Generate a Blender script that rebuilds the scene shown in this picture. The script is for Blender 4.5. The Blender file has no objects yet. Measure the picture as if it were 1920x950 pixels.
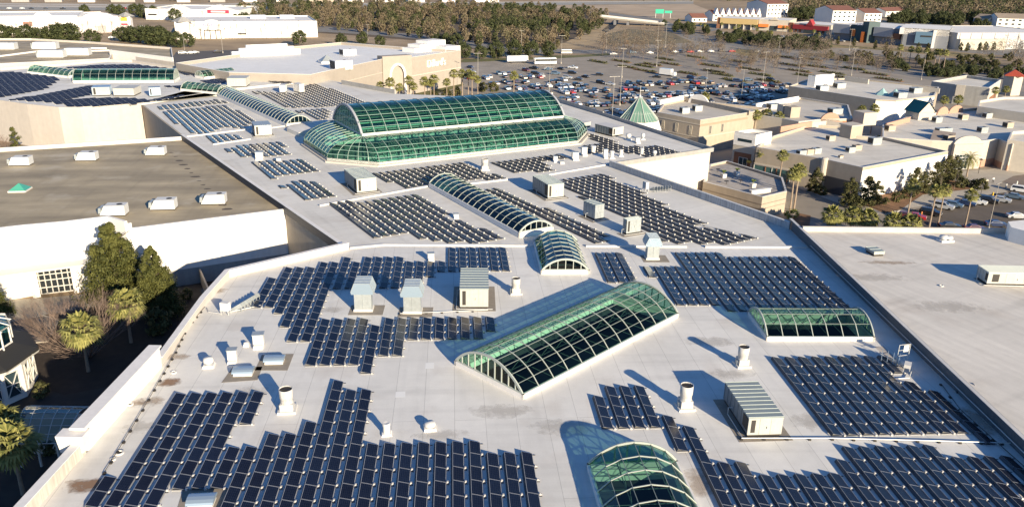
import bpy, math, random
from mathutils import Vector, Matrix
R_ = math.radians
random.seed(7)
SC = bpy.context.scene
COL = SC.collection
# ------------------------------------------------------------------ camera
FP, TH, RO, CZ = 1489.0, R_(20.16), R_(1.10), 54.5
_c, _s, _cr, _sr = math.cos(TH), math.sin(TH), math.cos(RO), math.sin(RO)
ROT = Matrix(((_cr, -_sr, 0), (_sr, _cr, 0), (0, 0, 1))) @ Matrix(((1, 0, 0), (0, -_s, -_c), (0, _c, -_s)))
def g(x, y, z=0.0):
    """point of the place at height z that the photograph shows at pixel x, y (1920 x 950)"""
    d = ROT.transposed() @ Vector(((x - 960) / FP, (y - 475) / FP, 1.0))
    t = (z - CZ) / d.z
    return Vector((d.x * t, d.y * t, z))
def proj(p):
    q = ROT @ (Vector(p) - Vector((0, 0, CZ)))
    return (960 + FP * q.x / q.z, 475 + FP * q.y / q.z, q.z)
cam = bpy.data.cameras.new('camera'); co = bpy.data.objects.new('camera', cam); COL.objects.link(co)
rt = ROT.transposed()
m3 = Matrix((rt.col[0], -rt.col[1], -rt.col[2])).transposed()
co.matrix_world = Matrix.Translation((0, 0, CZ)) @ m3.to_4x4()
cam.sensor_width = 36; cam.lens = FP / 1920 * 36; cam.clip_start = 0.5; cam.clip_end = 6000
SC.camera = co
# ------------------------------------------------------------------ light
SUN_EL, SUN_AZ = 16.8, -57.0
w = bpy.data.worlds.new('World'); SC.world = w; w.use_nodes = True
nt = w.node_tree; bg = nt.nodes['Background']
sky = nt.nodes.new('ShaderNodeTexSky'); sky.sky_type = 'NISHITA'; sky.sun_disc = False
sky.sun_elevation = R_(SUN_EL); sky.sun_rotation = R_(90 - SUN_AZ)
sky.air_density = 1.0; sky.dust_density = 0.3; sky.ozone_density = 7.5
nt.links.new(sky.outputs[0], bg.inputs[0]); bg.inputs[1].default_value = 0.085
sl = bpy.data.lights.new('sun', 'SUN'); sl.energy = 5.0; sl.angle = R_(0.53); sl.color = (1.0, 0.85, 0.62)
so = bpy.data.objects.new('sun', sl); COL.objects.link(so)
sd = Vector((math.cos(R_(SUN_AZ)) * math.cos(R_(SUN_EL)), math.sin(R_(SUN_AZ)) * math.cos(R_(SUN_EL)), math.sin(R_(SUN_EL))))
so.rotation_euler = sd.to_track_quat('Z', 'Y').to_euler(); so.location = (60, -90, 120)
vs = SC.view_settings; SC.display_settings.display_device = 'sRGB'
vs.view_transform = 'Standard'; vs.look = 'None'; vs.exposure = 0.95; vs.gamma = 1
SC.cycles.max_bounces = 8; SC.cycles.transparent_max_bounces = 24; SC.cycles.use_denoising = True
# ------------------------------------------------------------------ materials
MATS = {}
def mat(name, col, rough=0.8, metal=0.0, noise=None, spec=0.5, bump=None, streak=None):
    """noise=(scale, amount) mottles the colour; streak=(scale_xy, amount) makes vertical runs"""
    if name in MATS: return MATS[name]
    m = bpy.data.materials.new(name); m.use_nodes = True; MATS[name] = m
    n = m.node_tree.nodes; l = m.node_tree.links; b = n['Principled BSDF']
    b.inputs['Roughness'].default_value = rough; b.inputs['Metallic'].default_value = metal
    b.inputs['Specular IOR Level'].default_value = spec
    b.inputs['Base Color'].default_value = (*col, 1)
    out = None
    def layer(prev, sc3, amt, detail):
        tc = n.new('ShaderNodeTexCoord'); mp = n.new('ShaderNodeMapping'); nz = n.new('ShaderNodeTexNoise')
        geo = n.new('ShaderNodeNewGeometry'); l.new(geo.outputs['Position'], mp.inputs[0])
        mp.inputs['Scale'].default_value = sc3; nz.inputs['Scale'].default_value = 1; nz.inputs['Detail'].default_value = detail
        l.new(mp.outputs[0], nz.inputs[0])
        mr = n.new('ShaderNodeMapRange'); mr.inputs[1].default_value = .3; mr.inputs[2].default_value = .7
        mr.inputs[3].default_value = 1 - amt; mr.inputs[4].default_value = 1 + amt * .6
        l.new(nz.outputs[0], mr.inputs[0])
        mx = n.new('ShaderNodeMix'); mx.data_type = 'RGBA'; mx.blend_type = 'MULTIPLY'; mx.inputs[0].default_value = 1
        if prev is None: mx.inputs[6].default_value = (*col, 1)
        else: l.new(prev, mx.inputs[6])
        l.new(mr.outputs[0], mx.inputs[7]); return mx.outputs[2]
    if noise:
        out = layer(out, (noise[0],) * 3, noise[1], 6)
        out = layer(out, (noise[0] * .13,) * 3, noise[1] * .7, 3)
    if streak: out = layer(out, (streak[0], streak[0], streak[0] * .06), streak[1], 4)
    if out is not None: l.new(out, b.inputs['Base Color'])
    if bump:
        nz = n.new('ShaderNodeTexNoise'); nz.inputs['Scale'].default_value = bump[0]; nz.inputs['Detail'].default_value = 6
        geo = n.new('ShaderNodeNewGeometry'); l.new(geo.outputs['Position'], nz.inputs['Vector'])
        bp = n.new('ShaderNodeBump'); bp.inputs['Strength'].default_value = bump[1]; bp.inputs['Distance'].default_value = .1
        l.new(nz.outputs[0], bp.inputs['Height']); l.new(bp.outputs[0], b.inputs['Normal'])
    return m
def roof_mat(name, col, ang, w_, l_, seam=0.78, stain=0.1, stain_col=(.30, .22, .15), streaky=None):
    """membrane sheets with lapped seams, laid at an angle, with ponding dirt"""
    if name in MATS: return MATS[name]
    m = bpy.data.materials.new(name); m.use_nodes = True; MATS[name] = m
    n = m.node_tree.nodes; l = m.node_tree.links; b = n['Principled BSDF']; b.inputs['Roughness'].default_value = .75
    geo = n.new('ShaderNodeNewGeometry'); mp = n.new('ShaderNodeMapping'); mp.inputs['Rotation'].default_value = (0, 0, -R_(ang))
    l.new(geo.outputs['Position'], mp.inputs[0])
    br = n.new('ShaderNodeTexBrick'); br.inputs['Color1'].default_value = (*col, 1)
    br.inputs['Color2'].default_value = (*[c * .955 for c in col], 1); br.inputs['Mortar'].default_value = (*[c * seam for c in col], 1)
    br.inputs['Scale'].default_value = 1; br.inputs['Brick Width'].default_value = l_; br.inputs['Row Height'].default_value = w_
    br.inputs['Mortar Size'].default_value = .035; br.inputs['Mortar Smooth'].default_value = .6; br.offset = .37
    l.new(mp.outputs[0], br.inputs[0])
    cur = br.outputs[0]
    def mul(cur, scale3, lo, hi, a, bb, detail=5, rot=None):
        nz = n.new('ShaderNodeTexNoise'); nz.inputs['Scale'].default_value = 1; nz.inputs['Detail'].default_value = detail
        m2 = n.new('ShaderNodeMapping'); m2.inputs['Scale'].default_value = scale3
        l.new(mp.outputs[0], m2.inputs[0]); l.new(m2.outputs[0], nz.inputs[0])
        mr = n.new('ShaderNodeMapRange'); mr.inputs[1].default_value = lo; mr.inputs[2].default_value = hi
        mr.inputs[3].default_value = a; mr.inputs[4].default_value = bb; l.new(nz.outputs[0], mr.inputs[0])
        return mr.outputs[0]
    for sc3, lo, hi, a, bb in (((.09,) * 3, .35, .7, .93, 1.04), ((.9,) * 3, .3, .7, .965, 1.03), ((6, 6, 6), .3, .7, .97, 1.02)):
        f = mul(cur, sc3, lo, hi, a, bb)
        mx = n.new('ShaderNodeMix'); mx.data_type = 'RGBA'; mx.blend_type = 'MULTIPLY'; mx.inputs[0].default_value = 1
        l.new(cur, mx.inputs[6]); l.new(f, mx.inputs[7]); cur = mx.outputs[2]
    if streaky:
        f = mul(cur, streaky[0], .35, .7, 1 - streaky[1], 1 + streaky[1] * .5)
        mx = n.new('ShaderNodeMix'); mx.data_type = 'RGBA'; mx.blend_type = 'MULTIPLY'; mx.inputs[0].default_value = 1
        l.new(cur, mx.inputs[6]); l.new(f, mx.inputs[7]); cur = mx.outputs[2]
    for sc3, a_ in (((.55, .05, 1), .12), ((.05, .7, 1), .07)):
        f = mul(cur, sc3, .52, .72, 1.0, 1 - a_, 6)
        mx = n.new('ShaderNodeMix'); mx.data_type = 'RGBA'; mx.blend_type = 'MULTIPLY'; mx.inputs[0].default_value = 1
        l.new(cur, mx.inputs[6]); l.new(f, mx.inputs[7]); cur = mx.outputs[2]
    f = mul(cur, (.16,) * 3, .57, .76, 0, stain, 9)
    mx = n.new('ShaderNodeMix'); mx.data_type = 'RGBA'; l.new(f, mx.inputs[0]); l.new(cur, mx.inputs[6]); mx.inputs[7].default_value = (*stain_col, 1)
    cur = mx.outputs[2]
    l.new(cur, b.inputs['Base Color'])
    return m
def glass_mat(name, tint, gloss=.35, rough=.02, base=.0):
    """tinted architectural glass: a coloured see-through sheet with a mirror coat by angle"""
    if name in MATS: return MATS[name]
    m = bpy.data.materials.new(name); m.use_nodes = True; MATS[name] = m
    n = m.node_tree.nodes; l = m.node_tree.links; n.remove(n['Principled BSDF'])
    tr = n.new('ShaderNodeBsdfTransparent'); tr.inputs[0].default_value = (*tint, 1)
    gl = n.new('ShaderNodeBsdfGlossy'); gl.inputs['Roughness'].default_value = rough; gl.inputs[0].default_value = (.9, .97, .95, 1)
    fr = n.new('ShaderNodeFresnel'); fr.inputs[0].default_value = 1.55
    mm = n.new('ShaderNodeMath'); mm.operation = 'MULTIPLY_ADD'; l.new(fr.outputs[0], mm.inputs[0])
    mm.inputs[1].default_value = gloss; mm.inputs[2].default_value = base
    mx = n.new('ShaderNodeMixShader'); l.new(mm.outputs[0], mx.inputs[0]); l.new(tr.outputs[0], mx.inputs[1]); l.new(gl.outputs[0], mx.inputs[2])
    l.new(mx.outputs[0], n['Material Output'].inputs[0]); return m
# ------------------------------------------------------------------ building blocks
class MB:
    def __init__(s): s.v = []; s.f = []; s.m = []
    def poly(s, pts, mi=0):
        k = len(s.v); s.v += [tuple(p) for p in pts]; s.f.append(tuple(range(k, k + len(pts)))); s.m.append(mi)
    def hexa(s, a, b, mi=0, top=True, bot=True):
        """a, b: lower and upper rings of equal length"""
        n = len(a); k = len(s.v); s.v += [tuple(p) for p in a] + [tuple(p) for p in b]
        for i in range(n):
            j = (i + 1) % n; s.f.append((k + i, k + j, k + n + j, k + n + i)); s.m.append(mi)
        if bot: s.f.append(tuple(k + i for i in reversed(range(n)))); s.m.append(mi)
        if top: s.f.append(tuple(k + n + i for i in range(n))); s.m.append(mi)
    def prism(s, pts, z0, z1, mi=0, top=True, bot=False):
        s.hexa([(p[0], p[1], z0) for p in pts], [(p[0], p[1], z1) for p in pts], mi, top, bot)
    def box(s, cx, cy, z0, sx, sy, sz, rz=0.0, mi=0, taper=1.0):
        c, q = math.cos(rz), math.sin(rz)
        def ring(k): return [(cx + (x * c - y * q) * k, cy + (x * q + y * c) * k) for x, y in ((-sx / 2, -sy / 2), (sx / 2, -sy / 2), (sx / 2, sy / 2), (-sx / 2, sy / 2))]
        s.hexa([(*p, z0) for p in ring(1)], [(*p, z0 + sz) for p in ring(taper)], mi)
    def bar(s, p, q, w, h, mi=0, up=(0, 0, 1)):
        p, q = Vector(p), Vector(q); d = (q - p)
        if d.length < 1e-6: return
        d.normalize(); u = Vector(up)
        if abs(d.dot(u)) > .98: u = Vector((1, 0, 0))
        a = d.cross(u).normalized() * w / 2; b = a.cross(d).normalized() * h / 2
        r = lambda o: [o - a - b, o + a - b, o + a + b, o - a + b]
        s.hexa(r(p), r(q), mi)
    def tube(s, path, r, n=8, mi=0, cap=True):
        rings = []; path = [Vector(p) for p in path]
        for i, p in enumerate(path):
            d = (path[min(i + 1, len(path) - 1)] - path[max(i - 1, 0)]).normalized()
            u = Vector((0, 0, 1)) if abs(d.z) < .95 else Vector((1, 0, 0))
            a = d.cross(u).normalized(); b = a.cross(d)
            rr = r[i] if isinstance(r, (list, tuple)) else r
            k = len(s.v); rings.append(k)
            for j in range(n):
                t = 2 * math.pi * j / n; s.v.append(tuple(p + a * (math.cos(t) * rr) + b * (math.sin(t) * rr)))
        for k0, k1 in zip(rings, rings[1:]):
            for j in range(n):
                q = (j + 1) % n; s.f.append((k0 + j, k0 + q, k1 + q, k1 + j)); s.m.append(mi)
        if cap:
            s.f.append(tuple(reversed(range(rings[0], rings[0] + n)))); s.m.append(mi)
            s.f.append(tuple(range(rings[-1], rings[-1] + n))); s.m.append(mi)
    def lathe(s, prof, n=20, cx=0, cy=0, mi=0):
        s.tubeless = True; rings = []
        for r, z in prof:
            k = len(s.v); rings.append(k)
            for j in range(n):
                t = 2 * math.pi * j / n; s.v.append((cx + math.cos(t) * r, cy + math.sin(t) * r, z))
        for k0, k1 in zip(rings, rings[1:]):
            for j in range(n):
                q = (j + 1) % n; s.f.append((k0 + j, k0 + q, k1 + q, k1 + j)); s.m.append(mi)
    def build(s, name, mats, parent=None, world=False, smooth=False):
        if not isinstance(mats, (list, tuple)): mats = [mats]
        v = s.v
        if parent is not None and world:
            chain = []; p = parent
            while p is not None: chain.append(p); p = p.parent
            M = Matrix.Identity(4)
            for p in reversed(chain): M = M @ (Matrix.Translation(p.location) @ p.rotation_euler.to_matrix().to_4x4())
            M.invert(); v = [tuple(M @ Vector(q)) for q in v]
        me = bpy.data.meshes.new(name); me.from_pydata(v, [], s.f); 
        for m in mats: me.materials.append(m)
        if len(mats) > 1: me.polygons.foreach_set('material_index', s.m)
        if smooth: me.polygons.foreach_set('use_smooth', [True] * len(s.f))
        me.update(); o = bpy.data.objects.new(name, me); COL.objects.link(o)
        if parent is not None: o.parent = parent
        return o
def tag(o, label=None, cat=None, group=None, kind=None):
    if label: o['label'] = label
    if cat: o['category'] = cat
    if group: o['group'] = group
    if kind: o['kind'] = kind
    return o
def thing(name, label, cat, loc=(0, 0, 0), rz=0.0, group=None):
    o = bpy.data.objects.new(name, None); COL.objects.link(o); o.empty_display_size = .1
    o.location = loc; o.rotation_euler = (0, 0, rz); return tag(o, label, cat, group)
def copy_thing(o, loc, rz=None, label=None, group=None, scale=None, parent=None, top=True):
    c = o.copy(); COL.objects.link(c)
    if top:
        c.location = loc
        if rz is not None: c.rotation_euler = (0, 0, rz)
        if scale: c.scale = (scale,) * 3 if not isinstance(scale, tuple) else scale
        if label: c['label'] = label
        if group: c['group'] = group
    else: c.parent = parent
    for ch in [x for x in COL.objects if x.parent == o]: copy_thing(ch, None, parent=c, top=False)
    return c
KIDS = {}
def kids(o): return [x for x in COL.objects if x.parent == o]
def sheet(name, outer, holes, z, m, parent=None, world=True):
    """flat surface with openings cut out of it"""
    import bmesh
    bm = bmesh.new(); ed = []
    for loop in [outer] + holes:
        vv = [bm.verts.new((p[0], p[1], z)) for p in loop]
        ed += [bm.edges.new((vv[i], vv[(i + 1) % len(vv)])) for i in range(len(vv))]
    bmesh.ops.triangle_fill(bm, edges=ed, use_beauty=True, use_dissolve=False)
    for f in bm.faces:
        if f.normal.z < 0: f.normal_flip()
    b = MB(); bm.verts.index_update()
    b.v = [tuple(v.co) for v in bm.verts]; b.f = [tuple(v.index for v in f.verts) for f in bm.faces]; b.m = [0] * len(b.f); bm.free()
    return b.build(name, m, parent, world)
def pol(o, d, a):
    a = R_(a); return (o[0] + d * math.cos(a), o[1] + d * math.sin(a))
def wall_run(b, pts, z0, z1, t, mi=0, closed=False):
    """a wall of thickness t along pts; the thickness lies to the left of the run"""
    n = len(pts); segs = n if closed else n - 1
    nor = []
    for i in range(segs):
        p, q = Vector(pts[i][:2]), Vector(pts[(i + 1) % n][:2]); d = (q - p).normalized(); nor.append(Vector((-d.y, d.x)))
    off = []
    for i in range(n):
        a = nor[(i - 1) % segs] if (closed or i > 0) else nor[0]; c = nor[i % segs] if (closed or i < segs) else nor[-1]
        m = (a + c); m = m / max(m.dot(c), .3) if m.length > 1e-6 else c
        m = m * t if abs(m.length) < 3 else c * t
        off.append((pts[i][0] + m.x, pts[i][1] + m.y))
    for i in range(segs):
        j = (i + 1) % n
        b.prism([pts[i], pts[j], off[j], off[i]], z0, z1, mi, True, True)
# palette
M_ROOF = roof_mat('white_membrane', (.71, .69, .64), 94.5, 3.05, 34, .68, .28)
M_ROOFM = roof_mat('white_membrane_weathered', (.69, .665, .605), 31.5, 3.05, 30, .74, .26)
M_ROOFR = roof_mat('white_membrane_plain', (.69, .645, .57), -62, 6.5, 60, .86, .22, streaky=((.05, .9, 1), .08))
M_TAN = roof_mat('gravelly_tan_roof', (.42, .345, .225), 8, 14, 70, .97, .8, (.50, .44, .34), streaky=((.05, .16, 1), .34))
M_WHITE = mat('white_wall', (.80, .77, .72), .7, noise=(1.5, .04), streak=(1.2, .05))
M_CREAM = mat('cream_wall', (.52, .47, .41), .8, noise=(.8, .05), streak=(.8, .05))
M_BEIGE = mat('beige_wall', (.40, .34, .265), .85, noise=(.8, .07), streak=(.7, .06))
M_TRIM = mat('white_trim', (.60, .585, .55), .5, noise=(2, .03))
M_COPING = mat('grey_coping', (.56, .54, .51), .6, noise=(1.2, .08))
M_CURBMEM = mat('white_membrane_curb', (.74, .71, .67), .7, noise=(2, .06))
M_DARK = mat('dark_interior', (.020, .024, .034), .7)
M_GREYW = mat('grey_wall', (.34, .33, .31), .8, noise=(1, .1), streak=(1, .12))  # plain grey for walls, parapets and caps
# ------------------------------------------------------------------ skylights
M_GGREEN = glass_mat('green_glass', (.47, .69, .61), .6)
M_GGREEN2 = glass_mat('green_atrium_glass', (.33, .56, .50), .8)
M_GBLUE = glass_mat('blue_green_glass', (.28, .52, .54), .85)
M_FRAMEW = mat('white_frame', (.38, .41, .37), .4, noise=(3, .03))
M_FRAMEG = mat('pale_green_frame', (.30, .48, .39), .4, noise=(3, .05))
M_PURL = mat('grey_green_purlin', (.19, .22, .20), .4)
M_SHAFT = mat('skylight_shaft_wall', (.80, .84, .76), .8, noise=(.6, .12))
M_SHAFT_DARK = mat('skylight_shaft_dark', (.03, .033, .045), .8)  # dark tone that also carries the shade on the lower shaft walls
HOLES = {'N': [], 'M': [], 'F': []}
def vault(label, base, rz, W, L, rise, bays, panes, roof, curb=.6, z=12.0, frame=M_FRAMEW, glass=M_GGREEN, ends=('v', 'v'), ml=7, rib=.085, shaft=5.0, group=None, fan=True):
    """barrel vaulted skylight. local x = across, local y = along from the near end; origin at the middle of the near end"""
    t = thing('barrel_skylight', label, 'skylight', (base[0], base[1], z), rz, group)
    c = MB(); o = .18
    for a, q in (((-W / 2 - o, -o), (W / 2 + o, -o)), ((W / 2 + o, -o), (W / 2 + o, L + o)), ((W / 2 + o, L + o), (-W / 2 - o, L + o)), ((-W / 2 - o, L + o), (-W / 2 - o, -o))):
        wall_run(c, [a, q], -.02, curb, .3)
    c.build('curb', M_CURBMEM if frame is M_FRAMEW else M_CURBMEM, t)
    # arc: circle through the springings with the given rise
    Rr = (W * W / 4 + rise * rise) / (2 * rise); a0 = math.asin(min(1, W / 2 / Rr))
    if rise > W / 2: a0 = math.pi - a0
    def arc(k, n=panes, off=0.0):
        a = -a0 + 2 * a0 * k / n
        return ((Rr + off) * math.sin(a), curb + rise - Rr + (Rr + off) * math.cos(a))
    gb = MB(); ins = [0.0, 0.0]
    if ends[0] == 'hip': ins[0] = min(2.2, L * .2)
    if ends[1] == 'hip': ins[1] = min(2.2, L * .2)
    for k in range(panes):
        (x0, z0), (x1, z1) = arc(k), arc(k + 1)
        for j in range(bays):
            y0, y1 = L * j / bays, L * (j + 1) / bays
            gb.poly([(x0, y0, z0), (x1, y0, z1), (x1, y1, z1), (x0, y1, z0)])
    gb.build('glass', glass, t)
    for y, flip in ((0.02, 0), (L - .02, 1)):
        eg = MB()
        pts = [(arc(k)[0], y, arc(k)[1]) for k in range(panes + 1)]
        eg.poly(pts if flip else pts[::-1]); eg.build('end_glass', glass, t)
    # ribs: one mesh, copied along
    def ribmesh(w, h, off=.04):
        r = MB()
        for k in range(panes):
            (x0, z0), (x1, z1) = arc(k, off=off), arc(k + 1, off=off)
            r.bar((x0, 0, z0), (x1, 0, z1), w, h, up=(-(z1 - z0), 0, x1 - x0))
        return r
    first = None
    for j in range(bays + 1):
        if first is None: first = ribmesh(rib, rib).build('rib', frame, t); first.location = (0, 0, 0); continue
        r = first.copy(); COL.objects.link(r); r.parent = t; r.location = (0, L * j / bays, 0)
    pu = MB()
    for k in range(panes + 1):
        x, zz = arc(k, off=.03)
        if k in (0, panes): continue
        pu.bar((x, 0, zz), (x, L, zz), .055, .055)
    pu.build('purlins', M_PURL, t)
    for y in (-.06, L + .06):
        e = MB()
        n = panes * 2
        for k in range(n):
            (x0, z0), (x1, z1) = arc(k, n, .0), arc(k + 1, n, .0)
            e.bar((x0, y, z0), (x1, y, z1), .14, .28, up=(-(z1 - z0), 0, x1 - x0))
        e.bar((-W / 2, y, curb + .08), (W / 2, y, curb + .08), .14, .16)
        for i in range(1, ml + 1):
            x = -W / 2 + W * i / (ml + 1); zz = curb + rise - Rr + math.sqrt(max(0, Rr * Rr - x * x))
            e.bar((x, y, curb), (x, y, zz), .11, .11)
        e.build('end_frame', frame, t)
    if W > 6.6:   # slender trusses inside, seen through the glass
        tr = MB(); nn = bays * 2
        for x in (-W * .22, W * .22):
            zz = curb + rise - Rr + math.sqrt(Rr * Rr - x * x) - .12; zl = zz - .75
            tr.bar((x, .2, zl), (x, L - .2, zl), .07, .07)
            for k in range(nn):
                y0, y1 = L * k / nn, L * (k + 1) / nn; tr.bar((x, y0, zl if k % 2 else zz), (x, y1, zz if k % 2 else zl), .05, .05)
        for k in range(1, bays): tr.bar((-W / 2 + .3, L * k / bays, curb + .1), (W / 2 - .3, L * k / bays, curb + .1), .05, .05)
        tr.build('trusses', M_PURL, t)
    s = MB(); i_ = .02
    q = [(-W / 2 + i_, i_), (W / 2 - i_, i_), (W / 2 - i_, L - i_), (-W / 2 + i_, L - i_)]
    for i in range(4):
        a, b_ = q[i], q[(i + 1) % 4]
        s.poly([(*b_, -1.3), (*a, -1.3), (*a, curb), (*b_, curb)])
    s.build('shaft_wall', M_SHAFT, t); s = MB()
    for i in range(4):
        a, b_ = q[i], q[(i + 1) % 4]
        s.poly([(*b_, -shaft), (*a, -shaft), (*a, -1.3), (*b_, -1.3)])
    s.build('lower_shaft_shade', M_SHAFT_DARK, t)  # walls below the sunlit band: their shade is put into the colour
    s = MB(); s.poly([(*p, -shaft + .01) for p in q]); s.build('shaft_floor', M_SHAFT_DARK, t)
    cc, ss = math.cos(rz), math.sin(rz)
    HOLES[roof].append([(base[0] + x * cc - y * ss, base[1] + x * ss + y * cc) for x, y in q])
    return t
def mid(a, b): return ((a[0] + b[0]) / 2, (a[1] + b[1]) / 2)
# big vault set askew on the near roof
Bc = (1.4, 72.2); Ac = pol(Bc, 10.2, 136.5)
vault('large green glass barrel vault set askew in the middle of the near roof', mid(Ac, Bc), R_(46.5 - 90), 10.2, 29.0, 2.5, 12, 10, 'N', .55, ml=9)
# short vault by the right hand wall: axis across the view
vault('green glass barrel vault with seven bays below the large right panel array', (44.0, 91.1), R_(92), 7.3, 13.0, 1.7, 7, 5, 'N', .55, ml=6)
vault('short blue green vault with white arched end straddling the low white ridge', (7.8, 107.6), R_(3.5), 6.8, 12.9, 1.7, 7, 6, 'N', .6, ml=5, glass=M_GBLUE)
vault('green glass vault cut off by the lower edge of the photo', pol(mid(g(1117, 866, 12.6), g(1250, 866, 12.6)), 14.0, -84), R_(5.5), 7.9, 14.0, 2.0, 7, 6, 'N', .6, ml=6)
vault('long narrow blue green vault on the middle roof with white arched near end', (3.9, 125.1), R_(31.0), 6.5, 34.5, 1.5, 17, 6, 'M', .9, ml=5, rib=.07, glass=M_GBLUE)
# ------------------------------------------------------------------ the mall: near wing
Nout = [(-38.3, 22), (48.0, 22), (48.0, 120.8), (14.0, 119.6), (-20.3, 118.2), (-25.4, 116.2), (-39.8, 103.7), (-39.6, 94.4), (-38.3, 77.5)]
near = thing('mall_wing', 'near wing of the mall with pale membrane roof carrying the largest panel arrays', 'building', (0, 80, 0))
sheet('roof', Nout, HOLES['N'], 12.0, M_ROOF, near)
b = MB()   # walls under the roof, round the court side
out = [(-40.2, 22), (-40.2, 79), (-40.6, 94.4), (-40.6, 104.2), (-25.9, 117.0)]
wall_run(b, [out[0], out[1], out[2], out[3], out[4]][::-1], 0, 11.9, .5)
wall_run(b, [(-40.2, 22), (48, 22)], 0, 11.9, .3)
b.build('wall', M_BEIGE, near, True)
b = MB()
wall_run(b, [(-38.3, 22), (-38.3, 61.2)], 11.9, 13.25, .75); b.build('ribbed_parapet', mat('ribbed_cream', (.60, .53, .45), .7, noise=(2, .05), streak=(5, .2)), near, True)
b = MB(); wall_run(b, [(-38.3, 77.4), (-39.6, 94.4), (-39.75, 103.7), (-25.4, 116.2)], 11.9, 13.0, .65)
b.build('parapet', mat('warm_parapet', (.60, .54, .47), .8, noise=(1, .06)), near, True)
b = MB(); wall_run(b, [(-38.25, 61.6), (-38.25, 77.5)], 11.9, 14.3, 1.0); b.build('raised_parapet', M_WHITE, near, True)
b = MB(); wall_run(b, [(-38.15, 61.3), (-38.15, 77.8)], 14.3, 14.5, 1.35); b.box(-39.2, 61.2, 12.4, 2.1, 1.2, 1.7, 0, 0, 1.15)
wall_run(b, [(-38.25, 22), (-38.25, 61.0)], 13.25, 13.33, .85); wall_run(b, [(-38.2, 77.8), (-39.55, 94.4), (-39.7, 103.7), (-25.3, 116.15)], 13.0, 13.08, .75)
b.build('coping', M_CURBMEM, near, True)
for q_ in ([(-25.3, 116.3), (-20.2, 118.1), (4.0, 119.0)], [(11.8, 119.3), (28.0, 120.0)], [(31.0, 120.1), (47.6, 120.8)]):
    b = MB(); wall_run(b, q_, 11.95, 12.28, .55); b.build('expansion_ridge', M_TRIM, near, True)
# ------------------------------------------------------------------ middle wing
e1 = Vector((math.cos(R_(31)), math.sin(R_(31)))); e2 = Vector((-e1.y, e1.x))
P_ = lambda x, y, z=12: tuple(g(x, y, z)[:2])
Mout = [(-25.4, 116.2), (-20.3, 118.2), (14.0, 119.6), (48.0, 120.8), (47.9, 130.4), (21.6, 173.3), (48.1, 190.8), P_(1040, 188), P_(742, 176), P_(600, 146), P_(264, 193), (-82.8, 196.5)]
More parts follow.
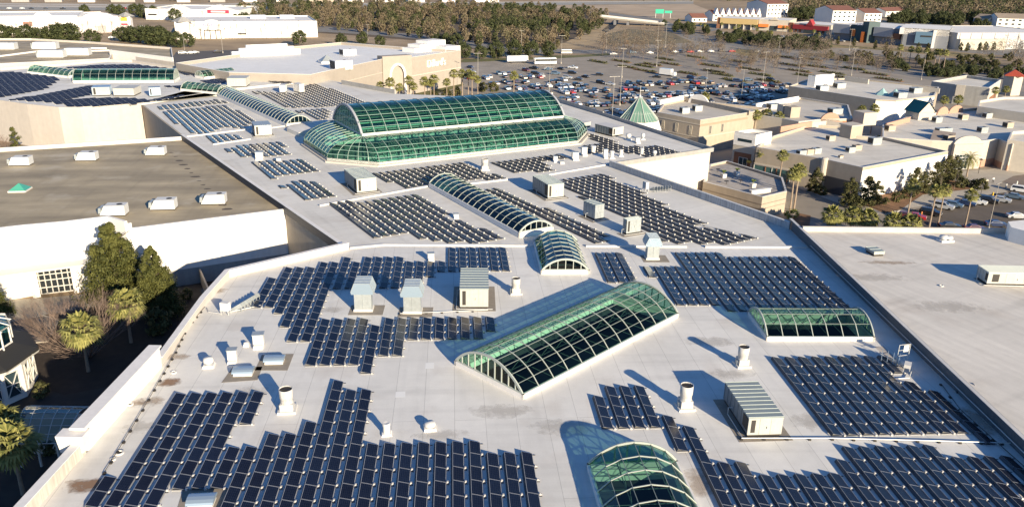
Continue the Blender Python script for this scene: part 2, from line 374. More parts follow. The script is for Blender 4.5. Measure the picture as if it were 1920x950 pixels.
# ------------------------------------------------------------------ atrium, two tiers of glass
M_FRAMEG2 = mat('pale_rib_frame', (.27, .35, .30), .4)
def atrium():
    V1 = Vector((-29.3, 169.3)); E1 = Vector((math.cos(R_(30.3)), math.sin(R_(30.3)))); rz = R_(30.3)
    t = thing('atrium_skylight', 'huge two tier green glass atrium roof with barrel vault on top', 'skylight', (V1.x, V1.y, 12.0), rz)
    LX, a, D, d = 52.4, 8.9, 36.0, 8.1   # front length, chamfer, depth, depth of the lower quarter vault
    zb, zu = .9, 5.2
    oct_ = [(0, 0), (LX, 0), (LX + a, a), (LX + a, D - a), (LX, D), (0, D), (-a, D - a), (-a, a)]
    c = MB(); wall_run(c, oct_, -.02, zb, .5, closed=True); c.build('curb', M_CURBMEM, t)
    c = MB(); wall_run(c, [(x - .6 if x < 1 else x + .6, y - .6 if y < D / 2 else y + .6) for x, y in oct_], -.02, .35, .5, closed=True); c.build('plinth', M_CREAM, t)
    inner = [(-a + d, d), (LX + a - d, d), (LX + a - d, D - d), (-a + d, D - d)]
    NP = 6
    def prof(s):  # 0 at the foot, 1 at the top: quarter ellipse, (inward share, height)
        an = s * math.pi / 2 * .93; k = math.sin(math.pi / 2 * .93)
        return (1 - math.cos(an)) / (1 - math.cos(math.pi / 2 * .93)), zb + (zu - zb) * math.sin(an) / k
    G = MB(); ribs = []; pur = MB()
    def face(p0, p1, q0, q1, n, ends=True):
        """quarter vault from foot line p0-p1 to top line q0-q1"""
        p0, p1, q0, q1 = [Vector(v) for v in (p0, p1, q0, q1)]
        def pt(u, s):
            k, z = prof(s); A = p0.lerp(p1, u); Bq = q0.lerp(q1, u); r = A.lerp(Bq, k); return Vector((r.x, r.y, z))
        for j in range(n):
            for k in range(NP):
                G.poly([pt(j / n, k / NP), pt((j + 1) / n, k / NP), pt((j + 1) / n, (k + 1) / NP), pt(j / n, (k + 1) / NP)])
        for j in range(n + 1):
            ribs.append([pt(j / n, k / NP) for k in range(NP + 1)])
        for k in range(1, NP):
            for j in range(n): pur.bar(pt(j / n, k / NP) - Vector((0, 0, .1)), pt((j + 1) / n, k / NP) - Vector((0, 0, .1)), .42, .06)
    face((0, 0), (LX, 0), (-a + d, d), (LX + a - d, d), 18)
    face((-a, a), (0, 0), (-a + d, d), (-a + d + .01, d), 5)
    face((-a, D - a), (-a, a), (-a + d, D - d), (-a + d, d), 9)
    face((LX, 0), (LX + a, a), (LX + a - d - .01, d), (LX + a - d, d), 5)
    face((LX + a, a), (LX + a, D - a), (LX + a - d, d), (LX + a - d, D - d), 9)
    face((LX, D), (0, D), (LX + a - d, D - d), (-a + d, D - d), 18)
    face((0, D), (-a, D - a), (-a + d + .01, D - d), (-a + d, D - d), 5)
    face((LX + a, D - a), (LX, D), (LX + a - d, D - d), (LX + a - d - .01, D - d), 5)
    G.build('lower_glass', M_GGREEN2, t); pur.build('lower_purlins', M_FRAMEG, t)
    for r in ribs:
        q = MB()
        for p0, p1 in zip(r, r[1:]): q.bar(p0 + Vector((0, 0, .05)), p1 + Vector((0, 0, .05)), .09, .09)
        q.build('rib', M_FRAMEG2, t)
    # upper barrel
    x0, x1, y0, y1 = -a + d, LX + a - d, d, D - d; Wd = y1 - y0; rise = 5.0; zs = zu + .5
    Rr = (Wd * Wd / 4 + rise * rise) / (2 * rise); a0 = math.asin(Wd / 2 / Rr); n2 = 13; nb = 18
    def arc(k, n=n2, off=0):
        an = -a0 + 2 * a0 * k / n; return ((y0 + y1) / 2 + (Rr + off) * math.sin(an), zs + rise - Rr + (Rr + off) * math.cos(an))
    G = MB(); pu = MB()
    for k in range(n2):
        (ya, za), (yb, zb2) = arc(k), arc(k + 1)
        for j in range(nb):
            xa, xb = x0 + (x1 - x0) * j / nb, x0 + (x1 - x0) * (j + 1) / nb
            G.poly([(xa, ya, za), (xb, ya, za), (xb, yb, zb2), (xa, yb, zb2)])
        if k: pu.bar((x0, ya, za - .1), (x1, ya, za - .1), .42, .06)
    G.build('upper_glass', M_GGREEN2, t); pu.build('upper_purlins', M_FRAMEG, t)
    first = None
    for j in range(nb + 1):
        x = x0 + (x1 - x0) * j / nb
        if first is None:
            q = MB()
            for k in range(n2):
                (ya, za), (yb, zb2) = arc(k, off=.06), arc(k + 1, off=.06); q.bar((0, ya, za), (0, yb, zb2), .12, .12, up=(0, -(zb2 - za), yb - ya))
            first = q.build('upper_rib', M_FRAMEG2, t); first.location = (x, 0, 0); continue
        r = first.copy(); COL.objects.link(r); r.parent = t; r.location = (x, 0, 0)
    bm_ = MB(); wall_run(bm_, [(x0, y0), (x1, y0), (x1, y1), (x0, y1)], zu - .05, zs + .05, .3, closed=True)
    bm_.build('ring_beam', M_TRIM, t)
    for x, s_ in ((x0 - .1, -1), (x1 + .1, 1)):
        e = MB(); n = 24
        for k in range(n):
            (ya, za), (yb, zb2) = arc(k, n), arc(k + 1, n); e.bar((x, ya, za), (x, yb, zb2), .5, .5, up=(0, -(zb2 - za), yb - ya))
        e.build('end_arch', mat('grey_end_arch', (.34, .35, .37), .5), t)
        e = MB(); e.poly([(x, arc(k)[0], arc(k)[1]) for k in range(n2 + 1)]); e.build('end_glass', M_GBLUE, t)
        e = MB()
        for i in range(1, 16):
            y = y0 + Wd * i / 16; zz = zs + rise - Rr + math.sqrt(Rr * Rr - (y - (y0 + y1) / 2) ** 2); e.bar((x + s_ * .06, y, zs), (x + s_ * .06, y, zz), .12, .12)
        e.bar((x + s_ * .05, y0 + 1, zs + 2.4), (x + s_ * .05, y1 - 1, zs + 2.4), .12, .12); e.build('end_frame', M_FRAMEG, t)
    # the lattice of steelwork that shows through the glass
    st = MB(); rnd = random.Random(3)
    for j in range(0, 19):
        x = x0 + (x1 - x0) * j / 18
        for k in range(n2):
            (ya, za), (yb, zb2) = arc(k, off=-.9), arc(k + 1, off=-.9); st.bar((x, ya, za), (x, yb, zb2), .18, .18)
            (yc, zc) = arc(k + (1 if k % 2 else 0), off=-.1); st.bar((x, ya if not k % 2 else yb, za if not k % 2 else zb2), (x, yc, zc), .1, .1)
        st.bar((x, 1.2, 1.0), (x, d, zu - 1.2), .2, .2); st.bar((x, d, zu - 1.2), (x, 4, 3.6), .13, .13); st.bar((x, d, zu - .2), (x, d, -5), .35, .35)
        if j < 18: st.bar((x, d, zu - 1.4), (x + 2.85, d, zu - .2), .13, .13); st.bar((x, 3.6, 2.2), (x + 1.4, 3.2, 4.0), .1, .1); st.bar((x + 2.8, 3.6, 2.2), (x + 1.4, 3.2, 4.0), .1, .1)
    for y, zz in ((d, zu - 1.4), (3.6, 2.4), (1.6, .9), (D - d, zu - 1.4)): st.bar((x0, y, zz), (x1, y, zz), .22, .22)
    for k in (1, 2, 3, 4, 5, 6, 8, 10): st.bar((x0, *arc(k, off=-.9)), (x1, *arc(k, off=-.9)), .2, .3)
    st.build('steelwork', mat('pale_steel', (.40, .58, .48), .5), t)
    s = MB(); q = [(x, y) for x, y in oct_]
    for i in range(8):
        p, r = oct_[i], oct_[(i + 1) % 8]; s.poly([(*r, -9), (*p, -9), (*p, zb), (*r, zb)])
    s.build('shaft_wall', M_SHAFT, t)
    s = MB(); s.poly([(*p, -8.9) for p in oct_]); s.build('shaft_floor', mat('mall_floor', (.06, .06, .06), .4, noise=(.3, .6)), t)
    cc, ss = math.cos(rz), math.sin(rz)
    HOLES['M'].append([(V1.x + x * cc - y * ss, V1.y + x * ss + y * cc) for x, y in oct_])
atrium()
# ------------------------------------------------------------------ solar panels
M_CELL = mat('panel_cells', (.008, .011, .026), .18, spec=.22)
def cell_lines():
    m = M_CELL; n = m.node_tree.nodes; l = m.node_tree.links; b = n['Principled BSDF']
    tc = n.new('ShaderNodeTexCoord'); br = n.new('ShaderNodeTexBrick'); br.offset = 0
    br.inputs['Color1'].default_value = (.006, .008, .018, 1); br.inputs['Color2'].default_value = (.008, .011, .024, 1); br.inputs['Mortar'].default_value = (.035, .04, .055, 1)
    br.inputs['Scale'].default_value = 1; br.inputs['Brick Width'].default_value = .158; br.inputs['Row Height'].default_value = .317
    br.inputs['Mortar Size'].default_value = .006; br.inputs['Mortar Smooth'].default_value = .3
    l.new(tc.outputs['Object'], br.inputs[0]); l.new(br.outputs[0], b.inputs['Base Color'])
cell_lines()
def vary(m, per_island, lo, hi):
    """each panel a little duller or cleaner than its neighbour"""
    n = m.node_tree.nodes; l = m.node_tree.links; b = n['Principled BSDF']
    src = n.new('ShaderNodeNewGeometry').outputs['Random Per Island'] if per_island else n.new('ShaderNodeObjectInfo').outputs['Random']
    for sock, a, c in (('Roughness', lo, hi), ('Specular IOR Level', .16, .40)):
        mr = n.new('ShaderNodeMapRange'); mr.inputs[3].default_value = a; mr.inputs[4].default_value = c; l.new(src, mr.inputs[0]); l.new(mr.outputs[0], b.inputs[sock])
vary(M_CELL, False, .10, .30)
M_CELLF = mat('far_panel_cells', (.007, .009, .018), .22, spec=.3)
vary(M_CELLF, True, .12, .34)
M_ALU = mat('panel_aluminium', (.42, .43, .44), .45, .3)
M_BLOCK = mat('ballast_concrete', (.50, .48, .45), .85, noise=(4, .15))
M_PAD = mat('slip_sheet', (.66, .64, .61), .8)
M_TRAY = mat('shade_toned_racking', (.05, .055, .07), .6, .1)  # navy shade on panel backs and frame sides is put into this colour
PW, PL, PG, PB = 1.0, 1.965, 1.574, 2.0
ZL, ZH = .11, .36
def panel_parts(f, c, k, pd, tr, T=lambda x, y, z: (x, y, z), bs=1.0):
    """frame, cells, ballast, pad, tray builders; local x runs from the high edge to the low edge"""
    z = lambda x: ZH + (ZL - ZH) * (x + PW / 2) / PW
    x0, x1, y0, y1 = -PW / 2, PW / 2, -PL / 2, PL / 2
    f.hexa([T(x, y, z(x) - .04) for x, y in ((x0, y0), (x1, y0), (x1, y1), (x0, y1))], [T(x, y, z(x)) for x, y in ((x0, y0), (x1, y0), (x1, y1), (x0, y1))], 5)
    e = .032
    o4 = [(x0, y0), (x1, y0), (x1, y1), (x0, y1)]; i4 = [(x0 + e, y0 + e), (x1 - e, y0 + e), (x1 - e, y1 - e), (x0 + e, y1 - e)]
    for q in range(4):
        w = (q + 1) % 4; f.poly([T(*p_, z(p_[0]) + .003) for p_ in (o4[q], o4[w], i4[w], i4[q])], 0)
    c.poly([T(x, y, z(x) + .004) for x, y in ((x0 + e, y0 + e), (x1 - e, y0 + e), (x1 - e, y1 - e), (x0 + e, y1 - e))], 1)
    yy = -PL / 2 + .02
    k.hexa([T(x, y, .03) for x, y in ((.54, yy - .12 * bs), (.54 + .2 * bs, yy - .12 * bs), (.54 + .2 * bs, yy + .12 * bs), (.54, yy + .12 * bs))], [T(x, y, .20 + .06 * (bs - 1)) for x, y in ((.56, yy - .09 * bs), (.53 + .18 * bs, yy - .09 * bs), (.53 + .18 * bs, yy + .09 * bs), (.56, yy + .09 * bs))], 2)
    for s in (-1, 1):
        yy = s * (PL / 2 - .16)
        if pd and s < 0: pd.hexa([T(x, y, .001) for x, y in ((-.60, yy - .16), (.80, yy - .16), (.80, yy + .16), (-.60, yy + .16))], [T(x, y, .016) for x, y in ((-.60, yy - .16), (.80, yy - .16), (.80, yy + .16), (-.60, yy + .16))], 3)
        tr.hexa([T(x, y, .016) for x, y in ((-.55, yy - .04), (.78, yy - .04), (.78, yy + .04), (-.55, yy + .04))], [T(x, y, .05) for x, y in ((-.55, yy - .04), (.78, yy - .04), (.78, yy + .04), (-.55, yy + .04))], 4)
    tr.hexa([T(x, y, .06) for x, y in ((-.66, y0 + .02), (-.63, y0 + .02), (-.63, y1 - .02), (-.66, y1 - .02))], [T(x, y, ZH - .03) for x, y in ((-.52, y0 + .02), (-.50, y0 + .02), (-.50, y1 - .02), (-.52, y1 - .02))], 4)
def inside(p, poly):
    x, y = p; r = False; j = len(poly) - 1
    for i in range(len(poly)):
        xi, yi = poly[i]; xj, yj = poly[j]
        if (yi > y) != (yj > y) and x < (xj - xi) * (y - yi) / (yj - yi) + xi: r = not r
        j = i
    return r
PSI = 4.49
OA = (-34.1, 69.5)
def at12(x, y): return tuple(g(x, y, 12.3)[:2])
ARR = [  # name, outline on the photograph, lattice angle, lattice origin, roof level, label
 ('A', [(316,737),(494,729),(471,790),(447,790),(421,831),(455,830),(480,833),(498,805),(552,807),(567,783),(591,785),(615,722),(692,722),(670,843),(712,842),(877,834),(897,838),(909,858),(997,857),(1009,942),(1030,1010),(395,1010),(445,906),(310,906),(270,1010),(150,1010),(176,940)], PSI, OA, 12, 'dark tilted panel in the large stepped array in the lower left of the near roof'),
 ('B', [(499,517),(521,516),(523,506),(587,505),(592,494),(633,496),(637,486),(679,488),(683,478),(761,480),(766,489),(842,490),(842,463),(959,465),(965,508),(808,511),(803,541),(625,538),(604,592),(588,640),(531,641),(541,615),(519,614),(530,589),(507,589),(515,577),(467,577)], PSI, at12(604,597), 12, 'tilted panel in the stepped array near the court parapet on the near roof'),
 ('B2', [(603,594),(694,596),(697,606),(716,607),(719,595),(790,596),(936,590),(938,613),(914,628),(793,632),(765,634),(762,660),(709,661),(701,693),(680,694),(680,682),(573,686)], PSI, at12(604,597), 12, 'tilted panel in the array between the small hooded vents and the askew vault'),
 ('R0', [(1122,741),(1143,725),(1220,729),(1250,811),(1137,804)], 4.0, at12(*(1460,684)), 12, 'tilted panel in the small array left of the grey box unit'),
 ('R2', [(1254,789),(1302,793),(1334,855),(1378,862),(1400,882),(1586,884),(1566,838),(1905,850),(1990,950),(2010,1000),(1368,1000),(1292,836),(1268,831)], 4.0, at12(1460,684), 12, 'tilted panel in the stepped array in the lower right corner of the near roof'),
 ('R1', [(1438,667),(1661,671),(1695,707),(1730,722),(1770,727),(1860,821),(1556,818)], 4.0, at12(1460,684), 12, 'tilted panel in the square array right of the grey box unit'),
 ('RT', [(1263,476),(1487,480),(1603,584),(1368,581),(1358,573),(1262,567),(1212,504),(1281,502)], 3.6, at12(1272.5,481), 12, 'tilted panel in the broad array above the seven bay vault'),
 ('RTl', [(1113,473),(1172,473),(1197,532),(1140,532)], 3.6, at12(1272.5,481), 12, 'tilted panel in the small array right of the short vault'),
 ('ML', [(618,384),(637,380),(705,373),(776,362),(788,363),(849,396),(821,401),(846,415),(878,415),(949,449),(909,453),(821,451),(776,448),(763,436),(705,445)], 31.5, at12(624,385), 12, 'panel in the array left of the long narrow vault'),
 ('MT', [(697,324),(871,306),(943,332),(849,343),(800,347),(755,352)], 31.5, at12(699,324), 12, 'panel in the strip below the atrium'),
 ('MT2', [(922,304),(1050,289),(1065,296),(1022,304),(1033,317),(965,326)], 31.5, at12(922,304), 12, 'panel right of the vent below the atrium'),
 ('MS', [(897,356),(938,351),(1130,436),(1138,452),(1112,456)], 31.5, at12(899,356), 12, 'panel in the strip right of the long vault'),
 ('MR', [(1044,337),(1133,327),(1191,352),(1278,400),(1316,413),(1308,428),(1353,430),(1418,443),(1350,456),(1259,453),(1233,448),(1199,420),(1137,396),(1077,362)], 31.5, at12(1044,337), 12, 'panel on the middle roof by the parapet'),
 ('MRR', [(1087,249),(1112,250),(1180,275),(1233,272),(1285,289),(1232,297),(1200,290),(1150,284),(1098,289),(1099,274),(1125,268)], 31.5, at12(1090,250), 12, 'panel right of the atrium'),
 ('LM1', [(293,199),(412,186),(424,192),(304,206)], 31.5, at12(295,199), 12, ''),
 ('LM2', [(305,209),(424,197),(482,224),(455,241),(420,238),(392,250),(363,249),(311,221)], 31.5, at12(295,199), 12, ''),
 ('LM3', [(386,254),(437,250),(457,260),(406,269)], 31.5, at12(386,254), 12, ''),
 ('LM4', [(421,278),(528,264),(543,289),(452,295)], 31.5, at12(421,278), 12, ''),
 ('LM5', [(472,303),(563,298),(597,320),(509,333)], 31.5, at12(472,303), 12, ''),
 ('LM6', [(523,347),(581,337),(628,367),(578,375)], 31.5, at12(523,347), 12, ''),
 ('LFa', [(473,171),(500,172),(560,176),(573,160),(595,156),(687,192),(620,200),(540,201)], 31.5, at12(473,171), 12, ''),
 ('LFb', [(554,207),(617,204),(617,224),(595,224)], 31.5, at12(554,207), 12, ''),
 ('F1', [(-40,139),(23,135),(113,146),(85,167),(0,183),(-40,185)], -52, at12(0,136), 12.6, ''),
 ('F2', [(18,187),(106,173),(143,165),(168,160),(195,161),(184,173),(120,189),(96,192)], -52, at12(0,136), 12.6, ''),
 ('F3', [(96,192),(152,185),(221,183),(283,187),(340,179),(338,182),(257,194),(142,201)], -52, at12(0,136), 12.6, ''),
 ('F4', [(122,127),(186,122),(253,121),(400,139),(375,144),(336,138),(165,132)], -52, at12(0,136), 12.6, ''),
 ('F5', [(371,153),(424,146),(424,156),(396,158)], -52, at12(0,136), 12.6, ''),
 ('F6', [(307,161),(348,161),(335,167)], -52, at12(0,136), 12.6, ''),
 ('F7', [(449,141),(470,141),(552,154),(530,158)], -52, at12(0,136), 12.6, ''),
]
GROUPN = {'A': 'panels of the lower left array', 'B': 'panels of the array by the court parapet', 'B2': 'panels of the array between the hooded vents and the askew vault', 'R0': 'panels of the small array by the box unit', 'R1': 'panels of the square right array', 'R2': 'panels of the lower right array', 'RT': 'panels of the broad array above the seven bay vault', 'RTl': 'panels of the small array right of the short vault', 'ML': 'panels left of the long vault'}
cells = []
for name, poly, ang, org, z, lab in ARR:
    u = Vector((math.cos(R_(ang)), math.sin(R_(ang)))); v = Vector((u.y, -u.x)); o = Vector(org)
    cs = [Vector(g(x, y, z)[:2]) for x, y in poly]
    ii = [(c - o).dot(u) / PG for c in cs]; jj = [(c - o).dot(v) / PB for c in cs]
    for i in range(int(min(ii)) - 2, int(max(ii)) + 3):
        for j in range(int(min(jj)) - 2, int(max(jj)) + 3):
            c = o + u * (i * PG + .5) + v * ((j + .5) * PB)
            if inside(proj((c.x, c.y, z + .2))[:2], poly): cells.append((math.hypot(c.x, c.y), name, c, ang, z, lab))
cells.sort(key=lambda t: t[0])
def in_view(c, z):
    x, y, d = proj((c.x, c.y, z)); return -30 < x < 1950 and y < 985
cells = [c for c in cells if in_view(c[2], c[4])]
print('PANELS', len(cells), cells[299][1])
proto = None; PARTS = []
far = MB()
for k, (d, name, c, ang, z, lab) in enumerate(cells):
    if k < 300:
        if proto is None:
            t = thing('solar_panel', lab, 'solar panel', (c.x, c.y, z), R_(ang), GROUPN[name])
            f, ce, bl, pd, tr = MB(), MB(), MB(), MB(), MB(); panel_parts(f, ce, bl, pd, tr); B2 = []
            for k0 in (0,):
                q = MB(); q.v = bl.v[k0 * 8:k0 * 8 + 8]; q.f = [tuple(i - k0 * 8 for i in ff) for ff in bl.f[k0 * 6:k0 * 6 + 6]]; q.m = [0] * 6; B2.append(q.build('ballast_block', M_BLOCK, t))
            bl = B2
            PARTS = [f.build('panel_frame', [M_ALU] * 5 + [M_TRAY], t), ce.build('cell_face', M_CELL, t), *bl, pd.build('slip_sheet', M_PAD, t), tr.build('racking', M_TRAY, t)]
            proto = t
        else:
            t = thing('solar_panel', lab, 'solar panel', (c.x, c.y, z), R_(ang), GROUPN[name])
            for p in PARTS:
                q = p.copy(); COL.objects.link(q); q.parent = t
    else:
        ca, sa = math.cos(R_(ang)), math.sin(R_(ang))
        T = lambda x, y, zz: (c.x + x * ca - y * sa, c.y + x * sa + y * ca, z + zz)
        panel_parts(far, far, far, far, far, T, 1.5 if ang == 31.5 else 1.0)
for i in range(len(far.m)):
    pass
tag(far.build('solar_panel_field', [M_ALU, M_CELLF, mat('far_ballast', (.45, .44, .41), .85), M_PAD, M_TRAY, M_TRAY]), 'the many smaller tilted panels on the farther roofs', 'solar panels', None, 'stuff')
# ------------------------------------------------------------------ skylights of the far left wing
def vault2(lb, a, b_, W, rise, bays, panes, curb, ml=5, zz=12.6, **k):
    a, b_ = g(*a, zz + curb), g(*b_, zz + curb); d = b_ - a
    vault(lb, (a.x, a.y), math.atan2(d.y, d.x) - math.pi / 2, W, math.hypot(d.x, d.y), rise, bays, panes, 'F', curb, zz, ml=ml, shaft=4, **k)
vault2('wide green vault in twelve bays in the middle of the far left round roof', (145, 148), (331, 147), 9.0, 3.4, 12, 5, .8, glass=M_GGREEN2, frame=M_FRAMEW)
vault2('small green vault in seven bays left of the wide twelve bay one', (66, 132), (142, 141), 6.0, 1.9, 8, 4, .7)
vault2('small green vault with arched end right of the wide twelve bay one', (374, 143), (434, 137), 6.0, 1.9, 7, 4, .7)
vault2('small green vault with arched end meeting the very long narrow vault', (420, 171), (352, 164), 6.0, 1.9, 7, 4, .7)
# ------------------------------------------------------------------ long vault on the far part of the middle roof
fa, fb = mid(g(540, 231, 12.9), g(580, 229, 12.9)), mid(g(415, 177, 12.9), g(436, 170, 12.9))
fl = math.hypot(fb[0] - fa[0], fb[1] - fa[1]); fang = math.atan2(fb[1] - fa[1], fb[0] - fa[0])
vault('very long narrow vault running from the atrium to the far left round roof', fa, fang - math.pi / 2, 6.8, fl, 1.9, 26, 6, 'M', .9, ml=5, glass=M_GBLUE)
lk = MB(); q = [P_(538, 240, 13), P_(545, 234, 13), P_(612, 224, 13), P_(622, 232, 13), P_(560, 249, 13)]
lk.prism(q, 12.0, 13.0)
# ------------------------------------------------------------------ middle wing
mw = thing('mall_wing', 'middle wing of the mall with the atrium and turned panel rows on its roof', 'building', (0, 150, 0))
lk.build('link_roof', M_ROOFM, mw, True)
sheet('roof', Mout, HOLES['M'], 12.004, M_ROOFM, mw)
b = MB()
wall_run(b, [Mout[-2], Mout[-1], Mout[0]][::-1], 0, 11.98, .4); b.build('wall', M_BEIGE, mw, True)
b = MB(); wall_run(b, [(21.6, 173.0), (47.9, 190.6)], 0, 11.95, .4); b.build('bright_wall', mat('bright_cream', (.60, .55, .46), .8, noise=(.6, .04)), mw, True)
b = MB(); wall_run(b, [(47.9, 130.4), (21.6, 173.3)], 11.9, 13.3, .35); b.build('ribbed_parapet', mat('galvanised_ribs', (.42, .43, .44), .6, noise=(2, .1), streak=(4, .35)), mw, True)
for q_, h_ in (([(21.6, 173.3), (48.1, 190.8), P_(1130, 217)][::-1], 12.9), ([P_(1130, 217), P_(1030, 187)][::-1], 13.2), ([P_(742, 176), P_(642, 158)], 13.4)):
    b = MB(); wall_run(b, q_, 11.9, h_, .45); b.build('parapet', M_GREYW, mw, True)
b = MB(); wall_run(b, [(48.0, 130.6), (21.5, 173.6)], 13.3, 13.38, .5); b.build('parapet_cap', M_TRIM, mw, True)
for p, q in (((600, 387), (812, 349)), ((846, 350), (952, 338)), ((1024, 330), (1143, 309)), ((262, 195), (410, 166)), ((436, 166), (582, 150)), ((345, 258), (470, 243)), ((508, 241), (545, 236)), ((400, 272), (470, 262))):
    b = MB(); wall_run(b, [P_(*p), P_(*q)], 11.98, 12.28, .5); b.build('expansion_ridge', M_TRIM, mw, True)
b = MB(); wall_run(b, [(-25.9, 116.6), (-82.9, 196.2)], 10.9, 12.4, .45); b.build('edge_wall', mat('edge_shade_navy', (.03, .034, .05), .6, noise=(2, .2), streak=(4, .3)), mw, True)  # the navy shade on this wall face is put into its colour
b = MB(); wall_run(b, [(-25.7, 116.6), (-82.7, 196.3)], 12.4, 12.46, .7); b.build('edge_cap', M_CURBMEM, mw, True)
# ------------------------------------------------------------------ right wing
rw = thing('mall_wing', 'right wing with wide bare pale roof behind the long dark kerb wall', 'building', (75, 90, 0))
R0 = [(48.3, 22), (130, 22), P_(1960, 440, 13.2), P_(1880, 437, 13.2), P_(1505, 434, 13.2), (48.3, 131)]
sheet('roof', R0, [], 13.2, M_ROOFR, rw)
b = MB(); wall_run(b, [(48.0, 22), (48.0, 131.2)][::-1], 12.0, 13.72, .35); b.build('dark_kerb_wall', mat('dark_flashing', (.11, .115, .125), .5, noise=(3, .2)), rw, True)
b = MB(); wall_run(b, [(47.8, 22), (47.8, 131.2)][::-1], 13.72, 13.78, .45); b.tube([(47.72, 22, 12.75), (47.72, 120, 12.75)], .05, 6); b.build('wall_cap', M_COPING, rw, True)
b = MB(); wall_run(b, [P_(1505, 434, 13.2), P_(1884, 438, 13.2)], 0, 14.05, .45); b.build('parapet', M_CREAM, rw, True)
b = MB(); b.prism([P_(1884, 441, 13.2), P_(1890, 452, 13.2), P_(1990, 480, 13.2), P_(1990, 430, 13.2)], 13.2, 15.6); b.build('stair_head', M_WHITE, rw, True)
# ------------------------------------------------------------------ tan roofed store on the left
ls = thing('store_building', 'store on the left with dirty tan roof and white curved front', 'building', (-80, 140, 0))
Lout = [(-83.2, 196.6), (-25.6, 116.9), (-38.7, 138.5)]
Lp = lambda x, y, z=11: tuple(g(x, y, z)[:2])
Lo = [Lp(345, 262), Lp(563, 394), Lp(246, 434), Lp(238, 414, 13), Lp(204, 404, 13), Lp(120, 414, 13), Lp(40, 421, 13), Lp(-120, 440, 13), Lp(-120, 285), Lp(0, 284)]
sheet('roof', Lo, [], 11.0, M_TAN, ls)
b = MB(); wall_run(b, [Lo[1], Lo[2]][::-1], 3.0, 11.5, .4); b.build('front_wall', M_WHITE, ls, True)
b = MB(); wall_run(b, [Lo[1], Lo[2]][::-1], 0, 3.0, .2)
for i in range(6):
    p = Vector(Lo[1]).lerp(Vector(Lo[2]), .02 + i * .14)
b.build('base_wall', M_GREYW, ls, True)
b = MB(); wall_run(b, [Lo[3], Lo[4], Lo[5], Lo[6], Lo[7]], 6.2, 13.0, .5); b.build('curved_fascia', M_WHITE, ls, True); b = MB(); wall_run(b, [Lo[2], Lo[3]], 0, 12.6, .4); b.build('return_wall', M_WHITE, ls, True)
b = MB(); wall_run(b, [Lo[1], Lo[2]][::-1], 11.5, 11.58, .5); b.build('coping', M_COPING, ls, True); b = MB(); wall_run(b, [Lo[0], Lo[9], Lo[8]], 10.9, 11.9, .5); b.build('parapet', M_COPING, ls, True)
# recessed entrance under the fascia
inr = lambda p, d: (p[0] + d * -.52, p[1] + d * .85)
b = MB(); wall_run(b, [inr(Lo[4], .8), inr(Lo[5], .8)], 0, 6.2, .3); b.build('side_wall', M_WHITE, ls, True); b = MB(); wall_run(b, [inr(Lo[6], 1.6), inr(Lo[7], 1.6)], 0, 6.2, .3); b.build('side_wall', M_WHITE, ls, True)
for k in (4, 5, 6):
    p = Lo[k]; b = MB(); b.box(p[0] - .3, p[1] + .7, 0, 1.1, 1.1, 6.2, .6); b.build('entrance_pier', M_WHITE, ls, True)
b = MB()
b = MB(); wall_run(b, [inr(Lo[4], .3), inr(Lo[7], .3)], 5.9, 6.2, 4); b.build('soffit', M_TRIM, ls, True)
A_, B_ = Vector(inr(Lo[5], 1.6)), Vector(inr(Lo[6], 1.6))
dg = MB(); dg.poly([(*A_, .05), (*B_, .05), (*B_, 4.6), (*A_, 4.6)]); dg.build('entrance_glass', mat('dark_glass', (.02, .025, .03), .08, spec=.8), ls, True)
b = MB(); nrm = Vector((.5, -.86)) * .08
wall_run(b, [tuple(A_), tuple(B_)][::-1], 4.6, 6.2, .1)
for i in range(8):
    p = A_.lerp(B_, i / 7) + nrm; b.bar((*p, 0), (*p, 4.6), .14, .12)
for z in (.1, 1.2, 2.5, 3.5, 4.6): b.bar((*(A_ + nrm), z), (*(B_ + nrm), z), .12, .14)
b.build('entrance_frame', M_TRIM, ls, True)
# ------------------------------------------------------------------ round roofed wing far left
fw = thing('mall_wing', 'far left wing with cream wall and blue panelled roof', 'building', (-150, 265, 0))
Fo = [P_(264, 193, 12.6), P_(205, 198, 12.6), P_(150, 202, 12.6), P_(110, 202, 12.6), P_(50, 196, 12.6), P_(0, 189, 12.6), P_(-60, 180, 12.6), P_(-60, 140, 12.6), P_(0, 132, 12.6), P_(110, 124, 12.6), P_(200, 116, 12.6), P_(250, 117, 12.6), P_(330, 129, 12.6), P_(430, 143, 12.6), P_(570, 152, 12.6), P_(430, 167, 12.6)]
sheet('roof', Fo, HOLES['F'], 12.6, M_ROOF, fw)
b = MB(); wall_run(b, Fo[:8][::-1], 0, 12.75, .4); b.build('wall', M_CREAM, fw, True)
b = MB(); wall_run(b, Fo[8:14][::-1], 12.5, 13.6, .6); b.build('parapet', M_CREAM, fw, True)
b = MB(); wall_run(b, [Fo[0], Fo[15], Fo[14]][::-1], 11.9, 12.66, .4); b.build('step', M_TRIM, fw, True)

rp_ = random.Random(4)
for i in range(15):
    f = i / 14; c = g(322 + f * 103, 286 + f * 106, 11.006); a_ = rp_.uniform(.5, 1.3); b = MB(); k_ = [(rp_.uniform(.7, 1.1) * a_ * math.cos(q * 1.05), rp_.uniform(.4, .8) * a_ * math.sin(q * 1.05)) for q in range(6)]
    b.poly([(x, y, 0) for x, y in k_]); o = b.build('roof_patch', mat('tar_patch', (.09, .07, .055), .9)); o.location = c; tag(o, 'dark tar patch in the line of patches across the tan roof', 'patch', 'tar patches across the tan roof')
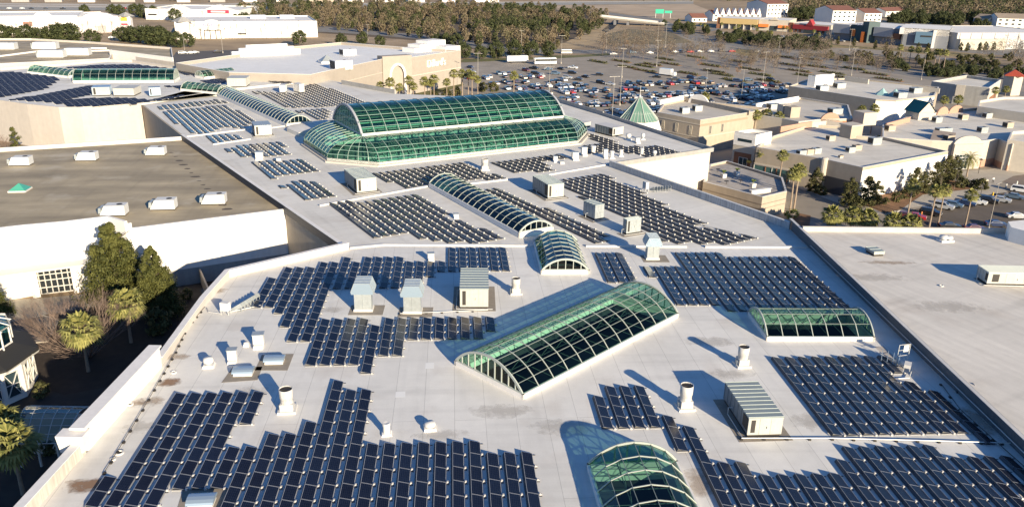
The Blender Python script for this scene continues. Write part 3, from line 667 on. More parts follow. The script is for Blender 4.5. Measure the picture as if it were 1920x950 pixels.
# ------------------------------------------------------------------ things on the roofs
M_UNITW = mat('cream_cabinet', (.46, .45, .405), .5, noise=(2, .05), streak=(3, .06))
M_UNITS = mat('grey_cabinet_side', (.20, .225, .24), .5, .2, noise=(2, .08))
M_URIB = mat('ribbed_cabinet_roof', (.29, .335, .32), .45, .2, noise=(1, .06))
M_RIB = mat('pale_rib', (.42, .46, .44), .5)
M_GALV = mat('galvanised_sheet', (.40, .43, .43), .45, .35, noise=(2.5, .12))
M_MAT = mat('tan_walk_pad', (.27, .235, .19), .9, noise=(2, .12))
M_LOUV = mat('dark_louvre', (.035, .03, .025), .7)
M_BLUEM = mat('blue_grey_hood', (.33, .42, .50), .4, .4)
M_RED = mat('red_paint', (.42, .06, .04), .6)
M_PIPE = mat('grey_pipe', (.55, .55, .53), .5, .2)
def box_dims(fl, fr, topy, bl, z):
    a, b_ = g(*fl, z), g(*fr, z); W = (b_ - a).to_2d().length; rz = math.atan2(b_.y - a.y, b_.x - a.x)
    lo, hi = 0., 25.
    for _ in range(40):
        m = (lo + hi) / 2
        if proj((a.x, a.y, z + m))[1] > topy: lo = m
        else: hi = m
    h = lo; c = g(*bl, z + h); d = Vector((c.x - a.x, c.y - a.y)); n = Vector((-math.sin(rz), math.cos(rz)))
    return a, W, rz, h, max(.8, d.dot(n))
def roof_unit(label, fl, fr, topy, bl, z=12, ribs=8, pad=1.0, side=None, front=None, roofm=None, group=None, louv=True, L=None, name='rooftop_unit', over=.08):
    a, W, rz, h, Ln = box_dims(fl, fr, topy, bl, z)
    if L: Ln = L
    t = thing(name, label, 'rooftop unit', a, rz, group)
    side, front, roofm = side or M_UNITS, front or M_UNITW, roofm or M_URIB
    b = MB(); b.hexa([(0, 0, .35), (W, 0, .35), (W, Ln, .35), (0, Ln, .35)], [(0, 0, h - .08), (W, 0, h - .08), (W, Ln, h - .08), (0, Ln, h - .08)])
    n = max(4, int(Ln / .9))
    for i in range(n + 1):
        y = Ln * i / n
        for x in (-.02, W + .02): b.bar((x, y, .36), (x, y, h - .1), .07, .05)
    b.build('cabinet', side, t)
    b = MB(); b.hexa([(-.02, -.05, .33), (W + .02, -.05, .33), (W + .02, .0, .33), (-.02, .0, .33)], [(-.02, -.05, h - .07), (W + .02, -.05, h - .07), (W + .02, .0, h - .07), (-.02, .0, h - .07)])
    for k in (1, 2):
        x = W * k / 3; b.bar((x, -.06, .4), (x, -.06, h - .15), .03, .03)
    b.bar((W * .55, -.08, h * .45), (W * .55, -.08, h * .55), .12, .06)
    b.build('end_panel', front, t)
    if louv:
        b = MB(); b.hexa([(W * .08, -.09, .6), (W * .2, -.09, .6), (W * .2, -.04, .6), (W * .08, -.04, .6)], [(W * .08, -.09, h - .3), (W * .2, -.09, h - .3), (W * .2, -.04, h - .3), (W * .08, -.04, h - .3)]); b.build('louvre', M_LOUV, t); b = MB()
        b.hexa([(-.06, Ln * .02, .7), (-.03, Ln * .02, .7), (-.03, Ln * .2, .7), (-.06, Ln * .2, .7)], [(-.06, Ln * .02, h - .3), (-.03, Ln * .02, h - .3), (-.03, Ln * .2, h - .3), (-.06, Ln * .2, h - .3)])
        b.build('side_louvre', M_LOUV, t)
    b = MB(); o = over; b.hexa([(-o, -o, h - .08), (W + o, -o, h - .08), (W + o, Ln + o, h - .08), (-o, Ln + o, h - .08)], [(-o, -o, h), (W + o, -o, h), (W + o, Ln + o, h), (-o, Ln + o, h)])
    rp = b.build('roof_panel', roofm, t)
    if ribs:
        b = MB()
        for i in range(ribs + 1):
            y = Ln * i / ribs; b.bar((-o, y, h + .03), (W + o, y, h + .02), .05, .05)
        b.build('seam_ribs', M_RIB, rp)
    b = MB(); b.hexa([(.08, .08, .02), (W - .08, .08, .02), (W - .08, Ln - .08, .02), (.08, Ln - .08, .02)], [(.08, .08, .36), (W - .08, .08, .36), (W - .08, Ln - .08, .36), (.08, Ln - .08, .36)]); b.build('base_rail', M_LOUV, t)
    if pad:
        b = MB(); p = pad; b.hexa([(-p, -p * .7, .004), (W + p, -p * .7, .004), (W + p, Ln + p * .4, .004), (-p, Ln + p * .4, .004)], [(-p, -p * .7, .02), (W + p, -p * .7, .02), (W + p, Ln + p * .4, .02), (-p, Ln + p * .4, .02)]); b.build('walk_pad', M_MAT, t)
        b = MB(); b.tube([(-.5, -.3, .15), (-.5, Ln * .6, .15), (-.5, Ln * .6, .9), (-.05, Ln * .6, .9)], .05, 6); b.tube([(-.5, -.3, .15), (W + .6, -.4, .15)], .05, 6); b.build('gas_pipe', M_PIPE, t)
    return t
roof_unit('long grey green box unit with ribbed roof beside the square right array', (1400, 820), (1463, 818), 782, (1362, 716), ribs=9)
roof_unit('tall cream fronted unit with striped grey roof on the near roof', (863, 579), (915, 579), 541, (858, 503), ribs=8)
roof_unit('grey ribbed box unit at the left end of the panel strip below the atrium', (670, 364), (706, 360), 336, (636, 318), ribs=9)
roof_unit('grey ribbed box unit between panel strip and large panel block on middle roof', (1027, 374), (1056, 371), 346, (982, 331), ribs=9)
roof_unit('plain grey box unit between the far left panel rows and the atrium', (479, 257), (510, 255), 236, (458, 229), ribs=0, roofm=M_GALV, pad=.6)
roof_unit('long pale ribbed unit lying across the bare right roof at the photo edge', (1849, 535), (1950, 537), 510, (1832, 497), 13.2, ribs=10, pad=.3, side=M_GALV, roofm=mat('pale_grey_roof_panel', (.52, .53, .51), .6))
roof_unit('small low square unit alone on the bare right roof', (1638, 481), (1657, 480), 472, (1623, 463), 13.2, ribs=2, pad=0, louv=False)
roof_unit('galvanised box unit beside the big panel block nearest the long parapet', (1174, 441), (1200, 437), 412, (1161, 410), ribs=5, side=M_GALV, front=M_GALV, roofm=M_BLUEM)
roof_unit('galvanised box unit on dark base between two panel blocks', (1115, 414), (1131, 411), 385, (1096, 376), ribs=4, side=M_GALV, front=M_GALV, louv=False)
roof_unit('long low grey duct unit right of the atrium', (1148, 257), (1168, 254), 240, (1109, 233), ribs=0, pad=0, roofm=M_COPING)
roof_unit('shorter low grey duct unit behind the long one right of the atrium', (1093, 241), (1107, 238), 231, (1067, 226), ribs=0, pad=0, roofm=M_COPING)
roof_unit('blue grey cooling unit left of the beige box on the far left round roof', (174, 181), (207, 180), 164, (174, 160), 12.6, ribs=0, pad=0, side=M_BLUEM, front=M_GALV, roofm=M_BLUEM)
roof_unit('wide beige box between two grey coolers on the far left round roof', (214, 181), (252, 181), 166, (214, 160), 12.6, ribs=0, pad=0, side=M_UNITW, roofm=M_UNITW, louv=False, L=7)
roof_unit('grey cooling unit with round fans right of the beige box', (281, 182), (302, 181), 165, (281, 162), 12.6, ribs=0, pad=0, side=M_BLUEM, front=M_BLUEM, roofm=M_GALV)
roof_unit('large beige box below the small arched skylight on the far left roof', (427, 164), (462, 164), 147, (427, 144), 12.6, ribs=0, pad=0, side=M_UNITW, roofm=M_UNITW, louv=False, L=7)
roof_unit('left of two white upright units among the far panel rows', (525, 175), (535, 175), 160, (520, 157), 12, ribs=0, pad=0, side=M_TRIM, front=M_TRIM, roofm=M_TRIM, louv=False)
roof_unit('right of two white upright units among the far panel rows', (562, 175), (571, 174), 158, (557, 155), 12, ribs=0, pad=0, side=M_TRIM, front=M_TRIM, roofm=M_TRIM, louv=False)
# hooded galvanised vents
def hooded(label, fl, fr, topy, D=1.5, z=12, pad=True):
    a, W, rz, h, _ = box_dims(fl, fr, topy, fl, z); t = thing('hooded_vent', label, 'roof vent', a, rz)
    k = h * .68; b = MB(); b.hexa([(0, 0, .3), (W, 0, .3), (W, D, .3), (0, D, .3)], [(0, 0, k), (W, 0, k), (W, D, k), (0, D, k)]); b.bar((W / 2, -.02, .4), (W / 2, -.02, k), .05, .05); b.build('shaft', M_GALV, t)
    o = .32; b = MB(); y0, y1, ym0, ym1 = -.15, D + .9, .1, D + .6
    # flared hood: three ribbed planes
    pr = [(-o, k - .25), (-o - .05, k + .05), (.1, h), (W - .1, h), (W + o + .05, k + .05), (W + o, k - .25)]
    b.hexa([(x, y0, zz) for x, zz in pr], [(x, y1, zz) for x, zz in pr]); hd = b.build('hood', M_BLUEM, t)
    b = MB()
    for i in range(6):
        y = y0 + (y1 - y0) * i / 5
        for (x0, z0), (x1, z1) in zip(pr[1:], pr[2:-0 or None]): b.bar((x0, y, z0 + .02), (x1, y, z1 + .02), .06, .05, up=(0, 1, 0))
    b.build('seam_ribs', M_GALV, hd)
    b = MB(); b.hexa([(-.15, -.12, .0), (W + .15, -.12, .0), (W + .15, D + .15, .0), (-.15, D + .15, .0)], [(-.1, -.08, .32), (W + .1, -.08, .32), (W + .1, D + .1, .32), (-.1, D + .1, .32)]); b.build('curb', M_TRIM, t)
    if pad: b = MB(); b.box(W / 2 + .4, .5, .004, W + 2.2, D + 1.6, .016); b.build('walk_pad', M_MAT, t)
hooded('hooded galvanised vent left of its twin above the lower middle array', (665, 584), (697, 584), 531)
hooded('hooded galvanised vent right of its twin next to the tall cream unit', (757, 588), (789, 588), 536)
hooded('tall hooded vent on a tan pad by the gap in the low white ridge', (1213, 487), (1235, 487), 446)
# round stacks
M_STACK = mat('weathered_white_sheet', (.56, .545, .51), .5, noise=(3, .12), streak=(6, .2))
def stack(label, c, topy, r=.62, z=12, name='vent_stack', base=1.35):
    p = g(*c, z); lo, hi = 0., 12.
    for _ in range(40):
        m = (lo + hi) / 2
        if proj((p.x, p.y, z + m))[1] > topy: lo = m
        else: hi = m
    h = lo; t = thing(name, label, 'vent stack', p, R_(8))
    b = MB(); b.box(0, 0, 0, r * 2.7, r * 2.7, .22, 0, 0, .96); b.build('curb', M_TRIM, t)
    base = r * 1.9; b = MB(); b.box(0, 0, .2, base, base, h * .3, 0, 0, .97); b.build('fan_housing', M_STACK, t)
    b = MB(); n = 24; z0 = h * .3 + .2; b.lathe([(r * .9, z0 - .02), (r * .9, h * .58), (r * .98, h * .6), (r * 1.0, h), (r * .93, h), (r * .92, h - .5), (.02, h - .52)], n); o = b.build('barrel', M_STACK, t, smooth=True)
    b = MB(); b.lathe([(r * .92, h - .12), (.02, h - .14)], n); b.bar((-r * .9, -.1, h - .1), (r * .9, .1, h - .1), .12, .03); b.bar((-r * .5, .3, h - .2), (r * .6, -.25, h - .05), .3, .03)
    b.build('damper', M_LOUV, t)
    b = MB(); b.box(-base * .42 - .12, 0, .25, .3, .5, .5); b.build('motor_box', M_GALV, t)
stack('white vent stack with rusty base in the gap of the lower left array', (539, 768), 728, .68)
stack('white vent stack nearest the seven bay vault', (1391, 684), 649, .62)
stack('white vent stack between the small array and the long box unit', (1284, 763), 721, .66)
stack('white vent stack beside the tall cream fronted unit', (967, 549), 521, .6)
stack('white vent stack below the atrium between two panel strips', (909, 318), 298, .75)
def small_vent(label, c, h, r, kind, z=12):
    p = g(*c, z); t = thing('small_vent', label, 'roof vent', p, R_(10))
    if kind == 'pipe':
        b = MB(); b.lathe([(r, 0), (r, h * .75), (r * 1.15, h * .78), (r * 1.15, h), (r * .9, h), (.02, h - .05)], 14); b.build('pipe', M_TRIM, t, smooth=False); b = MB(); b.box(0, 0, 0, r * 3, r * 3, .18, 0, 0, .85); b.build('curb', M_CURBMEM, t)
    elif kind == 'mushroom':
        b = MB(); b.lathe([(r * .7, .2), (r * .7, h * .55)], 14); b.build('neck', M_GALV, t); b = MB(); b.lathe([(r, h * .5), (r * 1.05, h * .68), (r * .85, h * .95), (.02, h)], 16); b.build('cap', M_TRIM, t, smooth=True); b = MB(); b.box(0, 0, 0, r * 2.2, r * 2.2, .28, 0, 0, .9); b.build('curb', M_CURBMEM, t)
    else:
        b = MB(); b.box(0, 0, .15, r * 1.6, r * 1.3, h - .15, 0, 0, .97); b.build('box', M_TRIM, t); b = MB(); b.box(0, 0, h, r * 1.8, r * 1.5, .08); b.build('lid', M_GALV, t); b = MB(); b.box(0, -r * .9, 0, r * 1.5, r * 1.2, .4, 0, 0, .9); b.build('curb', M_CURBMEM, t)
small_vent('short round pipe vent above the lower left array', (725, 813), 1.25, .33, 'pipe')
small_vent('low mushroom vent near the foot of the askew vault', (806, 803), .75, .55, 'mushroom')
small_vent('mushroom vent on a stub left of the two tan pads', (392, 686), 1.1, .55, 'mushroom')
small_vent('white two step box vent above the two tan pads', (437, 677), 1.5, .62, 'box')
small_vent('tall white block vent with a dark opening by the stepped array', (486, 647), 1.5, .75, 'box')
small_vent('tiny round vent beside the white block vent', (462, 648), .5, .3, 'mushroom')
small_vent('grey louvred box beyond the small top array', (808, 487), 1.1, .6, 'box')
small_vent('small white box near the long vault', (855, 408), .7, .55, 'box')
small_vent('white box vent among the left panel rows near the atrium corner', (487, 298), 1.6, 1.0, 'box')
small_vent('small white box right of the larger white box vent', (523, 302), .7, .6, 'box')
for k, (c, h, r, kd, lb) in enumerate([((1095, 291), 1.9, .8, 'box', 'white kitchen vent at the left end of the vent cluster'), ((1112, 285), 1.5, .6, 'pipe', 'curved white vent hood in the cluster right of the atrium'), ((1135, 296), 2.0, .6, 'box', 'tall white box vent in the middle of the vent cluster'), ((1147, 297), 1.8, .45, 'pipe', 'narrow white pipe vent by the tall box vent'), ((1164, 293), 1.6, .4, 'pipe', 'white pipe vent at the right of the cluster'), ((1203, 291), 1.7, .4, 'pipe', 'lone white pipe vent near the bright wall'), ((1227, 293), 1.4, .5, 'mushroom', 'white mushroom vent nearest the bright wall'), ((1178, 262), 1.6, .7, 'mushroom', 'round white fan beyond the panel rows right of the atrium'), ((1195, 268), 1.3, .7, 'box', 'white duct box among fans beyond the panel rows'), ((1205, 262), 1.7, .5, 'mushroom', 'white fan on a tall neck by the dark parapet'), ((1041, 303), 1.2, .6, 'box', 'dark open vent box left of the white hoods'), ((1053, 306), .4, .6, 'box', 'low white curb box beside the dark vent box'), ((1078, 299), 1.7, .9, 'box', 'broad white hood box throwing a long shadow')]):
    small_vent(lb, c, h, r, kd)
# tan pads with low blue hoods
for lb, q in (('low blue hood skylight on the left tan pad', [(415, 717), (483, 712), (492, 687), (437, 687)]), ('low blue hood skylight on the right tan pad', [(478, 694), (539, 694), (551, 663), (491, 665)]), ('low blue hood skylight on the tan pad cut by the lower edge', [(325, 975), (413, 973), (432, 915), (343, 917)])):
    pts = [g(*p, 12) for p in q]; c = sum(pts, Vector()) / 4; t = thing('hood_skylight', lb, 'roof hatch', c, R_(6))
    b = MB(); b.hexa([p + Vector((0, 0, .004)) for p in pts], [p + Vector((0, 0, .02)) for p in pts]); b.build('pad', M_MAT, t, True)
    b = MB(); b.hexa([(-1.0, -.6, .02), (1.0, -.6, .02), (1.0, .7, .02), (-1.0, .7, .02)], [(-.95, -.55, .4), (.95, -.55, .4), (.95, .65, .4), (-.95, .65, .4)]); b.build('curb', M_TRIM, t)
    b = MB()
    for s_ in range(6):
        a0, a1 = math.pi * s_ / 6, math.pi * (s_ + 1) / 6; b.poly([(-1.1, .05 - .8 * math.cos(a0), .4 + .35 * math.sin(a0)), (-1.1, .05 - .8 * math.cos(a1), .4 + .35 * math.sin(a1)), (1.1, .05 - .8 * math.cos(a1), .4 + .35 * math.sin(a1)), (1.1, .05 - .8 * math.cos(a0), .4 + .35 * math.sin(a0))][::-1])
    for x in (-1.1, 1.1): b.poly([(x, .05 - .8 * math.cos(math.pi * s_ / 6), .4 + .35 * math.sin(math.pi * s_ / 6)) for s_ in range(7)])
    b.build('hood', M_BLUEM, t)
# electrical racks
def rack(label, c, boxh, n, rz, z=12, panels=False):
    p = g(*c, z); t = thing('electrical_rack', label, 'electrical rack', p, rz)
    b = MB(); b.box(0, 0, .5, 1.1, .7, boxh - .5); b.build('cabinet', M_TRIM, t)
    b = MB()
    for x, y in ((-.5, -.3), (.5, -.3), (.5, .3), (-.5, .3)): b.bar((x, y, 0), (x, y, .5), .08, .08)
    b.tube([(-.3, -.5, .2), (-2.2, -.4, .2), (-3.0, .6, .2)], .06, 6); b.tube([(.3, .3, .15), (3, 3.2, .15)], .06, 6); b.build('stand', M_PIPE, t)
    b = MB()
    for i in range(n):
        y = .9 + i * .62; b.bar((.2 + y * .12, y, .1), (1.5 + y * .12, y + .1, .95), .5, .06, up=(0, 1, 0)); b.bar((1.5 + y * .12, y + .1, 0), (1.5 + y * .12, y + .1, .95), .06, .06); b.bar((.2 + y * .12, y, .1), (1.5 + y * .12, y + .1, .1), .05, .05)
    b.build('inverters', M_GALV if not panels else M_BLUEM, t)
    return t
rack('white electrical cabinet with sloping inverter rack inside the court parapet corner', (424, 588), 1.6, 7, R_(-12))
rack('electrical rack with blue tilted inverters by the dark kerb wall', (1700, 694), .9, 4, R_(60), panels=True)
rack('white electrical cabinet and inverter row at the long ribbed parapet', (1210, 358), 1.9, 7, R_(-62))
t = thing('equipment_frame', 'open wire frame with white sign panel by the dark kerb wall', 'frame', g(1691, 676, 12), R_(15))
b = MB()
for x in (-.75, .75):
    b.bar((x, 0, 0), (x, 0, 2.1), .06, .06); b.bar((x, 0, 0), (x, .9, 0.05), .06, .06)
for z in (.7, 1.4, 2.1): b.bar((-.75, 0, z), (.75, 0, z), .05, .05)
b.build('frame', M_PIPE, t); b = MB(); b.box(.25, 0, 1.15, .7, .06, .85); b.build('sign_panel', M_TRIM, t)
t = thing('satellite_dish', 'small grey satellite dish weighted down beside the dark kerb wall', 'satellite dish', g(1812, 737, 12), R_(-20))
b = MB(); b.box(-.3, 0, 0, 1.4, .8, .22); b.build('ballast', M_LOUV, t); b = MB(); b.tube([(.2, 0, .1), (.35, 0, .8)], .05, 6); b.build('mast', M_PIPE, t)
b = MB(); b.lathe([(.02, 0), (.25, .04), (.45, .13), (.46, .15), (.25, .07), (.02, .03)], 16); d = b.build('dish', M_TRIM, t, smooth=True); d.location = (.45, 0, .85); d.rotation_euler = (0, R_(70), R_(20))
# rooftop pipes on blocks
def pipe_run(label, pts, z=12, r=.055, step=1.9, m=None):
    P = [g(*p, z) + Vector((0, 0, .2)) for p in pts]; t = thing('roof_pipe', label, 'pipe', P[0] - Vector((0, 0, .2)), 0)
    b = MB(); b.tube(P, r, 6); b.build('pipe', m or M_PIPE, t, True)
    b = MB()
    for p, q in zip(P, P[1:]):
        n = max(1, int((q - p).length / step))
        for i in range(n):
            c = p.lerp(q, i / n); b.box(c.x, c.y, z + .002, .24, .3, .14)
    b.build('support_blocks', M_LOUV, t, True)
pipe_run('grey gas pipe on dark blocks running right from the long box unit', [(1390, 824), (1560, 824), (1760, 829), (1918, 834)])
pipe_run('thin conduit on blocks along the court parapet', [(196, 888), (232, 830), (268, 770), (300, 715), (330, 662), (352, 615), (385, 577)], r=.03, m=M_LOUV, step=1.5)
pipe_run('pipe on blocks in front of the hooded vents and cream unit', [(750, 590), (800, 588), (915, 583)])
pipe_run('conduit along the edge of the square right array', [(1764, 722), (1800, 770), (1862, 826), (1925, 882)], r=.04, step=2.5, m=M_LOUV)
pipe_run('conduit along the foot of the long ribbed parapet', [(1240, 405), (1320, 424), (1415, 446)], r=.05)
# white store units
M_RTU = mat('white_rtu', (.60, .60, .58), .6, noise=(2, .05))
def rtu(label, c, L, W, H, rz, z):
    t = thing('rooftop_unit', label, 'rooftop unit', g(*c, z), rz)
    b = MB(); b.hexa([(-L / 2, -W / 2, .2), (L / 2, -W / 2, .2), (L / 2, W / 2, .2), (-L / 2, W / 2, .2)], [(-L / 2 + .9, -W / 2, H), (L / 2, -W / 2, H), (L / 2, W / 2, H), (-L / 2 + .9, W / 2, H)]); b.build('cabinet', M_RTU, t)
    b = MB(); b.hexa([(-L / 2 - .25, -W / 2 + .1, .5), (-L / 2 + .3, -W / 2 + .1, .5), (-L / 2 + .3, W / 2 - .1, .5), (-L / 2 - .25, W / 2 - .1, .5)], [(-L / 2 - .1, -W / 2 + .1, H - .4), (-L / 2 + .3, -W / 2 + .1, H - .4), (-L / 2 + .3, W / 2 - .1, H - .4), (-L / 2 - .1, W / 2 - .1, H - .4)]); b.build('intake_hood', M_GALV, t)
    b = MB(); b.lathe([(.5, H), (.5, H + .05), (.02, H + .06)], 14, L * .25, 0); b.build('fan', M_LOUV, t)
    b = MB(); b.box(0, 0, 0, L * .96, W * .94, .22); b.build('curb', M_LOUV, t)
for c, lb in (((40, 309), 'leftmost white rooftop unit in the upper row on the tan roof'), ((164, 300), 'middle white rooftop unit in the upper row on the tan roof'), ((293, 290), 'rightmost white rooftop unit in the upper row on the tan roof'), ((215, 402), 'white rooftop unit half behind the tall cone tree'), ((308, 391), 'white rooftop unit in the middle of the lower row on the tan roof'), ((402, 381), 'white rooftop unit nearest the blue shaded edge wall on the tan roof')):
    rtu(lb, c, 4.3, 2.3, 1.9, R_(8), 11)
t = thing('pyramid_skylight', 'small green glass pyramid on the tan roof', 'skylight', g(38, 357, 11), R_(8))
b = MB(); b.hexa([(-1.6, -1.6, 0), (1.6, -1.6, 0), (1.6, 1.6, 0), (-1.6, 1.6, 0)], [(-1.6, -1.6, .3), (1.6, -1.6, .3), (1.6, 1.6, .3), (-1.6, 1.6, .3)]); b.build('curb', M_TRIM, t)
b = MB()
for i in range(4):
    q = [(-1.5, -1.5), (1.5, -1.5), (1.5, 1.5), (-1.5, 1.5)]; b.poly([(*q[i], .3), (*q[(i + 1) % 4], .3), (0, 0, 1.5)])
b.build('glass', mat('opaque_green_glass', (.07, .33, .24), .15, spec=.7), t)
# stains and dirt on the near roof: ragged, thin films of dirt
def stain_mat(name, col, dens):
    m = bpy.data.materials.new(name); m.use_nodes = True; n = m.node_tree.nodes; l = m.node_tree.links; b = n['Principled BSDF']; b.inputs['Base Color'].default_value = (*col, 1); b.inputs['Roughness'].default_value = .9
    geo = n.new('ShaderNodeNewGeometry'); nz = n.new('ShaderNodeTexNoise'); nz.inputs['Scale'].default_value = .9; nz.inputs['Detail'].default_value = 9; nz.inputs['Roughness'].default_value = .65; l.new(geo.outputs['Position'], nz.inputs['Vector'])
    tc = n.new('ShaderNodeTexCoord'); vl = n.new('ShaderNodeVectorMath'); vl.operation = 'LENGTH'; l.new(tc.outputs['Object'], vl.inputs[0])
    m1 = n.new('ShaderNodeMath'); m1.operation = 'MULTIPLY_ADD'; l.new(vl.outputs['Value'], m1.inputs[0]); m1.inputs[1].default_value = -.42; l.new(nz.outputs[0], m1.inputs[2])
    mr = n.new('ShaderNodeMapRange'); mr.inputs[1].default_value = .06; mr.inputs[2].default_value = .34; mr.inputs[4].default_value = dens; l.new(m1.outputs[0], mr.inputs[0])
    tr = n.new('ShaderNodeBsdfTransparent'); mx = n.new('ShaderNodeMixShader'); l.new(mr.outputs[0], mx.inputs[0]); l.new(tr.outputs[0], mx.inputs[1]); l.new(b.outputs[0], mx.inputs[2]); l.new(mx.outputs[0], n['Material Output'].inputs[0]); return m
SM = [stain_mat('rust_dirt', (.25, .15, .09), .8), stain_mat('brown_dirt', (.40, .31, .23), .5), stain_mat('grey_dirt', (.46, .43, .39), .34)]
ST = [('rusty brown dirt patch at the foot of the court parapet', 164, 908, 2.0, 1.1, 0), ('brown dirt smear along the court parapet below the raised part', 250, 755, 2.2, .9, 1), ('brown puddle mark by the upper end of the raised parapet', 317, 716, 1.3, .9, 0), ('faint brown mark at the foot of the low court parapet', 330, 668, 1.8, .8, 1), ('grey puddle ring left of the lower left array', 262, 800, 1.6, 1.2, 2), ('grey puddle ring higher up left of the lower left array', 285, 752, 1.4, 1.0, 1), ('dirt smear inside the corner of the court parapet', 400, 545, 2.0, 1.2, 1), ('grey dirt fan below the two tan pads', 470, 735, 2.4, 1.2, 2), ('grey dirt below the foot of the askew vault', 940, 770, 3.4, 1.4, 2), ('grey smear across the open roof above the bottom vault', 1060, 800, 3.6, 1.6, 2), ('brown dirt at the lower right array', 1310, 905, 1.4, 2.2, 1), ('grey dirt around the vent stack nearest the seven bay vault', 1370, 700, 2.6, 1.2, 2), ('pinkish dirt along the dark kerb wall', 1840, 790, 1.2, 3.0, 1), ('grey dirt beside the box unit', 1520, 790, 2.0, 1.8, 2), ('grey dirt on the roof above the bottom array', 830, 815, 3.0, 1.0, 2), ('dirt behind the hooded vents', 620, 580, 1.8, 1.0, 2), ('grey dirt under the seven bay vault', 1330, 640, 3.0, 1.4, 2)]
for k, (lb, x, y, sx, sy, mi) in enumerate(ST):
    b = MB(); rq = random.Random(k); b.poly([(math.cos(q * .524) * rq.uniform(.85, 1.1) * 1.15, math.sin(q * .524) * rq.uniform(.85, 1.1) * 1.15, 0) for q in range(12)]); o = b.build('roof_stain', SM[mi]); o.location = g(x, y, 12.006); o.scale = (sx, sy, 1); o.rotation_euler = (0, 0, R_(4 if sx > sy else 0)); tag(o, lb, 'stain')
for k, (lb, x, y, sx, sy, mi) in enumerate([('grey water mark across the bare right roof', 1640, 520, 5, 1.6, 2), ('brownish run below the small square unit on the right roof', 1665, 492, 4, .8, 1), ('grey mark in front of the long pale unit on the right roof', 1780, 575, 5, 2, 2)]):
    b = MB(); b.poly([(math.cos(q * .524) * 1.15, math.sin(q * .524) * 1.15, 0) for q in range(12)]); o = b.build('roof_stain', SM[mi]); o.location = g(x, y, 13.206); o.scale = (sx, sy, 1); tag(o, lb, 'stain')

for lb, c, z, r in (('small round roof drain ring left of the lower left array', (244, 758), 12, .35), ('round roof drain ring with rusty stain left of the lower left array', (224, 849), 12, .4), ('small white drain ring near the rusty stain', (212, 861), 12, .25), ('white drain ring below the mushroom vent', (326, 698), 12, .32), ('roof drain on the bare right roof', (1572, 497), 13.2, .3), ('roof drain far out on the bare right roof', (1765, 536), 13.2, .3)):
    t = thing('roof_drain', lb, 'roof drain', g(*c, z)); b = MB(); b.lathe([(r, .0), (r, .12), (r * .7, .14), (r * .6, .02)], 14); b.build('ring', M_TRIM, t); b = MB(); b.lathe([(r * .55, .03), (.02, .1)], 10); b.build('strainer', M_LOUV, t)
small_vent('pair of small round fans near the far edge of the bare right roof', (1768, 452), 1.0, .7, 'mushroom', 13.2); small_vent('second of the small round fans near the far edge of the bare right roof', (1778, 452), .9, .6, 'mushroom', 13.2)
for lb, q in (('grey dirt drift on the roof beside the dark kerb wall', [(1640, 650), (1656, 648), (1700, 690), (1690, 694)]), ('pale patch of newer membrane near the askew vault', [(742, 734), (760, 733), (760, 744), (741, 745)]), ('pale square patch on the near roof', [(798, 680), (814, 679), (814, 690), (797, 691)])):
    b = MB(); b.poly([g(*p, 12.007) for p in q][::-1]); tag(b.build('roof_stain', mat('dust_drift', (.50, .45, .39), .95, noise=(2, .2)) if 'dirt' in lb else mat('new_membrane', (.76, .75, .71), .7)), lb, 'stain')
# ------------------------------------------------------------------ other buildings: generic builder
M_RROOF = roof_mat('grey_tan_roof', (.58, .53, .45), 12, 2.6, 80, .85, .4, (.36, .32, .27), streaky=((.04, .7, 1), .12))
M_RROOF2 = roof_mat('pale_flat_roof', (.68, .635, .55), 12, 2.6, 80, .86, .36, (.44, .40, .34), streaky=((.04, .7, 1), .1))
M_PINK = mat('pink_stucco', (.42, .26, .185), .85, noise=(1, .06))
M_ORANGE = mat('terracotta_wall', (.38, .17, .085), .85, noise=(1, .08))
M_STONE = mat('pale_stone', (.50, .45, .375), .85, noise=(1.2, .06))
M_DGLASS = mat('shop_glass', (.03, .05, .06), .06, spec=.9)
M_TEAL = mat('teal_metal_roof', (.02, .13, .12), .45, .3, noise=(2, .1))
M_BRICK = mat('brown_brick', (.24, .11, .06), .85, noise=(3, .15))
def ccw(p):
    a = sum(p[i][0] * p[(i + 1) % len(p)][1] - p[(i + 1) % len(p)][0] * p[i][1] for i in range(len(p)))
    return p if a > 0 else p[::-1]
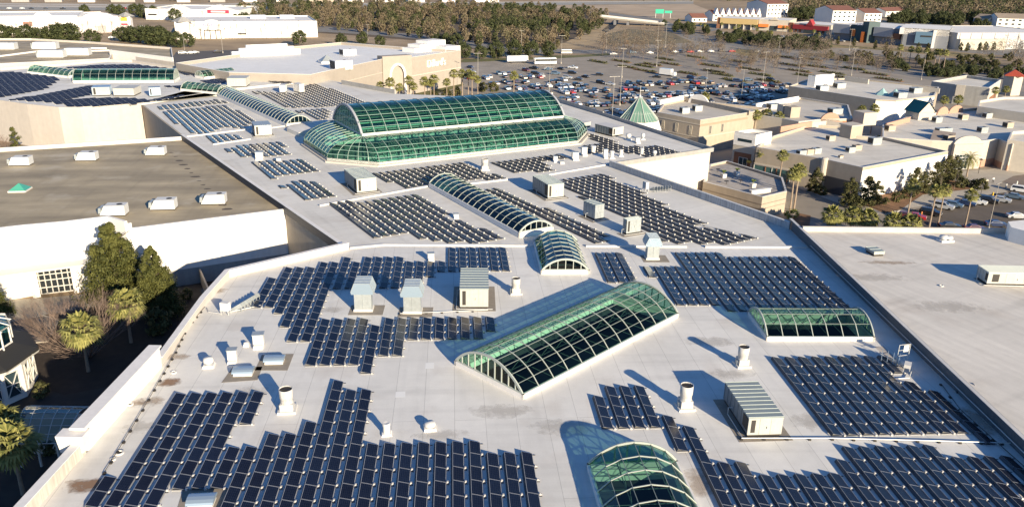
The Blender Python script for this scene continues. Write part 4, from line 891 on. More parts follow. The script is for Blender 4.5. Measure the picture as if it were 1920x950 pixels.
class Bld:
    def __init__(s, name, label, cat, pix, z, wall, roof, par=.7, pt=.35, cap=None, z0=0.0, group=None, world=None, roofdrop=0.0, parmat=None):
        s.raw = [tuple(p[:2]) for p in world] if world else [tuple(g(*p, z)[:2]) for p in pix]
        s.p = ccw(s.raw); s.z = z; c = Vector((sum(q[0] for q in s.p) / len(s.p), sum(q[1] for q in s.p) / len(s.p), z0))
        s.t = thing(name, label, cat, c, 0, group)
        b = MB()
        for i in range(len(s.p)):
            a, q = s.p[i], s.p[(i + 1) % len(s.p)]; b.poly([(*a, z0), (*q, z0), (*q, z), (*a, z)])
        b.build('wall', wall, s.t, True)
        sheet('roof', s.p, [], z - roofdrop, roof, s.t)
        if par:
            b = MB(); wall_run(b, s.p, z - .02, z + par, pt, closed=True); b.build('parapet', parmat or wall, s.t, True)
            b = MB(); wall_run(b, s.p, z + par, z + par + .08, pt + .1, closed=True); b.build('coping', cap or M_COPING, s.t, True)
    def seg(s, i):
        """wall i in the order the corners were given"""
        n = len(s.raw); a, b = Vector(s.raw[i % n]), Vector(s.raw[(i + 1) % n]); d = (b - a).normalized(); nn = Vector((d.y, -d.x))
        if s.p is not s.raw: nn = -nn
        return a, b, nn
    def panel(s, i, t0, t1, z0, z1, m, name='window', d=.06, frame=None, back=.0):
        a, b, n = s.seg(i); p, q = a.lerp(b, t0), a.lerp(b, t1); mb = MB()
        r0 = [p - n * back, q - n * back, q + n * d, p + n * d]
        mb.hexa([(*v, z0) for v in r0], [(*v, z1) for v in r0]); o = mb.build(name, m, s.t, True)
        if frame:
            f = MB(); w_ = .14; dd = d + .04
            for (u0, v0), (u1, v1) in (((p, z0), (q, z0)), ((p, z1), (q, z1)), ((p, z0), (p, z1)), ((q, z0), (q, z1)), ((p.lerp(q, .5), z0), (p.lerp(q, .5), z1))):
                f.bar((*(u0 + n * dd), v0), (*(u1 + n * dd), v1), w_, .1)
            f.build('window_frame', frame, o, True)
        return o
    def band(s, i, z0, z1, m, d=.12, name='cornice'): return s.panel(i, -.002, 1.002, z0, z1, m, name, d)
def arch_panel(par, a, b, z0, h, m, name, d=.4, n=14):
    """arched slab standing on the line a-b"""
    a, b = Vector(a[:2]), Vector(b[:2]); u = (b - a); L = u.length; u.normalize(); nn = Vector((u.y, -u.x)); mb = MB()
    ring = [(a + u * (L * (.5 - .5 * math.cos(math.pi * k / n))), z0 + h * math.sin(math.pi * k / n)) for k in range(n + 1)]
    f = [(*(p), z) for p, z in ring]; k = [(*(p - nn * d), z) for p, z in ring]
    mb.hexa(f, k); return mb.build(name, m, par, True)
def text_on(par, body, a, b, z0, z1, m, name='sign_letters', off=.15, depth=.06, world=True, squeeze=True):
    """raised letters between the points a and b of a wall, facing the right hand side of a-b"""
    a, b = Vector(a[:2]), Vector(b[:2]); cu = bpy.data.curves.new(name, 'FONT'); cu.body = body; cu.extrude = depth; cu.size = 1; cu.align_x = 'LEFT'
    o = bpy.data.objects.new(name, cu); COL.objects.link(o); bpy.context.view_layer.update()
    me = bpy.data.meshes.new_from_object(o); COL.objects.unlink(o); bpy.data.objects.remove(o)
    xs = [v.co.x for v in me.vertices]; ys = [v.co.y for v in me.vertices]; u = (b - a); L = u.length; u.normalize(); n = Vector((u.y, -u.x))
    sx = L / (max(xs) - min(xs)); sy = (z1 - z0) / (max(ys) - min(ys))
    mb = MB()
    for v in me.vertices:
        p = a + u * ((v.co.x - min(xs)) * sx) + n * (off + v.co.z); mb.v.append((p.x, p.y, z0 + (v.co.y - min(ys)) * sy))
    for f in me.polygons: mb.f.append(tuple(f.vertices)); mb.m.append(0)
    bpy.data.meshes.remove(me); return mb.build(name, m, par, world)
def small_rtu(label, c, L=2.4, W=1.6, H=1.2, rz=.25, z=8.0, m=None, dark=True, group=None):
    t = thing('rooftop_unit', label, 'rooftop unit', g(*c, z), rz, group); b = MB(); b.box(0, 0, .15, L, W, H - .15); b.build('cabinet', m or M_GALV, t)
    b = MB(); b.box(-L / 2 - .02, 0, .35, .08, W * .8, H - .55); b.build('louvre', M_LOUV, t); b = MB(); b.lathe([(.5, H), (.5, H + .05), (.02, H + .05)], 12, L * .2, 0); b.build('fan', M_LOUV, t); b = MB(); b.box(0, 0, 0, L * .9, W * .9, .16); b.build('curb', M_TRIM, t)
    return t
# ------------------------------------------------------------------ department store behind the atrium
D = Bld('department_store', 'large beige department store with white roof and arched entrance behind palms', 'store', [(583, 146), (718, 116), (770, 113), (864, 99), (752, 93), (640, 84), (545, 93), (330, 124), (430, 142)], 14.4, mat('store_beige', (.36, .315, .265), .85, noise=(.5, .06)), mat('bright_white_roof', (.74, .73, .70), .7, noise=(.3, .05)), par=1.1, cap=M_WHITE)
D.band(0, 10.0, 10.25, M_STONE, .1, 'string_course'); D.band(2, 7.5, 7.9, M_STONE, .12, 'string_course')
a, b_, n = D.seg(1)   # entrance pavilion
a2, b2 = a - (b_ - a) * .05 + n * 1.0, b_ + n * 1.0
mb = MB(); W_ = (b2 - a2).length; uu = (b2 - a2).normalized()
prof = [(0, 0), (W_ * .27, 0), (W_ * .27, 8.6)] + [(W_ * (.5 - .23 * math.cos(math.pi * k / 12)), 8.6 + 4.2 * math.sin(math.pi * k / 12)) for k in range(1, 12)] + [(W_ * .73, 8.6), (W_ * .73, 0), (W_, 0), (W_, 16.6), (0, 16.6)]
mb.hexa([(*(a2 + uu * x), z) for x, z in prof], [(*(a2 + uu * x - n * 3), z) for x, z in prof]); mb.build('entrance_pavilion', MATS['store_beige'], D.t, True)
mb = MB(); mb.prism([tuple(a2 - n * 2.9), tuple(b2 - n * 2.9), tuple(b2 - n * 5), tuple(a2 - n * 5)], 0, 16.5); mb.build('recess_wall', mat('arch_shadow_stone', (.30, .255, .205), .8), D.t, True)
mb = MB()
for k in range(12):
    f = lambda q, rr: a2 + uu * (W_ * (.5 - rr * math.cos(math.pi * q / 12))) + n * .12
    h = lambda q, rr: 8.6 + rr / .23 * 4.2 * math.sin(math.pi * q / 12)
    mb.bar((*f(k, .25), h(k, .25)), (*f(k + 1, .25), h(k + 1, .25)), .9, .3, up=(n.x, n.y, 0))
for s_ in (-.25, .25): mb.bar((*(a2 + uu * W_ * (.5 + s_) + n * .12), 0), (*(a2 + uu * W_ * (.5 + s_) + n * .12), 8.6), .9, .3, up=(n.x, n.y, 0))
mb.build('arch_moulding', M_WHITE, D.t, True)
ac, bc = a2.lerp(b2, .3) - n * 2.9, a2.lerp(b2, .7) - n * 2.9
mb = MB(); p, q = ac.lerp(bc, .2) + n * .16, ac.lerp(bc, .8) + n * .16; wall_run(mb, [tuple(p), tuple(q)], .1, 5.5, -.1); mb.build('entrance_door', M_DGLASS, D.t, True)
a, b_, n = D.seg(2)
text_on(D.t, "Dillard's", a.lerp(b_, .30), a.lerp(b_, .66), 10.2, 13.4, M_WHITE, off=.3, depth=.25)
for k, (q0, w_, h_) in enumerate((((786, 96), 14, 1.8), ((796, 94), 14, 3.0), ((808, 92), 12, 4.2), ((838, 95), 10, 2.2))):
    c = g(*q0, 14.4); mb = MB(); mb.box(c.x, c.y, 14.4, w_, 8, h_, .9); mb.build('stepped_parapet', M_WHITE, D.t, True)
c = g(500, 104, 14.4)
for w_, h_, dz in ((30, 2.2, 0), (24, 3.4, .4), (18, 4.6, .8)):
    mb = MB(); mb.box(c.x, c.y + dz, 14.4, w_, 1.5, h_, .62); mb.build('stepped_parapet', M_WHITE, D.t, True)
t = thing('pyramid_skylight', 'small dark glass pyramid alone on the white department store roof', 'skylight', g(613, 118, 14.4), .5)
mb = MB(); mb.box(0, 0, 0, 6, 6, .8); mb.build('curb', M_WHITE, t); mb = MB()
for i in range(4):
    q = [(-2.8, -2.8), (2.8, -2.8), (2.8, 2.8), (-2.8, 2.8)]; mb.poly([(*q[i], .8), (*q[(i + 1) % 4], .8), (0, 0, 3.2)])
mb.build('glass', M_GALV, t)
small_rtu('white box unit with dark side on the department store roof above its entrance', (640, 130), 7, 6, 3.5, .6, 14.4, M_WHITE); small_rtu('small white unit far back on the department store roof', (652, 103), 6, 5, 2.5, .6, 14.4, M_WHITE)
# ------------------------------------------------------------------ far left store with big rooftop units
FS = Bld('store_building', 'far left store with brown roof and large white rooftop units', 'store', [(0, 124), (206, 114), (212, 104), (326, 121), (322, 93), (170, 82), (60, 76), (-60, 76), (-60, 128)], 11.0, M_CREAM, M_TAN, par=.9, cap=M_WHITE)
mb = MB(); wall_run(mb, [tuple(g(208, 104, 11)[:2]), tuple(g(326, 119, 11)[:2])], 0, 13.5, -.5); mb.build('bright_wall', M_WHITE, FS.t, True)
mb = MB()
for q in (((0, 107), (85, 96)), ((165, 92), (200, 92)), ((165, 97), (210, 96))):
    wall_run(mb, [tuple(g(*q[0], 11)[:2]), tuple(g(*q[1], 11)[:2])], 11, 11.6, .5)
mb.build('expansion_ridge', M_WHITE, FS.t, True)
for c, lb in (((8, 93), 'long white rooftop unit at the left photo edge on the far brown roof'), ((86, 92), 'long white rooftop unit second from the left on the far brown roof'), ((98, 108), 'nearest long white rooftop unit on the far brown roof'), ((146, 104), 'long white rooftop unit nearest the bright end wall of the far brown roof')):
    rtu(lb, c, 11, 4.5, 3.2, R_(8), 11)
# ------------------------------------------------------------------ glass pyramid tower between mall and shops
t = thing('pyramid_tower', 'white octagonal tower with green glass pyramid roof and thin finial', 'tower', g(1197, 224, 10.5).xy.to_3d(), .2)
ez = 10.5; mb = MB(); mb.lathe([(7.6, 0), (7.6, ez - 3.2), (6.3, ez)], 8); mb.build('drum', M_WHITE, t)
mb = MB(); mb.lathe([(6.2, ez), (.35, ez + 6.6)], 8); mb.build('glass', mat('pale_green_glass', (.13, .235, .18), .15, spec=.7), t)
mb = MB()
for k in range(8):
    an = math.pi / 4 * k; mb.bar((6.25 * math.cos(an), 6.25 * math.sin(an), ez + .05), (.3 * math.cos(an), .3 * math.sin(an), ez + 6.7), .22, .2)
    a1 = math.pi / 4 * (k + 1); p0 = Vector((6.2 * math.cos(an), 6.2 * math.sin(an), ez + .05)); p1 = Vector((6.2 * math.cos(a1), 6.2 * math.sin(a1), ez + .05)); ap = Vector((0, 0, ez + 6.7))
    for f in (.25, .5, .75): q = p0.lerp(p1, f); mb.bar(q, q.lerp(ap, .86), .16, .12)
    for f in (.0, .33, .6): mb.bar(p0.lerp(ap, f), p1.lerp(ap, f), .12, .12)
mb.build('frame', M_FRAMEW, t); mb = MB(); mb.lathe([(.35, ez + 6.5), (.3, ez + 7.2), (.08, ez + 7.4), (.05, ez + 10), (.01, ez + 10.1)], 8); mb.build('finial', M_TRIM, t)
# ------------------------------------------------------------------ shop blocks on the right
A = Bld('shop_building', 'beige two storey shop block with three tall windows right of the glass pyramid tower', 'building', [(1232, 214), (1313, 229), (1402, 215), (1440, 206), (1282, 190), (1244, 198)], 10.0, M_BEIGE, M_RROOF, par=.6)
for t0 in (.14, .46, .78): A.panel(0, t0, t0 + .055, 5.8, 8.4, M_DGLASS, 'window', .05, M_STONE)
for t0 in (.2, .45): A.panel(1, t0, t0 + .04, 5.8, 8.4, M_DGLASS, 'window', .05, M_STONE)
A.band(0, 9.0, 9.3, M_STONE); A.band(0, 5.1, 5.35, M_STONE, .1); A.band(1, 8.6, 9.2, M_PINK); A.band(1, 5.1, 5.35, M_STONE, .1)
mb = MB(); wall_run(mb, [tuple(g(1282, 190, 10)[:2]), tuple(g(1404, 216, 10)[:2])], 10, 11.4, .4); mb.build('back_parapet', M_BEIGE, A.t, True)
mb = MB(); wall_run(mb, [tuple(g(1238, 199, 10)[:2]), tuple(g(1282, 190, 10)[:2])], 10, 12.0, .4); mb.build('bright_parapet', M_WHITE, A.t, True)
arch_panel(A.t, g(1290, 192, 10), g(1328, 198, 10), 10, 3.2, M_WHITE, 'arched_gable', .5)
for c, lb in (((1283, 212), 'round fan unit on the beige shop block, left one of a pair'), ((1307, 208), 'round fan unit on the beige shop block, right one of a pair')): small_rtu(lb, c, 2.6, 2.2, 1.8, .3, 10, M_GALV)
# corner tower and main block in the middle right
T = Bld('corner_tower', 'black banded white corner tower of the shop block left of the wide pale roof', 'building', [(1377, 252), (1417, 259), (1447, 252), (1410, 247)], 10.2, M_STONE, M_RROOF, par=.8, parmat=M_WHITE)
T.panel(0, -.002, 1.002, 7.4, 10.2, M_WHITE, 'white_band', .06); T.panel(1, -.002, 1.002, 4.0, 10.2, M_WHITE, 'white_band', .06); T.panel(0, .2, .85, 8.6, 9.4, M_DGLASS, 'dark_sign', .1); T.panel(0, .1, .9, .3, 5.5, M_BRICK, 'brick_front', .06); T.panel(0, .35, .75, .3, 4.2, M_DGLASS, 'shop_window', .12, M_TRIM); T.panel(0, .76, .95, 3.2, 3.8, mat('yellow_sign', (.6, .42, .08), .6), 'yellow_sign', .5)
Bk = Bld('shop_building', 'wide shop block with pale streaked roof and white right hand wall in the middle right', 'building', [(1418, 281), (1546, 304), (1617, 320), (1777, 289), (1656, 262), (1604, 259), (1583, 241), (1520, 238), (1448, 260)], 7.6, M_BEIGE, M_RROOF2, par=.75, cap=M_COPING)
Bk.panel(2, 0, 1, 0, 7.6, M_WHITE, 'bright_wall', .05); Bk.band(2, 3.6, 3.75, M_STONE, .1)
Bk.panel(1, .08, .96, .05, 4.3, mat('shaded_entrance', (.05, .05, .055), .6), 'entrance_recess', .05); Bk.panel(0, .0, .55, .3, 3.6, mat('teal_shop_glass', (.05, .12, .12), .1, spec=.8), 'shop_window', .06, M_TRIM); Bk.band(0, 3.7, 4.1, M_STONE, .25, 'canopy')
for t0 in (.17, .34, .51): Bk.panel(0, t0, t0 + .012, .1, 3.8, M_BRICK, 'brick_pier', .2)
mb = MB(); p = Vector(g(1546, 304, 7.6)[:2]); mb.lathe([(.9, 4.2), (.9, 8.5), (.6, 8.8), (.02, 8.8)], 12, p.x, p.y); mb.build('corner_bullnose', M_STONE, Bk.t, True)
mb = MB(); wall_run(mb, [tuple(g(1463, 250, 7.6)[:2]), tuple(g(1522, 240, 7.6)[:2])], 7.6, 9.6, .5); mb.build('pink_parapet', M_PINK, Bk.t, True); mb = MB(); wall_run(mb, [tuple(g(1522, 240, 7.6)[:2]), tuple(g(1548, 238, 7.6)[:2]), tuple(g(1580, 242, 7.6)[:2])], 7.6, 9.5, .4); mb.build('back_parapet', M_STONE, Bk.t, True)
mb = MB(); c = g(1594, 257, 7.6); mb.box(c.x, c.y, 7.0, 5, 4, 4.2, .5); mb.build('stair_tower', M_BEIGE, Bk.t, True); mb = MB(); mb.box(c.x, c.y, 11.2, 5.6, 4.6, .35, .5); mb.build('tower_cap', M_STONE, Bk.t, True)
for i, (c, lb) in enumerate((((1502, 291), 'leftmost dark unit of the row of three on the wide pale shop roof'), ((1516, 289), 'middle dark unit of the row of three on the wide pale shop roof'), ((1530, 287), 'rightmost dark unit of the row of three on the wide pale shop roof'), ((1557, 263), 'boxy unit near the curved back parapet of the wide pale shop roof'), ((1594, 285), 'dark unit with white lid left of its twin on the wide pale shop roof'), ((1606, 281), 'dark unit with white lid right of its twin on the wide pale shop roof'), ((1639, 270), 'large pale box unit at the far right of the wide pale shop roof'), ((1576, 296), 'tiny pale vent near the front of the wide pale shop roof'))):
    s_ = .5 if 'tiny' in lb else (1.4 if 'large' in lb else 1); small_rtu(lb, c, 2.2 * s_, 1.6 * s_, 1.4 * s_, .35, 7.6, M_BEIGE if i % 2 else M_GALV)
# long block to the right, with arched entrance
G_ = Bld('shop_building', 'long shop block with pink gables and arched entrance on the right', 'building', [(1654, 262), (1747, 268), (1788, 270), (1842, 269), (1872, 265), (1898, 275), (1990, 262), (1990, 205), (1830, 206), (1755, 215), (1698, 224), (1654, 236)], 7.2, M_STONE, M_RROOF2, par=.7, cap=M_COPING)
aa, bb = g(1789, 271, 7.2), g(1841, 270, 7.2); arch_panel(G_.t, aa, bb, 7.2, 2.4, M_STONE, 'arched_gable', .6); A2, B2 = Vector(aa[:2]), Vector(bb[:2]); u = (B2 - A2).normalized(); n = Vector((u.y, -u.x))
mb = MB(); mb.prism([tuple(A2 - u * .1 + n * .6), tuple(B2 + u * .1 + n * .6), tuple(B2 - n * .5), tuple(A2 - n * .5)], 0, 7.3, 0, True, False); mb.build('entrance_bay', M_STONE, G_.t, True)
p, q = A2.lerp(B2, .08) + n * .68, A2.lerp(B2, .56) + n * .68; mb = MB(); wall_run(mb, [tuple(p), tuple(q)], .1, 4.4, -.05); mb.build('entrance_glass', M_DGLASS, G_.t, True)
mb = MB()
for k in range(5): r = p.lerp(q, k / 4) + n * .1; mb.bar((*r, 0), (*r, 4.4), .14, .1)
for z in (.1, 2.6, 3.5, 4.4): mb.bar((*(p + n * .1), z), (*(q + n * .1), z), .12, .14)
mb.build('entrance_frame', M_TRIM, G_.t, True)
G_.panel(3, 0, 1, 0, 2.2, M_PINK, 'lower_band', .06); G_.panel(4, 0, 1, 0, 1.8, M_PINK, 'lower_band', .06); G_.panel(5, 0, 1, 0, 1.6, M_PINK, 'lower_band', .06); G_.panel(5, .3, .5, 4.3, 4.7, M_LOUV, 'wall_canopy', .9)
mb = MB(); p = [g(1744, 262, 7.2), g(1789, 268, 7.2), g(1790, 258, 7.2), g(1752, 252, 7.2)]; r0, r1 = (p[0] + p[3]) / 2 + Vector((0, 0, 2.2)), (p[1] + p[2]) / 2 + Vector((0, 0, 2.2)); mb.poly([p[0], p[1], r1, r0]); mb.poly([p[2], p[3], r0, r1]); mb.poly([p[0], r0, p[3]]); mb.poly([p[1], p[2], r1]); mb.build('hipped_canopy', mat('brown_ribbed_roof', (.30, .25, .21), .7, noise=(2, .1)), G_.t, True)
mb = MB(); wall_run(mb, [tuple(g(1662, 240, 7.2)[:2]), tuple(g(1706, 228, 7.2)[:2])], 7.2, 8.7, .4); mb.build('pink_parapet', M_PINK, G_.t, True)
for q0, q1 in (((1757, 216), (1778, 213)), ((1779, 213), (1806, 210))): arch_panel(G_.t, g(*q0, 7.2), g(*q1, 7.2), 7.2, 2.6, M_PINK, 'pink_gable', .6)
c = g(1722, 222, 7.2); mb = MB(); mb.box(c.x, c.y, 6.9, 6, 6, 3.0, .3); mb.build('gate_tower', M_STONE, G_.t, True)
mb = MB(); ca, sa = math.cos(.3), math.sin(.3); T3 = lambda x, y, z: (c.x + x * ca - y * sa, c.y + x * sa + y * ca, z)
mb.poly([T3(-3.6, -3.5, 9.6), T3(0, -3.5, 13.2), T3(0, 3.5, 13.2), T3(-3.6, 3.5, 9.6)][::-1]); mb.poly([T3(3.6, -3.5, 9.6), T3(0, -3.5, 13.2), T3(0, 3.5, 13.2), T3(3.6, 3.5, 9.6)]); mb.build('teal_gable_roof', M_TEAL, G_.t, True)
mb = MB(); mb.poly([T3(-3.2, -3.3, 9.8), T3(3.2, -3.3, 9.8), T3(0, -3.3, 13.0)]); mb.build('gable_end', M_STONE, G_.t, True)
for i, (c, lb) in enumerate((((1668, 245), 'small unit beside the tower at the left end of the long right roof'), ((1756, 229), 'pale unit behind the pink gables on the long right roof'), ((1805, 224), 'pale unit at the back middle of the long right roof'), ((1850, 221), 'dark sided unit near the back of the long right roof'), ((1911, 224), 'tall pale unit by the right photo edge on the long right roof'), ((1768, 250), 'wide dark and pale unit in the middle of the long right roof'), ((1889, 239), 'pale unit near the blue shaded parapet of the long right roof'), ((1841, 248), 'pale unit above the arched entrance'), ((1778, 264), 'small black unit beside the brown hipped canopy'))):
    small_rtu(lb, c, 2.6 if 'wide' not in lb else 5, 2, 1.7, .3, 7.2, M_GALV if i % 2 else M_BEIGE)
Rb = Bld('shop_building', 'pale walled block with white sunlit parapet at the right photo edge', 'building', [(1832, 204), (1990, 226), (1990, 186), (1880, 186), (1835, 193)], 9.5, M_STONE, M_RROOF2, par=.8)
Rc = Bld('shop_building', 'white roofed shop with dark shutter front at the right photo edge below the others', 'building', [(1888, 268), (1990, 280), (1990, 246), (1895, 252)], 8.0, M_STONE, M_RROOF2, par=.9)
# block with the old style shop fronts
C = Bld('shop_building', 'shop block with orange arch front and blue shop sign in the upper right', 'building', [(1466, 226), (1497, 232), (1535, 228), (1598, 226), (1590, 200), (1500, 186), (1420, 200), (1400, 216)], 8.6, M_STONE, M_RROOF, par=.6)
C.panel(1, .05, .95, 3.2, 8.6, M_STONE, 'tan_front', .1); a, b_, n = C.seg(1)
text_on(C.t, 'VITANDEX', a.lerp(b_, .12), a.lerp(b_, .86), 7.1, 7.8, M_ORANGE, off=.14)
C.panel(1, .06, .94, 2.6, 6.4, mat('blue_sign', (.08, .22, .36), .5), 'blue_sign', .16); text_on(C.t, 'JUNGLE', a.lerp(b_, .1), a.lerp(b_, .9), 2.8, 6.2, M_TRIM, off=.2)
C.panel(2, 0, 1, 1.0, 8.6, M_PINK, 'arch_front', .1); a, b_, n = C.seg(2)
arch_panel(C.t, a.lerp(b_, .05), a.lerp(b_, .62), 8.6, 2.7, M_PINK, 'arched_gable', .5)
for t0 in (.08, .26, .44): C.panel(2, t0, t0 + .13, 3.2, 7.4, M_STONE, 'blind_window', .2)
C.panel(2, .72, 1, .5, 8.4, M_ORANGE, 'terracotta_bay', .2)
mb = MB(); wall_run(mb, [tuple(g(1418, 204, 8.6)[:2]), tuple(g(1497, 190, 8.6)[:2])], 8.6, 10.4, .4); mb.build('bright_parapet', M_WHITE, C.t, True)
for q, w_, m in (((1484, 219), 3.5, M_BEIGE), ((1468, 215), 3, M_STONE), ((1620, 229), 5, M_STONE)):
    c = g(*q, 8.6); mb = MB(); mb.box(c.x, c.y, 8.0, w_, w_, 4, .3); mb.build('tower_box', m, C.t, True)
for c, lb in (((1450, 204), 'grey duct unit on the orange arch block, left'), ((1565, 213), 'dark unit behind the orange arch front')): small_rtu(lb, c, 4, 3, 1.8, .3, 8.6)
# big low block behind
E_ = Bld('shop_building', 'large low block with grey beige left wall and folded white fin on its roof', 'building', [(1479, 164), (1642, 189), (1680, 191), (1752, 182), (1760, 166), (1630, 152), (1585, 149), (1512, 152)], 9.0, M_BEIGE, M_RROOF2, par=.5)
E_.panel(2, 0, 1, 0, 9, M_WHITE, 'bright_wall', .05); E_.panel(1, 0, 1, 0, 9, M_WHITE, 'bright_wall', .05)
for q0, q1, h_ in (((1513, 161), (1527, 163), 4.2), ((1527, 163), (1550, 161), 4.6), ((1550, 161), (1562, 158), 4.3)):
    mb = MB(); wall_run(mb, [tuple(g(*q0, 9)[:2]), tuple(g(*q1, 9)[:2])], 9, 9 + h_, .8); mb.build('folded_fin', M_WHITE, E_.t, True)
for q0, q1 in (((1583, 152), (1627, 158)), ((1708, 170), (1760, 176))):
    mb = MB(); wall_run(mb, [tuple(g(*q0, 9)[:2]), tuple(g(*q1, 9)[:2])], 9, 11, .6); mb.build('roof_screen', M_STONE, E_.t, True)
for c, lb in (((1654, 178), 'left of two pale teal tents on the large low block'), ((1678, 180), 'right of two pale teal tents on the large low block')):
    t = thing('roof_tent', lb, 'tent', g(*c, 9), .3); mb = MB(); mb.lathe([(2.6, 0), (2.3, .6), (1.0, 1.6), (.1, 2.6)], 6); mb.build('canvas', mat('teal_canvas', (.28, .45, .44), .8), t)
for c, lb in (((1573, 165), 'pale box unit behind the folded white fin'), ((1541, 170), 'low dark vent unit near the edge of the large low block'), ((1716, 174), 'pale box unit in front of the right roof screen'), ((1687, 183), 'pale box unit beside the teal tents')): small_rtu(lb, c, 4, 3, 2, .3, 9)
F_ = Bld('shop_building', 'small flat roofed shop with grey left wall below the red tiled tower', 'building', [(1746, 158), (1790, 164), (1854, 170), (1876, 155), (1812, 146)], 7.0, M_GREYW, M_RROOF2, par=1.2, cap=M_WHITE)
F_.panel(2, 0, 1, 0, 8.2, M_STONE, 'bright_wall', .05); F_.panel(2, .2, .8, 0, 3.4, M_BRICK, 'red_front', .2); F_.panel(1, .05, .3, 3.5, 8.3, M_STONE, 'white_pier', .3)
t = thing('tiled_tower', 'small pale tower with red tiled hipped roof at the upper right', 'tower', g(1893, 178, 0), .3); mb = MB(); mb.box(0, 0, 0, 5.5, 5.5, 9); mb.build('shaft', M_STONE, t); mb = MB(); mb.lathe([(5.6, 8.9), (5.6, 9.2), (.1, 11.6)], 4); mb.build('tiled_roof', mat('red_tiles', (.36, .06, .03), .7, noise=(2, .15)), t)
# terrace beside the bright wall
Pt = Bld('terrace_building', 'low tan building with roof terrace and planters beside the bright mall wall', 'building', [(1318, 345), (1429, 374), (1475, 363), (1467, 337), (1362, 305), (1330, 312)], 4.6, M_BEIGE, mat('terrace_paving', (.36, .33, .30), .85, noise=(1.2, .2)), par=.55, cap=M_COPING)
for i in (0, 1): Pt.band(i, 3.3, 3.5, mat('dark_tan_band', (.24, .20, .16), .8), .06); Pt.band(i, 2.2, 2.35, MATS['dark_tan_band'], .06)
for c, lb in (((1356, 333), 'white planter box with small palm at the left of the terrace'), ((1381, 329), 'white planter box with small palm at the middle of the terrace'), ((1411, 351), 'white planter box with small palm near the terrace corner')):
    t = thing('planter', lb, 'planter', g(*c, 4.6), .4); mb = MB(); mb.box(0, 0, 0, 1.1, 1.1, 1.0, 0, 0, 1.08); mb.build('tub', M_TRIM, t)
    mb = MB(); rnd = random.Random(c[0])
    for k in range(16):
        an = k * 2.4; L = .9; mb.poly([(0, 0, 1.0), (math.cos(an) * .5 - math.sin(an) * .12, math.sin(an) * .5 + math.cos(an) * .12, 1.9), (math.cos(an) * L, math.sin(an) * L, 1.6), (math.cos(an) * .5 + math.sin(an) * .12, math.sin(an) * .5 - math.cos(an) * .12, 1.85)])
    mb.build('palm_leaves', mat('planter_leaves', (.10, .13, .03), .7), t)
for c, lb in (((1346, 322), 'left cafe table and chairs on the terrace'), ((1362, 345), 'cafe table and chairs at the terrace edge'), ((1388, 343), 'cafe table and chairs between the planters')):
    t = thing('cafe_table', lb, 'table', g(*c, 4.6), .3); mb = MB(); mb.lathe([(.6, .72), (.6, .76), (.02, .76)], 12); mb.build('table_top', M_LOUV, t); mb = MB(); mb.tube([(0, 0, 0), (0, 0, .72)], .06, 6); mb.build('leg', M_LOUV, t)
t = thing('counter', 'long white counter at the terrace corner', 'counter', g(1425, 362, 4.6), .45); mb = MB(); mb.box(0, 0, .9, 6.2, 1.0, .12); mb.build('top', M_TRIM, t); mb = MB(); mb.box(0, 0, 0, 5.8, .7, .9); mb.build('base', M_COPING, t)
# ------------------------------------------------------------------ ground, lots and roads
def gsheet(name, pix, z, m, world=None):
    pts = [tuple(g(*p, z)[:2]) for p in pix] if world is None else world
    o = sheet(name, pts, [], z, m); return tag(o, kind='structure')
gr = MB(); S = 5000; gr.poly([(-S, -S, 0), (S, -S, 0), (S, S, 0), (-S, S, 0)])
tag(gr.build('ground', mat('dry_grass', (.33, .24, .145), .95, noise=(.05, .3))), kind='structure')
M_ASPH = mat('asphalt', (.30, .26, .21), .9, noise=(.12, .16)); M_ASPH2 = mat('dark_asphalt', (.11, .088, .068), .9, noise=(.2, .2))
M_CONC = mat('concrete_road', (.52, .47, .39), .85, noise=(.2, .1)); M_WALK = mat('pavement', (.40, .36, .30), .85, noise=(.5, .1)); M_MULCH = mat('mulch', (.20, .105, .05), .95, noise=(.8, .25)); M_LAWN = mat('lawn', (.12, .115, .035), .95, noise=(.4, .3)); M_DIRT = mat('bare_dirt', (.45, .34, .23), .95, noise=(.03, .2))
M_ROAD = mat('road_asphalt', (.20, .19, .175), .9, noise=(.1, .12))
gsheet('parking_lot', [(690, 205), (700, 170), (866, 118), (1000, 111), (1100, 106), (1170, 84), (1260, 66), (1340, 72), (1500, 92), (1640, 90), (1800, 112), (2200, 150), (2500, 500), (1480, 470), (1300, 300), (700, 260)], .02, M_ASPH)
gsheet('parking_lot', [(310, 128), (330, 98), (400, 95), (520, 92), (560, 100), (470, 140)], .02, mat('dark_lot', (.10, .09, .085), .9, noise=(.2, .15)))  # strip of darker asphalt
gsheet('parking_lot', [(1320, 62), (1360, 54), (1560, 66), (1700, 86), (1800, 98), (1990, 112), (1990, 88), (1700, 78), (1560, 60), (1345, 48)], .024, M_ROAD)
gsheet('road', [(560, 50), (600, 49), (700, 58), (800, 66), (880, 76), (960, 90), (1100, 94), (1300, 88), (1300, 93), (1100, 101), (960, 98), (870, 88), (790, 74), (690, 65), (600, 60), (560, 60)], .028, M_ROAD)
gsheet('road', [(-80, 18), (300, 21), (760, 12), (1300, 7.5), (1300, 3.5), (760, 7), (300, 16), (-80, 12.5)], .02, mat('highway_asphalt', (.30, .29, .26), .9, noise=(.05, .1)))
gsheet('road', [(-80, 12.2), (300, 15.7), (760, 6.8), (1300, 3.3), (1300, 1.5), (760, 5), (300, 12.5), (-80, 9)], .02, M_CONC)
gsheet('road', [(-80, 8.2), (300, 11.8), (520, 8.0), (520, 5.5), (300, 9), (-80, 5.5)], .02, M_CONC)
gsheet('bare_earth', [(980, 12), (1300, 8), (1350, 28), (1260, 36), (1225, 34), (1130, 20)], .015, M_DIRT)
